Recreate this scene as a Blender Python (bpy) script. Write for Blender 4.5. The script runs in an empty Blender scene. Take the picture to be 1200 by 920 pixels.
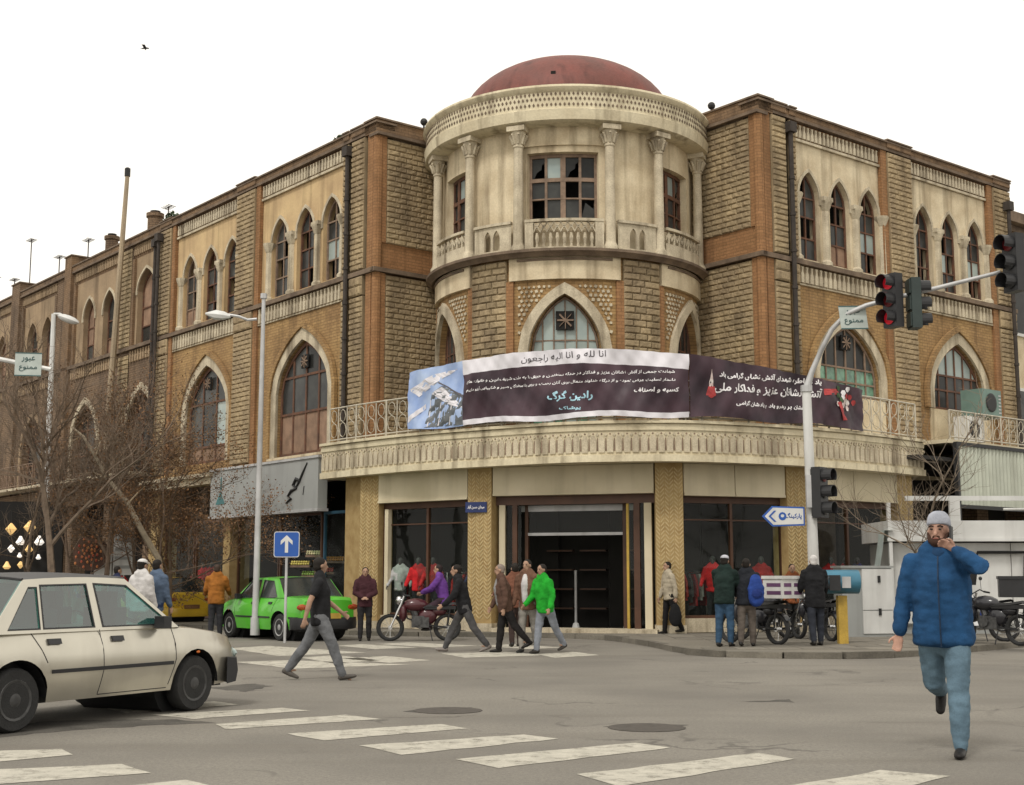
import bpy, bmesh, math, random
from math import sin, cos, pi, radians, sqrt, atan2, degrees
from mathutils import Vector, Matrix, noise
from mathutils.geometry import tessellate_polygon
SC = bpy.context.scene; COL = SC.collection
RND = random.Random(7)

# ------------------------------------------------------------------ camera
F_PX = 1565.0; EYE = 1.35; PITCH = math.atan(220 / F_PX)
cam_d = bpy.data.cameras.new('camera'); cam = bpy.data.objects.new('camera', cam_d); COL.objects.link(cam)
cam_d.sensor_width = 36.0; cam_d.lens = 36.0 * F_PX / 1200.0
cam.location = (0, 0, EYE); cam.rotation_euler = (pi / 2 + PITCH, 0, 0)
cam_d.clip_start = 0.1; cam_d.clip_end = 3000
SC.camera = cam

# ------------------------------------------------------------------ light: bright overcast winter day
world = bpy.data.worlds.new('World'); SC.world = world; world.use_nodes = True
wn = world.node_tree.nodes; wl = world.node_tree.links; wn.clear()
wo = wn.new('ShaderNodeOutputWorld'); wb = wn.new('ShaderNodeBackground')
sky = wn.new('ShaderNodeTexSky'); sky.sky_type = 'NISHITA'; sky.sun_disc = False
SUN_EL, SUN_AZ = radians(52), radians(205)
sky.sun_elevation = SUN_EL; sky.sun_rotation = SUN_AZ
hs = wn.new('ShaderNodeHueSaturation'); hs.inputs['Saturation'].default_value = 0.25
mx = wn.new('ShaderNodeMixRGB'); mx.inputs[0].default_value = 0.88; mx.inputs[2].default_value = (11.9, 11.3, 10.2, 1)
wl.new(sky.outputs[0], hs.inputs['Color']); wl.new(hs.outputs[0], mx.inputs[1]); wl.new(mx.outputs[0], wb.inputs[0])
wb.inputs[1].default_value = 0.098
wl.new(wb.outputs[0], wo.inputs[0])
sd = bpy.data.lights.new('sun', 'SUN'); sun = bpy.data.objects.new('sun', sd); COL.objects.link(sun)
sd.energy = 1.5; sd.angle = radians(11); sd.color = (1.0, 0.96, 0.9)
# azimuth: behind and above the photographer
sun.rotation_euler = Vector((-cos(SUN_EL) * sin(SUN_AZ), -cos(SUN_EL) * cos(SUN_AZ), -sin(SUN_EL))).to_track_quat('-Z', 'Y').to_euler()
SC.view_settings.view_transform = 'Standard'; SC.view_settings.look = 'None'
SC.view_settings.exposure = 0.2; SC.view_settings.gamma = 1.0
SC.cycles.max_bounces = 6; SC.cycles.transparent_max_bounces = 12

# ------------------------------------------------------------------ materials
def mat(name, col, rough=0.8, amp=0.25, scale=3.0, bump=0.0, bscale=40.0, metal=0.0, spec=0.4, col2=None, streak=0.0,
        brick=None, coat=0.0, emit=None, rnd=0.0, fine=0.0):
    m = bpy.data.materials.new(name); m.use_nodes = True
    nt = m.node_tree; N = nt.nodes; Lk = nt.links; b = N['Principled BSDF']
    b.inputs['Roughness'].default_value = rough; b.inputs['Metallic'].default_value = metal
    b.inputs['Specular IOR Level'].default_value = spec; b.inputs['Coat Weight'].default_value = coat
    geo = N.new('ShaderNodeNewGeometry')
    tc = N.new('ShaderNodeTexCoord')
    def nz(sc, det=4, src=None, vec=None):
        n = N.new('ShaderNodeTexNoise'); n.inputs['Scale'].default_value = sc; n.inputs['Detail'].default_value = det
        Lk.new(vec or geo.outputs['Position'], n.inputs['Vector']); return n.outputs[0]
    def ramp(v, lo, hi):
        r = N.new('ShaderNodeMapRange'); r.inputs[1].default_value = lo; r.inputs[2].default_value = hi; Lk.new(v, r.inputs[0]); return r.outputs[0]
    def mix(f, a, c, mode='MIX'):
        x = N.new('ShaderNodeMixRGB'); x.blend_type = mode
        for i, v in ((0, f), (1, a), (2, c)):
            if hasattr(v, 'is_linked') or isinstance(v, bpy.types.NodeSocket): Lk.new(v, x.inputs[i])
            else: x.inputs[i].default_value = v
        return x.outputs[0]
    c1 = (*col, 1); c2 = (*(col2 or [c * (1 - amp) for c in col]), 1)
    out = mix(ramp(nz(scale), .35, .68), c1, c2)
    hgt = None
    if brick:
        uv = N.new('ShaderNodeUVMap'); bt = N.new('ShaderNodeTexBrick'); Lk.new(uv.outputs[0], bt.inputs[0])
        bt.inputs['Scale'].default_value = 1.0; bt.inputs['Brick Width'].default_value = brick[0]; bt.inputs['Row Height'].default_value = brick[1]
        bt.inputs['Mortar Size'].default_value = brick[2]; bt.inputs['Color1'].default_value = (1, 1, 1, 1); bt.inputs['Color2'].default_value = (.8, .78, .75, 1)
        mo = brick[3]; bt.inputs['Mortar'].default_value = (mo, mo, mo, 1); bt.inputs['Mortar Smooth'].default_value = .3
        out = mix(1.0, out, bt.outputs[0], 'MULTIPLY'); hgt = bt.outputs['Fac']
    if fine: out = mix(ramp(nz(scale * 14, 2), .3, .75), out, mix(1.0, out, (1 - fine, 1 - fine, 1 - fine, 1), 'MULTIPLY'))
    if streak:
        mp = N.new('ShaderNodeMapping'); mp.inputs['Scale'].default_value = (3.2, 3.2, .28); Lk.new(geo.outputs['Position'], mp.inputs[0])
        s = ramp(nz(1.0, 5, vec=mp.outputs[0]), .5, .72)
        dk = mix(1.0, out, (1 - streak, 1 - streak * 1.05, 1 - streak * 1.1, 1), 'MULTIPLY'); out = mix(s, out, dk)
    if rnd:
        oi = N.new('ShaderNodeObjectInfo'); r = N.new('ShaderNodeMapRange'); r.inputs[3].default_value = 1 - rnd; r.inputs[4].default_value = 1 + rnd * .6
        Lk.new(oi.outputs['Random'], r.inputs[0]); cc = N.new('ShaderNodeCombineColor')
        for i in range(3): Lk.new(r.outputs[0], cc.inputs[i])
        out = mix(1.0, out, cc.outputs[0], 'MULTIPLY')
    Lk.new(out, b.inputs['Base Color'])
    if bump or hgt is not None:
        bp = N.new('ShaderNodeBump'); bp.inputs['Strength'].default_value = bump or .3; bp.inputs['Distance'].default_value = .02
        h = nz(bscale, 3)
        if hgt is not None:
            mm = N.new('ShaderNodeMath'); mm.operation = 'SUBTRACT'; Lk.new(h, mm.inputs[0]); Lk.new(hgt, mm.inputs[1]); h = mm.outputs[0]
        Lk.new(h, bp.inputs['Height']); Lk.new(bp.outputs[0], b.inputs['Normal'])
    if emit:
        b.inputs['Emission Color'].default_value = (*col, 1); b.inputs['Emission Strength'].default_value = emit
    return m

def glass(name, tint, trans=0.5, rough=0.03, extra=.1, gz=.3):
    m = bpy.data.materials.new(name); m.use_nodes = True; nt = m.node_tree; N = nt.nodes; Lk = nt.links; N.clear()
    o = N.new('ShaderNodeOutputMaterial'); t = N.new('ShaderNodeBsdfTransparent'); t.inputs[0].default_value = (*tint, 1)
    d = N.new('ShaderNodeBsdfDiffuse'); d.inputs[0].default_value = (tint[0] * .12, tint[1] * .12, tint[2] * .12, 1)
    g = N.new('ShaderNodeBsdfGlossy'); g.inputs['Roughness'].default_value = rough
    m1 = N.new('ShaderNodeMixShader'); m1.inputs[0].default_value = 1 - trans; Lk.new(t.outputs[0], m1.inputs[1]); Lk.new(d.outputs[0], m1.inputs[2])
    fr = N.new('ShaderNodeLayerWeight'); fr.inputs[0].default_value = .5
    pw = N.new('ShaderNodeMath'); pw.operation = 'POWER'; pw.inputs[1].default_value = 6; Lk.new(fr.outputs['Facing'], pw.inputs[0]); pm = N.new('ShaderNodeMath'); pm.operation = 'MULTIPLY'; pm.inputs[1].default_value = gz; Lk.new(pw.outputs[0], pm.inputs[0]); pw = pm
    ad = N.new('ShaderNodeMath'); ad.operation = 'ADD'; ad.inputs[1].default_value = extra + .02; Lk.new(pw.outputs[0], ad.inputs[0])
    gm = N.new('ShaderNodeNewGeometry'); nz = N.new('ShaderNodeTexNoise'); nz.inputs['Scale'].default_value = 1.6; Lk.new(gm.outputs['Position'], nz.inputs['Vector'])
    bp = N.new('ShaderNodeBump'); bp.inputs['Strength'].default_value = .12; bp.inputs['Distance'].default_value = .03; Lk.new(nz.outputs[0], bp.inputs['Height']); Lk.new(bp.outputs[0], g.inputs['Normal'])
    m2 = N.new('ShaderNodeMixShader'); Lk.new(ad.outputs[0], m2.inputs[0]); Lk.new(m1.outputs[0], m2.inputs[1]); Lk.new(g.outputs[0], m2.inputs[2])
    Lk.new(m2.outputs[0], o.inputs[0]); return m

MT = dict(
    tan_brick=mat('tan_brick', (.44, .28, .12), .9, .35, .9, brick=(.24, .085, .012, .62), streak=.35, col2=(.33, .20, .09), fine=.25),
    dull_brick=mat('dull_brick', (.27, .18, .11), .9, .3, .7, brick=(.24, .085, .012, .45), streak=.5, col2=(.17, .115, .075), fine=.25),
    parapet=mat('parapet_brick', (.27, .17, .095), .92, .35, 1.6, brick=(.24, .085, .012, .65), streak=.45, col2=(.19, .125, .075), fine=.25),
    red_brick=mat('red_brick', (.385, .20, .09), .9, .35, 1.6, brick=(.24, .085, .012, .68), streak=.3, col2=(.32, .17, .075), fine=.25),
    plaster=mat('plaster', (.60, .44, .235), .85, .25, 1.3, bump=.25, bscale=25, streak=.38, col2=(.47, .33, .18), fine=.1),
    dull_plaster=mat('dull_plaster', (.36, .26, .16), .88, .3, 1.0, bump=.25, bscale=25, streak=.45, fine=.15),
    pale_plaster=mat('pale_plaster', (.70, .60, .42), .88, .2, 1.7, bump=.3, bscale=25, streak=.48, col2=(.54, .44, .29), fine=.16),
    cream=mat('cream_stone', (.64, .56, .41), .85, .2, 2.2, bump=.4, bscale=30, streak=.6, col2=(.44, .375, .27), fine=.28),
    canopy=mat('canopy_paint', (.69, .615, .44), .8, .15, 1.2, bump=.25, bscale=20, streak=.55, col2=(.55, .475, .325), fine=.16),
    fascia=mat('fascia_board', (.60, .53, .38), .6, .12, .8, streak=.15, col2=(.46, .4, .27)),
    stone=mat('rough_stone', (.44, .34, .20), .95, .4, 1.1, bump=.8, bscale=16, streak=.4, col2=(.29, .22, .135), rnd=.2, fine=.3),
    joint=mat('stone_joint', (.29, .22, .13), .95, .3, 2),
    dark_ledge=mat('dark_ledge', (.12, .085, .06), .9, .5, 2.5, col2=(.22, .16, .11), fine=.3),
    wood=mat('window_wood', (.17, .075, .04), .75, .45, 6, col2=(.09, .05, .035), fine=.3),
    oldwood=mat('weathered_wood', (.30, .21, .15), .85, .4, 5, fine=.3),
    pane=mat('dusty_pane', (.06, .062, .058), .22, .6, 2.5, spec=.16, col2=(.035, .035, .035), rnd=.6),
    pane_light=mat('light_pane', (.34, .40, .37), .3, .4, 2.5, spec=.5, col2=(.27, .33, .32), rnd=.25),
    pane_green=mat('green_pane', (.16, .32, .22), .2, .5, 4, spec=.5, col2=(.06, .12, .09), rnd=.35),
    board=mat('window_board', (.33, .21, .14), .85, .35, 3, rnd=.15, fine=.2),
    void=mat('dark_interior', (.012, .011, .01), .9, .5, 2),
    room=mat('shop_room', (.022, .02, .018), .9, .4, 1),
    dome=mat('dome_paint', (.19, .055, .042), .6, .35, 1.2, bump=.4, bscale=14, col2=(.13, .05, .04), streak=.4, fine=.15),
    asphalt=None, black=mat('black_metal', (.018, .018, .019), .55, .3, 4), blackp=mat('black_plastic', (.022, .022, .024), .45, .2, 5),
    steel=mat('galvanised_steel', (.50, .50, .50), .5, .2, 3, metal=.3, streak=.2), white=mat('white_paint', (.62, .62, .60), .45, .12, 2, streak=.2),
    pipe=mat('rusty_pipe', (.06, .048, .04), .8, .4, 4, fine=.3), polebeige=mat('beige_pole', (.42, .33, .22), .7, .3, 1, fine=.2),
    yellow=mat('yellow_paint', (.55, .36, .06), .55, .3, 3, fine=.2), teal=mat('blue_plastic', (.05, .17, .25), .35, .2, 3),
    rubber=mat('tyre_rubber', (.025, .025, .025), .85, .3, 8, bump=.3, bscale=60), chrome=mat('chrome', (.6, .6, .6), .2, .1, 3, metal=1),
    alloy=mat('wheel_alloy', (.42, .42, .42), .4, .2, 8, metal=.6), corr=mat('corrugated_sheet', (.48, .50, .42), .55, .15, 1.5, streak=.25),
    col_brick=mat('mosaic_brick', (.43, .31, .14), .8, .3, 5, col2=(.33, .22, .09), fine=.2), mos2=mat('mosaic_light', (.50, .385, .20), .75, .2, 6),
    glassd=glass('shop_glass', (.78, .85, .8), .95, .02, -.002), glassc=glass('car_glass', (.38, .72, .70), .8, .015, .16, .9),
    signgrey=mat('grey_board', (.32, .33, .32), .5, .1, 1, streak=.15), brown=mat('brown_frame', (.085, .038, .02), .5, .3, 3),
)
MT['asphalt'] = None
CLOTH = {}
def cloth(c, name=None, rough=.9):
    k = tuple(c)
    if k not in CLOTH:
        CLOTH[k] = mat(name or 'cloth', c, rough, .35, 7, bump=.35, bscale=22, fine=.15, spec=.2)
    return CLOTH[k]

# ------------------------------------------------------------------ mesh builder
LOC = {}
class MB:
    def __init__(s): s.v = []; s.f = []; s.uv = []
    def add(s, verts, faces, uvs=None):
        n = len(s.v); s.v += [tuple(v) for v in verts]; s.f += [tuple(i + n for i in f) for f in faces]
        s.uv += (uvs or [(v[0], v[2]) for v in verts]); return s
    def poly(s, T, pts):   # pts (s,d,z)
        return s.add([T(*p) for p in pts], [tuple(range(len(pts)))], [(p[0], p[2]) for p in pts])
    def box(s, T, s0, s1, d0, d1, z0, z1, n=1, caps=True):
        V = []; U = []
        for i in range(n + 1):
            a = s0 + (s1 - s0) * i / n
            for d, z in ((d0, z0), (d1, z0), (d1, z1), (d0, z1)): V.append(T(a, d, z)); U.append((a + (d - d1), z))
        Fc = []
        for i in range(n):
            b = 4 * i; c = b + 4
            Fc += [(b, b + 1, c + 1, c), (b + 1, b + 2, c + 2, c + 1), (b + 2, b + 3, c + 3, c + 2), (b + 3, b, c, c + 3)]
        if caps: Fc += [(3, 2, 1, 0), (4 * n, 4 * n + 1, 4 * n + 2, 4 * n + 3)]
        return s.add(V, Fc, U)
    def strip(s, T, lo, hi, d0, d1):
        """solid band between two equally long (s,z) curves, from depth d0 to d1"""
        n = len(lo); V = []; U = []
        for (a, b), (c, e) in zip(lo, hi):
            for q, w, d in ((a, b, d0), (a, b, d1), (c, e, d1), (c, e, d0)): V.append(T(q, d, w)); U.append((q, w))
        Fc = []
        for i in range(n - 1):
            b = 4 * i; c = b + 4
            Fc += [(b, b + 1, c + 1, c), (b + 1, b + 2, c + 2, c + 1), (b + 2, b + 3, c + 3, c + 2), (b + 3, b, c, c + 3)]
        Fc += [(3, 2, 1, 0), (4 * n - 4, 4 * n - 3, 4 * n - 2, 4 * n - 1)]
        return s.add(V, Fc, U)
    def prism(s, T, poly, d0, d1, holes=()):
        loops = [list(poly)] + [list(h) for h in holes]
        tri = tessellate_polygon([[Vector((x, z, 0)) for x, z in l] for l in loops])
        flat = [p for l in loops for p in l]; n = len(flat)
        V = [T(x, d0, z) for x, z in flat] + [T(x, d1, z) for x, z in flat]
        Fc = [tuple(t) for t in tri] + [tuple(i + n for i in t) for t in tri]
        k = 0
        for l in loops:
            m = len(l)
            for i in range(m): a, b = k + i, k + (i + 1) % m; Fc.append((a, b, b + n, a + n))
            k += m
        return s.add(V, Fc, flat + flat)
    def tube(s, pts, r, n=6, caps=True):
        pts = [Vector(p) for p in pts]; m = len(pts); rr = r if isinstance(r, (list, tuple)) else [r] * m
        V = []; ref = None
        for i, p in enumerate(pts):
            t = (pts[min(i + 1, m - 1)] - pts[max(i - 1, 0)]).normalized()
            if ref is None: ref = Vector((0, 0, 1)) if abs(t.z) < .9 else Vector((1, 0, 0))
            u = t.cross(ref)
            if u.length < 1e-4: u = t.cross(Vector((0, 1, 0)))
            u.normalize(); w = t.cross(u); ref = u.cross(t) if i else ref
            ref = w * -1 if False else (u.cross(t))
            for k in range(n): a = 2 * pi * k / n; V.append(p + (u * cos(a) + w * sin(a)) * rr[i])
        Fc = [(i * n + k, i * n + (k + 1) % n, (i + 1) * n + (k + 1) % n, (i + 1) * n + k) for i in range(m - 1) for k in range(n)]
        if caps: Fc += [tuple(range(n))[::-1], tuple(range((m - 1) * n, m * n))]
        return s.add(V, Fc)
    def lathe(s, c, prof, n=12, axis='Z', T=None):
        V = []
        for r, z in prof:
            for k in range(n):
                a = 2 * pi * k / n; x, y = r * cos(a), r * sin(a)
                p = (x, y, z) if axis == 'Z' else ((z, x, y) if axis == 'X' else (x, z, y))
                p = Vector(c) + Vector(p); V.append(T(*p) if T else p)
        m = len(prof)
        Fc = [(i * n + k, i * n + (k + 1) % n, (i + 1) * n + (k + 1) % n, (i + 1) * n + k) for i in range(m - 1) for k in range(n)]
        Fc += [tuple(range(n))[::-1], tuple(range((m - 1) * n, m * n))]
        return s.add(V, Fc)
    def grid(s, rows, closed=False):
        n = len(rows[0]); V = [p for r in rows for p in r]
        Fc = [(i * n + k, i * n + (k + 1) % n, (i + 1) * n + (k + 1) % n, (i + 1) * n + k) for i in range(len(rows) - 1) for k in range(n if closed else n - 1)]
        return s.add(V, Fc)
    def ell(s, c, r, n=10, m=6, R=None):
        c = Vector(c); V = []; Fc = []
        for i in range(m + 1):
            ph = pi * i / m
            for k in range(n):
                th = 2 * pi * k / n; p = Vector((r[0] * sin(ph) * cos(th), r[1] * sin(ph) * sin(th), r[2] * cos(ph)))
                V.append(c + (R @ p if R else p))
        for i in range(m):
            for k in range(n): Fc.append((i * n + k, i * n + (k + 1) % n, (i + 1) * n + (k + 1) % n, (i + 1) * n + k))
        return s.add(V, Fc)

def I3(s, d, z): return Vector((s, d, z))
def mesh_of(mb, name, m, off=(0, 0, 0), smooth=False):
    me = bpy.data.meshes.new(name)
    ox, oy, oz = off
    me.from_pydata([(x - ox, y - oy, z - oz) for x, y, z in mb.v], [], mb.f)
    uvl = me.uv_layers.new(name='UVMap'); idx = [0] * len(me.loops); me.loops.foreach_get('vertex_index', idx)
    buf = [0.0] * (2 * len(idx))
    for i, vi in enumerate(idx): buf[2 * i], buf[2 * i + 1] = mb.uv[vi]
    uvl.data.foreach_set('uv', buf)
    if m: me.materials.append(m)
    if smooth:
        me.polygons.foreach_set('use_smooth', [True] * len(me.polygons))
        bm = bmesh.new(); bm.from_mesh(me); bmesh.ops.remove_doubles(bm, verts=bm.verts, dist=1e-5); bmesh.ops.recalc_face_normals(bm, faces=bm.faces)
        for e in bm.edges:
            if len(e.link_faces) == 2 and e.calc_face_angle(0) > radians(38): e.smooth = False
        bm.to_mesh(me); bm.free()
    return me
def put(mb, name, m, parent=None, kind=None, label=None, smooth=False, local=False):
    """one mesh object; vertices are world coordinates unless local"""
    off = (0, 0, 0) if (local or parent is None) else LOC[parent.name]
    o = bpy.data.objects.new(name, mesh_of(mb, name, m, off, smooth)); COL.objects.link(o)
    if parent: o.parent = parent; LOC[o.name] = LOC[parent.name]
    else: LOC[o.name] = (0, 0, 0)
    if kind: o['kind'] = kind
    if label: o['label'] = label
    return o
def thing(name, loc, label, cat, rz=0.0, group=None):
    o = bpy.data.objects.new(name, None); o.empty_display_size = .2; COL.objects.link(o); o.location = loc; o.rotation_euler = (0, 0, rz)
    o['label'] = label; o['category'] = cat
    if group: o['group'] = group
    LOC[o.name] = tuple(loc); return o
def tag(o, label, cat, group=None):
    o['label'] = label; o['category'] = cat
    if group: o['group'] = group
    return o
def inst(me, name, parent, M, kind=None):
    """object sharing mesh data, world matrix M, under a parent with no rotation"""
    o = bpy.data.objects.new(name, me); COL.objects.link(o); o.parent = parent
    o.matrix_local = Matrix.Translation(-Vector(LOC[parent.name])) @ M; LOC[o.name] = LOC[parent.name]
    return o
def copy_tree(o, parent=None):
    c = o.copy(); COL.objects.link(c); c.parent = parent; LOC[c.name] = LOC.get(o.name, (0, 0, 0))
    for ch in list(o.children): copy_tree(ch, c)
    return c

# ------------------------------------------------------------------ frames of reference of the street corner
TH = radians(39.0)
dL = Vector((-sin(TH), cos(TH), 0)); dR = Vector((cos(TH), sin(TH), 0))
CL = Vector((-3.74, 35.89, 0)); CR = Vector((6.53, 34.13, 0))
def flat(P, d, n):
    return lambda s, dd, z: P + d * s + n * dd + Vector((0, 0, z))
FL = flat(CL, dL, -dR); FR = flat(CR, dR, -dL)
FLr = flat(CL, dR, -dL); FRr = flat(CR, dL, -dR)
O = Vector((1.55, 36.6, 0)); TC = radians(-3.5)
def drum(R):
    def T(s, d, z):
        a = s / R + TC; r = R + d; return Vector((O.x + r * sin(a), O.y - r * cos(a), z))
    T.R = R; return T
class Path:
    def __init__(s, ctrl, step=.15):
        P = [Vector((*c, 0)) for c in ctrl]; P = [P[0] * 2 - P[1]] + P + [P[-1] * 2 - P[-2]]; pts = []
        for i in range(1, len(P) - 2):
            n = max(2, int((P[i + 1] - P[i]).length / step))
            for k in range(n):
                t = k / n; a, b, c, d = P[i - 1:i + 3]
                pts.append(.5 * ((2 * b) + (c - a) * t + (2 * a - 5 * b + 4 * c - d) * t * t + (3 * b - a - 3 * c + d) * t ** 3))
        pts.append(P[-2]); s.p = pts; s.L = [0]
        for a, b in zip(pts, pts[1:]): s.L.append(s.L[-1] + (b - a).length)
        s.len = s.L[-1]
    def __call__(s, q, d, z):
        import bisect
        i = min(max(bisect.bisect(s.L, q) - 1, 0), len(s.p) - 2); t = (q - s.L[i]) / (s.L[i + 1] - s.L[i])
        def tan(j): j = min(max(j, 0), len(s.p) - 1); return (s.p[min(j + 1, len(s.p) - 1)] - s.p[max(j - 1, 0)]).normalized()
        a, b = s.p[i], s.p[i + 1]; tt = tan(i).lerp(tan(i + 1), min(max(t, 0), 1)).normalized()
        n = Vector((tt.y, -tt.x, 0)); p = a.lerp(b, t) + n * d; return Vector((p.x, p.y, z))
FC = Path([(-5.25, 36.75), (-4.0, 35.35), (-2.15, 33.65), (.81, 31.75), (2.6, 31.2), (4.4, 31.25), (7.1, 32.45), (9.2, 33.95), (11.0, 35.6)])
def seg(a, b):
    a = Vector((*a, 0)); b = Vector((*b, 0)); t = (b - a).normalized(); return flat(a, t, Vector((t.y, -t.x, 0))), (b - a).length
def ground(px, py, z=0.0):
    """point of the ground plane that the surveyed photo coordinate falls on"""
    a = (px - 600) / F_PX; b = (460 - py) / F_PX; c, s = cos(PITCH), sin(PITCH); r = Vector((a, c - b * s, s + b * c)); t = (z - EYE) / r.z
    return Vector((r.x * t, r.y * t, z))

# ------------------------------------------------------------------ arches and windows
def harch(t): t = min(abs(t), 1.0); return .66 * sqrt(max(0, 1 - t * t)) + .34 * (1 - t)
def arch_pts(cs, hw, zs, za, n=10, off=0.0):
    out = []
    for i in range(-n, n + 1):
        t = i / n; t = math.copysign(abs(t) ** .75 if abs(t) > 0 else 0, t) if n > 5 else t
        out.append((cs + (hw + off) * t, zs + (za - zs + off * 1.15) * harch(t)))
    return out
def arch_wall(mb, T, s0, s1, z0, z1, ops, reveal=.35, d=0.0, n=9, nb=1):
    """wall front with pointed openings (cs,hw,zb,zs,za) and their reveals"""
    cur = s0
    def plain(a, b, lo, hi, k):
        for i in range(k):
            x0 = a + (b - a) * i / k; x1 = a + (b - a) * (i + 1) / k; mb.poly(T, [(x0, d, lo), (x1, d, lo), (x1, d, hi), (x0, d, hi)])
    for cs, hw, zb, zs, za in sorted(ops):
        plain(cur, cs - hw, z0, z1, nb)
        if zb > z0: plain(cs - hw, cs + hw, z0, zb, max(nb, 2))
        A = arch_pts(cs, hw, zs, za, n)
        for (a, b), (c, e) in zip(A, A[1:]): mb.poly(T, [(a, d, b), (c, d, e), (c, d, z1), (a, d, z1)])
        ring = [(cs - hw, zb)] + A + [(cs + hw, zb)]
        for (a, b), (c, e) in zip(ring, ring[1:]): mb.poly(T, [(a, d, b), (c, d, e), (c, d - reveal, e), (a, d - reveal, b)])
        mb.poly(T, [(cs - hw, d, zb), (cs + hw, d, zb), (cs + hw, d - reveal, zb), (cs - hw, d - reveal, zb)])
        cur = cs + hw
    plain(cur, s1, z0, z1, nb); return mb
def zat(cs, hw, zs, za, s): return zs + (za - zs) * harch((s - cs) / hw)
def arch_window(T, parent, cs, hw, zb, zs, za, d, cols, zrows, mf, mp, single=False, bar=.05, name='window', missing=(), lower=None, rosette=None, step=None):
    """frame part with its panes as sub-parts"""
    mb = MB(); A = arch_pts(cs, hw, zs, za, 8); I = arch_pts(cs, hw - bar * 1.2, zs, za - bar * 1.6, 8)
    mb.strip(T, [(cs - hw, zb)] + A + [(cs + hw, zb)], [(cs - hw + bar * 1.2, zb)] + I + [(cs + hw - bar * 1.2, zb)], d - .03, d + .04)
    mb.box(T, cs - hw, cs + hw, d - .03, d + .045, zb, zb + bar * 1.4, 2)
    xs = [cs - hw + 2 * hw * i / cols for i in range(cols + 1)]
    for x in xs[1:-1]: mb.box(T, x - bar / 2, x + bar / 2, d - .02, d + .03, zb, zat(cs, hw, zs, za, x))
    for z in zrows:
        h = hw
        while h > .05 and zat(cs, hw, zs, za, cs + h) < z: h -= .02
        mb.box(T, cs - h, cs + h, d - .02, d + .036, z - bar / 2, z + bar / 2, 2)
    fr = put(mb, name, mf, parent)
    zz = [zb] + list(zrows) + [za + 1]; cells = []
    for i in range(cols):
        for j in range(len(zz) - 1):
            a, b = xs[i], xs[i + 1]; pts = []
            n = 4; lo = zz[j]; tops = []
            for k in range(n + 1):
                x = a + (b - a) * k / n; tops.append((x, min(zz[j + 1], zat(cs, hw, zs, za, x))))
            if max(t[1] for t in tops) <= lo + .02: continue
            tops = [(x, max(z, lo + .001)) for x, z in tops]
            cells.append((i, j, [(a, lo), (b, lo)] + tops[::-1]))
    allm = {}
    for i, j, pl in cells:
        if (i, j) in missing: continue
        mm = mp(i, j) if callable(mp) else mp
        tilt = RND.uniform(-.006, .006)
        if single: q = MB(); q.add([T(x, d + tilt, z) for x, z in pl], [tuple(range(len(pl)))], pl); put(q, 'pane', mm, fr)
        else: allm.setdefault(mm.name, (mm, MB()))[1].add([T(x, d + tilt, z) for x, z in pl], [tuple(range(len(pl)))], pl)
    for mm, q in allm.values(): put(q, 'pane', mm, fr)
    if rosette:
        rs, rz, rr = rosette; q = MB()
        q.box(T, rs - rr, rs + rr, d + .05, d + .09, rz - rr, rz + rr); put(q, 'vent_grille', MT['void'], fr)
        q = MB()
        for k in range(4):
            a = pi * k / 4; q.strip(T, [(rs - rr * cos(a) * .9, rz - rr * sin(a) * .9 - .02), (rs + rr * cos(a) * .9, rz + rr * sin(a) * .9 - .02)],
                                    [(rs - rr * cos(a) * .9 + .02, rz - rr * sin(a) * .9 + .02), (rs + rr * cos(a) * .9 + .02, rz + rr * sin(a) * .9 + .02)], d + .09, d + .12)
        put(q, 'grille_bars', MT['oldwood'], fr)
    return fr
def surround(mb, T, cs, hw, zb, zs, za, t, d0, d1, n=9):
    I = [(cs - hw, zb)] + arch_pts(cs, hw, zs, za, n) + [(cs + hw, zb)]
    Ou = [(cs - hw - t, zb)] + arch_pts(cs, hw, zs, za, n, t) + [(cs + hw + t, zb)]
    mb.strip(T, I, Ou, d0, d1)
def bottles(mb, T, s0, s1, z0, z1, d0, pitch=.165, w=.095, dp=.07):
    """row of little bottle-shaped stubs, as in the friezes"""
    n = max(1, int((s1 - s0) / pitch)); p = (s1 - s0) / n; h = z1 - z0
    for i in range(n):
        c = s0 + (i + .5) * p; a = w / 2; b = w * .28
        mb.prism(T, [(c - a, z0), (c + a, z0), (c + a, z0 + h * .5), (c + b, z0 + h * .68), (c + b, z0 + h * .85), (c + a, z1), (c - a, z1), (c - b, z0 + h * .85), (c - b, z0 + h * .68), (c - a, z0 + h * .5)], d0, d0 + dp)
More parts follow.
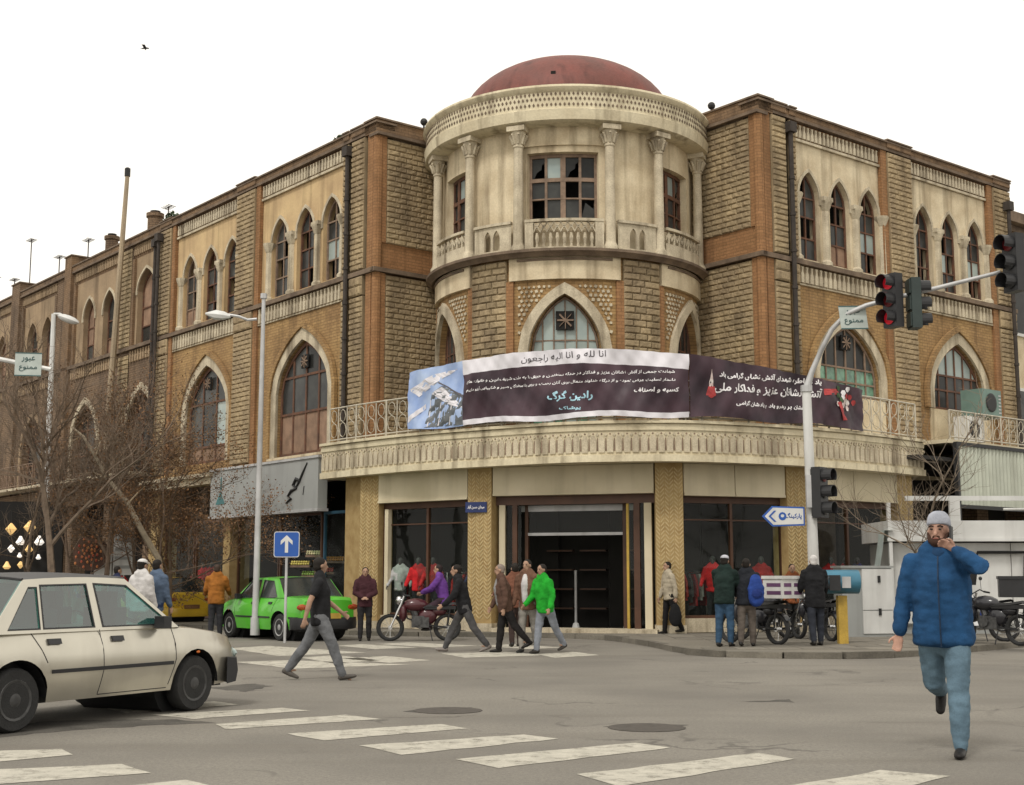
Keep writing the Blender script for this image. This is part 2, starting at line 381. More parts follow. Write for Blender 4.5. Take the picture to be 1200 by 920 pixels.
# ------------------------------------------------------------------ road, pavements, markings
def asphalt_mat():
    m = bpy.data.materials.new('asphalt'); m.use_nodes = True; nt = m.node_tree; N = nt.nodes; Lk = nt.links; b = N['Principled BSDF']
    geo = N.new('ShaderNodeNewGeometry')
    def nz(sc, det=5, rough=.55, v=None):
        n = N.new('ShaderNodeTexNoise'); n.inputs['Scale'].default_value = sc; n.inputs['Detail'].default_value = det; n.inputs['Roughness'].default_value = rough
        Lk.new(v or geo.outputs['Position'], n.inputs['Vector']); return n.outputs[0]
    def rng(v, a, c, lo=0, hi=1):
        r = N.new('ShaderNodeMapRange'); r.inputs[1].default_value = a; r.inputs[2].default_value = c; r.inputs[3].default_value = lo; r.inputs[4].default_value = hi; Lk.new(v, r.inputs[0]); return r.outputs[0]
    def mix(f, a, c, mode='MIX'):
        x = N.new('ShaderNodeMixRGB'); x.blend_type = mode
        for i, v in ((0, f), (1, a), (2, c)):
            if isinstance(v, bpy.types.NodeSocket): Lk.new(v, x.inputs[i])
            else: x.inputs[i].default_value = v
        return x.outputs[0]
    c = mix(rng(nz(.35, 6), .38, .66), (.185, .172, .146, 1), (.125, .116, .10, 1))
    mp = N.new('ShaderNodeMapping'); mp.inputs['Scale'].default_value = (.16, 1.5, 1); mp.inputs['Rotation'].default_value = (0, 0, .15); Lk.new(geo.outputs['Position'], mp.inputs[0])
    c = mix(rng(nz(1, 4, .5, mp.outputs[0]), .52, .72, 0, .55), c, (.115, .102, .083, 1))
    c = mix(rng(nz(26, 3), .4, .62, 0, .5), c, (.11, .1, .09, 1))
    c = mix(rng(nz(70, 2), .3, .7, 0, .8), c, mix(1.0, c, (1.5, 1.5, 1.5, 1), 'MULTIPLY'))
    vo = N.new('ShaderNodeTexVoronoi'); vo.feature = 'DISTANCE_TO_EDGE'; vo.inputs['Scale'].default_value = .33
    ds = N.new('ShaderNodeVectorMath'); ds.operation = 'ADD'; nn = N.new('ShaderNodeTexNoise'); nn.inputs['Scale'].default_value = 1.1; nn.inputs['Detail'].default_value = 6
    sc = N.new('ShaderNodeVectorMath'); sc.operation = 'SCALE'; sc.inputs[3].default_value = 1.6
    Lk.new(geo.outputs['Position'], nn.inputs['Vector']); Lk.new(nn.outputs[1], sc.inputs[0]); Lk.new(geo.outputs['Position'], ds.inputs[0]); Lk.new(sc.outputs[0], ds.inputs[1]); Lk.new(ds.outputs[0], vo.inputs['Vector'])
    msk = N.new('ShaderNodeMath'); msk.operation = 'MULTIPLY'; Lk.new(rng(vo.outputs[0], .005, .017, 1, 0), msk.inputs[0]); Lk.new(rng(nz(.5, 2), .5, .62, 0, .55), msk.inputs[1])
    c = mix(msk.outputs[0], c, (.05, .045, .04, 1))
    Lk.new(c, b.inputs['Base Color']); b.inputs['Roughness'].default_value = .82; b.inputs['Specular IOR Level'].default_value = .35
    bp = N.new('ShaderNodeBump'); bp.inputs['Strength'].default_value = .5; bp.inputs['Distance'].default_value = .01; Lk.new(nz(120, 3), bp.inputs['Height']); Lk.new(bp.outputs[0], b.inputs['Normal'])
    return m
MT['asphalt'] = asphalt_mat()
def worn_paint():
    m = mat('road_paint', (.56, .53, .45), .75, .2, 6, fine=.2); nt = m.node_tree; N = nt.nodes; Lk = nt.links
    b = N['Principled BSDF']; t = N.new('ShaderNodeBsdfTransparent'); mx = N.new('ShaderNodeMixShader'); o = [n for n in N if n.type == 'OUTPUT_MATERIAL'][0]
    n = N.new('ShaderNodeTexNoise'); n.inputs['Scale'].default_value = 4.5; n.inputs['Detail'].default_value = 10; n.inputs['Roughness'].default_value = .75
    g = N.new('ShaderNodeNewGeometry'); Lk.new(g.outputs['Position'], n.inputs['Vector'])
    r = N.new('ShaderNodeMapRange'); r.inputs[1].default_value = .50; r.inputs[2].default_value = .70; r.inputs[3].default_value = .10; r.inputs[4].default_value = .9; Lk.new(n.outputs[0], r.inputs[0])
    Lk.new(r.outputs[0], mx.inputs[0]); Lk.new(b.outputs[0], mx.inputs[1]); Lk.new(t.outputs[0], mx.inputs[2]); Lk.new(mx.outputs[0], o.inputs[0]); return m
PAINT = worn_paint()
q = MB(); n = 12
for i in range(n):
    for j in range(n):
        x0, x1 = -420 + 840 * i / n, -420 + 840 * (i + 1) / n; y0, y1 = -60 + 900 * j / n, -60 + 900 * (j + 1) / n
        q.add([(x0, y0, 0), (x1, y0, 0), (x1, y1, 0), (x0, y1, 0)], [(0, 1, 2, 3)])
road = put(q, 'road', MT['asphalt'], kind='structure')
# crossing stripes
NEAR = [[(0, 880), (72, 878), (88, 885), (0, 893)], [(-60, 904), (143, 896), (176, 906), (-60, 924)], [(150, 921), (215, 914), (260, 924), (180, 940)],
        [(252, 849), (405, 838), (449, 843), (266, 855)], [(335, 860), (515, 849), (547, 854), (382, 868)], [(423, 874), (616, 861), (655, 866), (472, 885)],
        [(535, 890), (742, 871), (783, 877), (582, 901)], [(678, 908), (888, 883), (932, 890), (727, 922)], [(900, 926), (1035, 903), (1112, 910), (1000, 940)],
        [(176, 838), (330, 830), (362, 833), (226, 843)], [(118, 830), (250, 822), (282, 826), (150, 836)]]
FAR = [[(267, 760), (315, 757), (430, 765), (327, 769)], [(275, 776), (340, 774), (480, 779), (345, 784)], [(352, 771), (395, 768), (445, 774), (392, 778)], [(395, 757), (425, 755), (490, 759), (440, 761)],
       [(400, 772), (452, 769), (505, 774), (457, 777)], [(440, 755), (478, 753), (560, 757), (510, 759)], [(517, 766), (590, 764), (640, 768), (545, 771)], [(560, 757), (600, 755), (660, 759), (620, 761)],
       [(628, 767), (672, 764), (702, 768), (650, 771)]]
def rag(pts, z, step=.22, amp=.02):
    out = []
    for a, b in zip(pts, pts[1:] + pts[:1]):
        k = max(1, int((b - a).length / step))
        for i in range(k): p = a.lerp(b, i / k); out.append(Vector((p.x + RND.uniform(-amp, amp), p.y + RND.uniform(-amp, amp), z)))
    return out
for P in NEAR + FAR:
    pts = rag([ground(*p) for p in P], .004); q = MB(); q.prism(lambda s, d, z: Vector((s, z, d)), [(p.x, p.y) for p in pts], .0035, .004)
    put(q, 'road_marking', PAINT, kind='structure')
patchm = mat('dark_patch', (.11, .101, .087), .9, .4, 3, bump=.5, bscale=30, fine=.4)
for P in ([(478, 834), (505, 830), (556, 829), (550, 832), (512, 836)], [(712, 852), (745, 850), (800, 849), (794, 852), (758, 856)], [(240, 806), (300, 801), (318, 804), (290, 811)],
          [(0, 853), (60, 845), (200, 843), (250, 847), (120, 853), (0, 864)], [(860, 822), (930, 820), (925, 823)]):
    pts = rag([ground(*p) for p in P], .003, .12, .06); q = MB(); q.prism(lambda s, d, z: Vector((s, z, d)), [(p.x, p.y) for p in pts], .0015, .002)
    put(q, 'road_patch', patchm, kind='structure')
# manhole covers set in the two old patches
for px, py in ((525, 833), (758, 853)):
    g = ground(px, py); q = MB(); q.lathe((g.x, g.y, 0), [(.02, 0), (.36, 0), (.36, .006), (.32, .008), (.02, .008)], 18)
    mh = put(q, 'manhole_cover', mat('iron', (.09, .08, .07), .7, .3, 9, metal=.3), kind='structure')

kerb = [ground(*p) for p in ((-420, 704), (-150, 716), (60, 728), (200, 736), (330, 740), (440, 745), (600, 747), (705, 750), (760, 757), (800, 765), (850, 770), (1000, 772), (1100, 767), (1200, 758), (1330, 748), (1500, 738))]
KP = Path([(p.x, p.y) for p in kerb], .4)
pavem = mat('pavement_slabs', (.205, .185, .15), .85, .25, 1.2, bump=.3, bscale=20, fine=.2)
q = MB(); base = [p + (p - Vector((0, 0, 0))).normalized() * 0 for p in KP.p]
row0 = [Vector((p.x, p.y, .105)) for p in KP.p]; bs = []
for p in KP.p: bs.append(Vector((p.x * 1.0 - (20 if p.x < -8 else 0) * 0, p.y + 26, .105)))
q.grid([row0, bs]); put(q, 'pavement', pavem, kind='structure')
# kerb stones, one by one
ks = put(MB().box(I3, 0, .01, 0, .01, -.3, -.29), 'kerb', MT['cream'], kind='structure')
kb = MB(); kb.box(I3, -.5, .5, -.08, .08, 0, .115); kme = mesh_of(kb, 'kerb_stone', mat('kerb_stone', (.19, .172, .14), .9, .3, 2, bump=.5, bscale=20, rnd=.25, fine=.25))
s = 0.0
while s < KP.len - 1:
    p = KP(s + .5, 0, 0); t = (KP(s + .9, 0, 0) - KP(s + .1, 0, 0)); 
    o = inst(kme, 'kerb_stone', ks, Matrix.Translation(p + Vector((0, 0, RND.uniform(-.012, .004)))) @ Matrix.Rotation(atan2(t.y, t.x), 4, 'Z') @ Matrix.Diagonal((.985, 1, 1, 1)))
    s += 1.0
# paving slabs in front of the shops
ps = put(MB().box(I3, 0, .01, 0, .01, -.35, -.34), 'paving', pavem, kind='structure')
sb = MB(); sb.box(I3, -.29, .29, -.29, .29, 0, .012); sme = mesh_of(sb, 'paving_slab', mat('paving_slab', (.215, .195, .16), .85, .3, 1.5, rnd=.22, fine=.2))
cnt = 0
for i in range(-6, 34):
    for j in range(0, 12):
        x, y = -4 + i * .6, 25.0 + j * .6
        # inside pavement only, in view, near the front edge
        near = min(KP.p, key=lambda p: (p.x - x) ** 2 * 3 + (p.y - y) ** 2)
        if y > near.y + .5 and y < near.y + 5 and cnt < 290: inst(sme, 'paving_slab', ps, Matrix.Translation((x, y, .100 + RND.uniform(-.001, .003)))); cnt += 1

# ------------------------------------------------------------------ corner building
B = thing('corner_building', (1.5, 34.5, 0), 'three storey brick and stone corner building with red domed round tower and arched windows', 'building')
STONES = []
def stones(T, s0, s1, z0, z1, d, course=.15, blk=.42, back=True):
    z = z0; n = max(1, round((z1 - z0) / course)); h = (z1 - z0) / n; k = 0
    for i in range(n):
        m = max(1, round((s1 - s0) / blk)); off = (.25 if i % 2 else -.25)
        cuts = [s0] + [s0 + (s1 - s0) * (j + (off if m > 1 else 0) + RND.uniform(-.1, .1)) / m for j in range(1, m)] + [s1]
        for a, b in zip(cuts, cuts[1:]): STONES.append((T, (a + b) / 2, d, z0 + (i + .5) * h, (b - a) - .014, h - .014))
    if back: JB.box(T, s0, s1, d - .12, d, z0, z1, max(1, int((s1 - s0) / .4)))
JB = MB()
class Chunks:
    def __init__(s, nm): s.nm = nm; s.l = []
    def new(s, nm=None): m = MB(); s.l.append((nm or s.nm, m)); return m
    def box(s, *a, **k): return s.new().box(*a, **k)
walls = {k: Chunks(n) for k, n in (('tan_brick', 'brick_wall'), ('red_brick', 'red_brick_trim'), ('plaster', 'plaster_wall'), ('cream', 'string_course'), ('dark_ledge', 'ledge'), ('pale_plaster', 'pale_plaster_wall'), ('frieze', 'frieze'))}

def colonette(mb, T, s, d, z0, z1, r=.085):
    p = [(r * 1.5, 0), (r * 1.5, .1), (r, .16), (r * .92, z1 - z0 - .3), (r * 1.1, z1 - z0 - .26), (r * 1.7, z1 - z0 - .06), (r * 1.8, z1 - z0)]
    mb.lathe((s, d, z0), p, 8, T=T)

def wing(T, right, bays, pils, reds, send, big):
    tb, rb, pl, cr, dk, fz = (walls[k] for k in ('tan_brick', 'red_brick', 'plaster', 'cream', 'dark_ledge', 'frieze'))
    arch_wall(tb.new(), T, 0, send, 4.9, 9.86, [b for b in big], .45, 0, 10)
    for (s0, s1, cs, hw) in bays:
        ops = [(c, hw, 9.98, 11.75, 12.45) for c in cs]
        arch_wall((walls['pale_plaster'] if right else pl).new(), T, s0, s1, 9.86, 13.22, ops, .34, -.06, 8)
        for c in cs: surround(cr.new('window_surround'), T, c, hw, 11.6, 11.75, 12.45, .09, -.06, -.02, 8)
        mids = [(a + b) / 2 for a, b in zip(cs, cs[1:])]
        for m_ in [cs[0] - hw - .14] + mids + [cs[-1] + hw + .14]: colonette(cr.new('colonette'), T, m_, -.05, 9.9, 11.75, .12)
        for m_ in mids: cr.new('capital').box(T, m_ - .2, m_ + .2, -.12, .1, 11.72, 11.84)
        for c in cs:
            miss = set((RND.randrange(2), RND.randrange(4)) for _ in range(3))
            cur = (lambda i, j, k=RND.random(): MT['pane_light'] if (k > .55 and j == 1) else (MT['board'] if (k < .25 and j == 0) else MT['pane']))
            arch_window(T, B, c, hw - .02, 9.98, 11.73, 12.42, -.22, 2, [10.6, 11.2, 11.75], MT['oldwood'] if RND.random() < .5 else MT['wood'], cur, missing=miss, bar=.045)
        bottles(fz.new(), T, s0 + .05, s1 - .05, 13.33, 13.68, -.04)
        bottles(fz.new(), T, s0 + .05, s1 - .05, 9.26, 9.70, .0, pitch=.19, w=.12, dp=.09)
        cr.box(T, s0, s1, -.05, .02, 13.22, 13.29); cr.box(T, s0, s1, -.001, .05, 9.2, 9.245)
        rb.box(T, s0, s1, -.3, -.06, 13.29, 13.75)
    for (cs, hw, zb, zs, za) in big:
        surround(cr.new('window_surround'), T, cs, hw, zb, zs, za, .3, -.02, .07, 10)
        surround(tb.new('brick_arch'), T, cs, hw + .3, zb + .0, zs, za + .36, .16, .02, .13, 10)
    dk.box(T, -.1, send, -.06, .16, 9.74, 9.87); dk.box(T, -.06, send, -.05, .1, 13.75, 13.83)
    rb.new('parapet').box(T, -.1, send, -.5, .1, 13.83, 13.98); dk.box(T, -.14, send, -.55, .15, 13.98, 14.03)
    for a, b in pils:
        stones(T, a, b, 4.95, 9.15, .1); stones(T, a, b, 9.92, 13.7, .1)
        rb.new('parapet').box(T, a - .02, b + .02, -.6, .13, 13.84, 14.05); dk.box(T, a - .05, b + .05, -.62, .17, 14.05, 14.09)
        stones(T, a, b, 9.18, 9.72, .12, .27)
    for a, b in reds: rb.box(T, a, b, -.08, .08, 4.9, 9.73); rb.box(T, a, b, -.1, .06, 9.88, 13.74)

LB = [(3.82, 1.5, 4.98, 6.9, 8.4), (10.05, 1.5, 5.15, 6.9, 8.4)]
RB = [(3.55, 1.35, 6.35, 6.95, 8.35), (8.85, 1.35, 6.35, 6.95, 8.4)]
wing(FL, False, [(1.62, 6.62, [2.45, 3.97, 5.5], .5), (8.12, 12.78, [8.67, 10.2, 11.75], .5)], [(.5, 1.16), (1.34, 1.6), (6.9, 8.1), (13.05, 13.95)], [(6.63, 6.89), (12.79, 13.04), (.14, .4)], 14.0, LB)
wing(FR, True, [(1.42, 5.3, [2.1, 3.45, 4.8], .44), (6.75, 10.85, [7.45, 8.82, 10.2], .44)], [(.42, 1.0), (1.18, 1.4), (5.58, 6.72), (11.15, 12.1)], [(5.31, 5.57), (10.86, 11.14), (.14, .4)], 12.15, RB)
# return walls beside the tower
for T in (FLr, FRr):
    walls['red_brick'].box(T, .0, 3.3, -.3, .0, 9.87, 10.6); walls['red_brick'].box(T, .05, 3.6, -.4, -.1, 4.9, 13.72)
    stones(T, .3, 2.5, 10.6, 13.6, .02, .15, .36); stones(T, .3, 2.5, 4.9, 9.7, .02, .15, .36)
    walls['red_brick'].box(T, -.02, .28, -.3, .05, 4.9, 9.73); walls['red_brick'].box(T, -.02, .28, -.3, .05, 10.6, 13.74)
    walls['dark_ledge'].box(T, -.16, 2.6, -.06, .14, 9.745, 9.865)
    walls['red_brick'].new('parapet').box(T, -.1, 3.2, -.5, .1, 13.72, 14.08); walls['dark_ledge'].box(T, -.15, 3.2, -.52, .15, 14.08, 14.13); walls['dark_ledge'].box(T, -.1, 3.2, -.3, .16, 13.64, 13.72)
# round corner shafts
for P, T in ((CL, FL), (CR, FR)):
    for z0, z1 in ((4.9, 9.74), (9.87, 13.74)): walls['red_brick'].new('corner_shaft').lathe(T(.06, -.06, z0), [(.14, 0), (.14, z1 - z0)], 10)

# --- big arched windows of the wings
def mixpane(i, j): return MT['pane']
arch_window(FL, B, *[3.82, 1.46, 4.98, 6.88, 8.36], -.13, 4, [6.25, 7.35], MT['wood'], lambda i, j: MT['board'] if j == 0 else MT['pane'], single=True, bar=.07, rosette=(3.82, 7.75, .2))
arch_window(FL, B, *[10.05, 1.46, 5.15, 6.88, 8.36], -.13, 3, [5.7, 7.15], MT['wood'], lambda i, j: MT['board'] if j == 0 else (MT['pane_light'] if (i == 0 and j == 1) else MT['pane']), single=True, bar=.07, rosette=(10.1, 7.8, .2))
arch_window(FR, B, *[3.55, 1.31, 6.35, 6.93, 8.31], -.13, 6, [6.75, 7.15], MT['oldwood'], lambda i, j: MT['pane_green'] if j < 2 else MT['pane'], single=True, bar=.05, rosette=(3.5, 7.85, .2))
arch_window(FR, B, *[8.85, 1.31, 6.35, 6.93, 8.36], -.13, 6, [6.95, 7.4], MT['wood'], lambda i, j: MT['pane_light'] if j == 2 else MT['pane'], single=True, bar=.055)
pp = walls['pale_plaster']
for c in (3.55, 8.85): pp.box(FR, c - 1.55, c + 1.55, -.2, .05, 4.9, 6.33)
pp.box(FL, 1.95, 5.7, -.1, .12, 4.86, 4.97)

# --- near-black sheets behind the windows, standing in for the shade of rooms
q = MB(); q.box(FL, .3, 14, -1.1, -1.0, 4.6, 13.6); put(q, 'interior_shade_sheet', MT['void'], B)
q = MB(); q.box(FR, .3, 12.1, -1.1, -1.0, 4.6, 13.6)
put(q, 'interior_shade_sheet', MT['void'], B)

# --- the round tower
R2 = 3.5; TD = drum(R2); RL = 3.6; TL = drum(RL)
def A(deg, R): return radians(deg) * R
rw = []
up = walls['pale_plaster'].new('tower_wall')
# upper cylinder: plaster wall with three window openings
def rect_wall(mb, T, R, a0, a1, z0, z1, ops, d=0.0, rev=.3):
    cur = a0
    def pl_(a, b, lo, hi):
        k = max(1, int((b - a) / 4))
        for i in range(k):
            x0 = A(a + (b - a) * i / k, R); x1 = A(a + (b - a) * (i + 1) / k, R); mb.poly(T, [(x0, d, lo), (x1, d, lo), (x1, d, hi), (x0, d, hi)])
    for a, b, lo, hi in ops:
        pl_(cur, a, z0, z1); pl_(a, b, z0, lo); pl_(a, b, hi, z1)
        for x in (a, b): X = A(x, R); mb.poly(T, [(X, d, lo), (X, d, hi), (X, d - rev, hi), (X, d - rev, lo)])
        k = 6
        for i in range(k):
            x0 = A(a + (b - a) * i / k, R); x1 = A(a + (b - a) * (i + 1) / k, R)
            for z in (lo, hi): mb.poly(T, [(x0, d, z), (x1, d, z), (x1, d - rev, z), (x0, d - rev, z)])
        cur = b
    pl_(cur, a1, z0, z1)
UW = [(-68, -47, 10.4, 12.15), (-15.8, 14.6, 10.45, 12.25), (46.5, 69, 10.4, 12.15)]
rect_wall(up, TD, R2, -110, 110, 9.6, 12.95, UW)
for a, b, lo, hi in UW:   # sash windows with broken panes
    T = TD; k = 4 if b - a > 25 else 3; q = MB(); d = -.22
    xs = [A(a + (b - a) * i / k, R2) for i in range(k + 1)]
    for x in xs: w = .07 if x in (xs[0], xs[-1], xs[k // 2]) else .035; q.box(T, x - w, x + w, d - .03, d + .04, lo, hi)
    for z, w in ((lo + .03, .05), (lo + (hi - lo) * .62, .05), (hi - .04, .05), (lo + (hi - lo) * .34, .02)): q.box(T, xs[0], xs[-1], d - .025, d + .045, z - w, z + w, 6)
    fr = put(q, 'window', MT['oldwood'] if b - a > 25 else MT['wood'], B)
    zs_ = [lo, lo + (hi - lo) * .34, lo + (hi - lo) * .62, hi]
    for i in range(k):
        for j in range(3):
            if (i + 2 * j) % 4 == 0 and j < 2: continue
            x0, x1 = xs[i], xs[i + 1]; z0, z1 = zs_[j], zs_[j + 1]; q = MB()
            if j == 2 and i % 2 == 0:   # jagged broken pane
                pts = [(x0, z0), (x0 + .12, z0 + .05), (x0 + .2, z0 + .22), (x0 + .33, z0 + .3), (x1 - .12, z0 + .42), (x1, z0 + .5), (x1, z1), (x0, z1)]
            elif i == k - 1 and j == 0: pts = [(x0, z0), (x1, z0), (x1, z1), (x1 - .1, z1 - .25), (x0 + .15, z1 - .1)]
            else: pts = [(x0, z0), (x1, z0), (x1, z1), (x0, z1)]
            q.add([T(x, d, z) for x, z in pts], [tuple(range(len(pts)))], pts); put(q, 'pane', MT['pane_light'] if (i + j) % 3 == 0 and j else MT['pane'], fr)
q = MB(); q.lathe((O.x, O.y, 0), [(2.75, 5), (2.75, 9.5)], 24); put(q, 'interior_shade_sheet', MT['void'], B); q = MB(); q.lathe((O.x, O.y, 0), [(2.7, 9.7), (2.7, 12.9)], 24); put(q, 'interior_shade_sheet', MT['void'], B)  # near-black cylinders: the shade inside the tower, put into colour
lint = walls['pale_plaster'].new('lintel')
lint.box(TD, A(-19, R2), A(18.5, R2), -.02, .06, 12.42, 12.93, 8)
# columns with leafy capitals
def ring(mb, R, a0, a1, d0, d1, z0, z1, step=4): mb.box(drum(R), A(a0, R), A(a1, R), d0, d1, z0, z1, max(2, int((a1 - a0) / step)))
RC = 3.72; TCc = drum(RC)
for a in (-71, -42, -18.4, 18.3, 41, 74.5):
    c = TCc(A(a, RC), 0, 9.62); q = MB()
    q.lathe(c, [(.19, 0), (.19, .12), (.15, .18), (.135, .24), (.125, 1.6), (.118, 2.72), (.14, 2.74), (.14, 2.78), (.12, 2.8), (.15, 2.95), (.2, 3.14), (.17, 3.16)], 14)
    col = put(q, 'column', MT['cream'], B, smooth=True)
    q = MB()
    for k in range(8):
        t = 2 * pi * k / 8; u = Vector((cos(t), sin(t), 0))
        q.tube([c + u * .13 + Vector((0, 0, 2.82)), c + u * .17 + Vector((0, 0, 2.95)), c + u * .23 + Vector((0, 0, 3.06)), c + u * .25 + Vector((0, 0, 3.02))], [.035, .04, .035, .02], 5)
    x = A(a, RC); q.box(TCc, x - .23, x + .23, -.23, .23, 3.14 + 9.62, 3.27 + 9.62); put(q, 'capital', MT['cream'], col)
# floor slab, parapet panels between columns
q = MB(); q.lathe((O.x, O.y, 0), [(1.5, 9.5), (3.72, 9.5), (3.80, 9.44), (3.86, 9.5), (3.95, 9.55), (3.95, 9.62), (1.5, 9.62)], 72); put(q, 'balcony_slab', MT['dark_ledge'], B, smooth=True)
RBp = 3.74; TB = drum(RBp)
def balustrade(a0, a1, kind):
    q = MB(); x0, x1 = A(a0, RBp), A(a1, RBp); n = 6; z0, z1 = 9.62, 10.42
    q.box(TB, x0, x1, -.07, .07, z1 - .07, z1, n); q.box(TB, x0, x1, -.06, .06, z0, z0 + .07, n)
    if kind == 'arches':
        m = (x0 + x1) / 2; w = (x1 - x0)
        arch_wall(q, TB, x0, x1, z0 + .07, z1 - .07, [(m - w * .12, .1, z0 + .09, z0 + .42, z0 + .62), (m + w * .12, .1, z0 + .09, z0 + .42, z0 + .62)], .07, .02, 5, 2)
    elif kind == 'tracery':
        for e in (x0, x1 - .22): q.box(TB, e, e + .22, -.05, .05, z0, z1, 2)
        a, b = x0 + .22, x1 - .22; k = 9; p = (b - a) / k
        for i in range(k):
            c = a + (i + .5) * p; q.tube([TB(c, 0, z0 + .06), TB(c, 0, z0 + .16), TB(c, 0, z0 + .3), TB(c, 0, z0 + .44)], [.045, .03, .055, .03], 6)
            q.strip(TB, [(c - p / 2, z0 + .44), (c, z0 + .6), (c + p / 2, z0 + .44)], [(c - p / 2, z0 + .5), (c, z0 + .66), (c + p / 2, z0 + .5)], -.03, .03)
            q.strip(TB, [(c - p / 2, z0 + .7), (c, z0 + .56), (c + p / 2, z0 + .7)], [(c - p / 2, z0 + .75), (c, z0 + .61), (c + p / 2, z0 + .75)], -.03, .03)
    else:
        q.box(TB, x0, x1, -.03, .03, z0, z0 + .38, n); k = int((x1 - x0) / .2); p = (x1 - x0) / k
        for i in range(k):
            c = x0 + (i + .5) * p; q.strip(TB, [(c - p / 2, z0 + .45), (c, z0 + .62), (c + p / 2, z0 + .45)], [(c - p / 2, z0 + .52), (c, z0 + .7), (c + p / 2, z0 + .52)], -.03, .03)
            q.box(TB, c - .03, c + .03, -.03, .03, z0 + .38, z0 + .62)
    put(q, 'balustrade', MT['cream'], B)
balustrade(-15.4, 15.4, 'tracery'); balustrade(-38.6, -21.2, 'arches'); balustrade(21.2, 38.6, 'arches'); balustrade(-68, -44.4, 'zig'); balustrade(44, 71.5, 'zig')
# cornice of the tower with its lattice band, and the soffit
q = MB(); q.lathe((O.x, O.y, 0), [(2.6, 12.9), (3.86, 12.89), (4.0, 12.95), (4.03, 13.22), (3.98, 13.25), (3.98, 13.68), (4.03, 13.72), (4.07, 13.8), (4.05, 13.86), (3.2, 14.12), (1.5, 14.12)], 96)
cor = put(q, 'cornice', MT['canopy'], B, smooth=True)
q = MB(); T = drum(3.99); n = 132
for i in range(n):
    a = -108 + 216 * i / n; w = 216 / n; 
    for k, (zz, o) in enumerate(((13.3, 0), (13.45, .5), (13.58, 0))):
        x0 = A(a + o * w, 3.99); x1 = A(a + o * w + w * .55, 3.99); q.prism(T, [(x0, zz + .05), ((x0 + x1) / 2, zz), (x1, zz + .05), ((x0 + x1) / 2, zz + .1)], -.005, .004)
put(q, 'lattice_shade_diamonds', MT['dark_ledge'], cor, kind='stuff')  # dark diamonds on the band stand in for shade in its openings
# dome
q = MB(); prof = [(3.12, 14.02)] + [(3.0 * cos(radians(t)), 14.1 + 1.8 * sin(radians(t))) for t in range(0, 90, 6)] + [(.1, 15.91)]
q.lathe((O.x, O.y, 0), prof, 64); dome = put(q, 'dome', MT['dome'], B, smooth=True)
q = MB(); q.box(drum(2.6), A(-7, 2.6), A(-4.5, 2.6), .1, .28, 14.5, 14.68); put(q, 'dome_vent', MT['void'], dome)
# lower cylinder: arched windows, lattice spandrels, pale tablets
LW = [(A(-65, RL), .86, 5.0, 7.05, 8.45), (A(0, RL), .93, 5.0, 7.1, 8.5), (A(65, RL), .86, 5.0, 7.05, 8.45)]
arch_wall(walls['tan_brick'].new('tower_wall'), TL, A(-110, RL), A(110, RL), 4.9, 9.5, LW, .35, 0, 10, 10)
for k, w in enumerate(LW):
    surround(walls['cream'].new('window_surround'), TL, w[0], w[1], w[2], w[3], w[4], .25, -.02, .09, 10)
    arch_window(TL, B, w[0], w[1] - .02, w[2], w[3], w[4] - .03, -.22, 6 if k == 1 else 5, [6.2, 7.0, 7.35], MT['oldwood'] if k == 1 else MT['wood'],
                (lambda i, j: MT['pane_light'] if j > 1 or i % 2 else MT['pane_green']) if k == 1 else MT['pane'], single=(k == 1), bar=.035, rosette=(w[0], 7.85, .24) if k == 1 else None)
    c = w[0]; walls['pale_plaster'].new('tablet').box(TL, c - 1.42, c + 1.42, -.02, .1, 8.88, 9.46, 10)
    walls['dark_ledge'].box(TL, c - 1.2, c + 1.2, .1, .13, 9.36, 9.42, 8)
    fz = MB()
    for i in range(-9, 10):      # pierced spandrel pattern
        for j in range(11):
            x = c + i * .13 + (.065 if j % 2 else 0); z = 7.55 + j * .115
            if abs(x - c) > 1.22 or z > 8.76: continue
            if abs(x - c) < w[1] + .3 and z < zat(c, w[1] + .3, 7.1, 8.85, x) + .05: continue
            r = RND.uniform(.035, .055); a = RND.random() * 1.5
            fz.prism(TL, [(x + r * cos(a + t), z + r * sin(a + t)) for t in (0, 1.57, 3.14, 4.71)], 0, .035)
    put(fz, 'spandrel_pattern', MT['cream'], B, kind='stuff')
    for e in (-1, 1): walls['red_brick'].box(TL, c + e * 1.42 - .1, c + e * 1.42 + .1, -.02, .06, 4.95, 8.87)
for a, b in ((-41.5, -24), (24, 41.5)): stones(TL, A(a, RL) , A(b, RL), 4.95, 9.44, .05, .17, .42)
for a, b in ((-100, -89), (89, 100)): stones(TL, A(a, RL), A(b, RL), 4.95, 9.44, .05, .17, .42)

for k, w in walls.items():
    for nm, m_ in w.l: put(m_, nm, MT['parapet' if nm == 'parapet' else 'cream' if k == 'frieze' else k], B, kind='stuff' if k == 'frieze' else None)
put(JB, 'stone_backing', MT['joint'], B, kind='stuff')
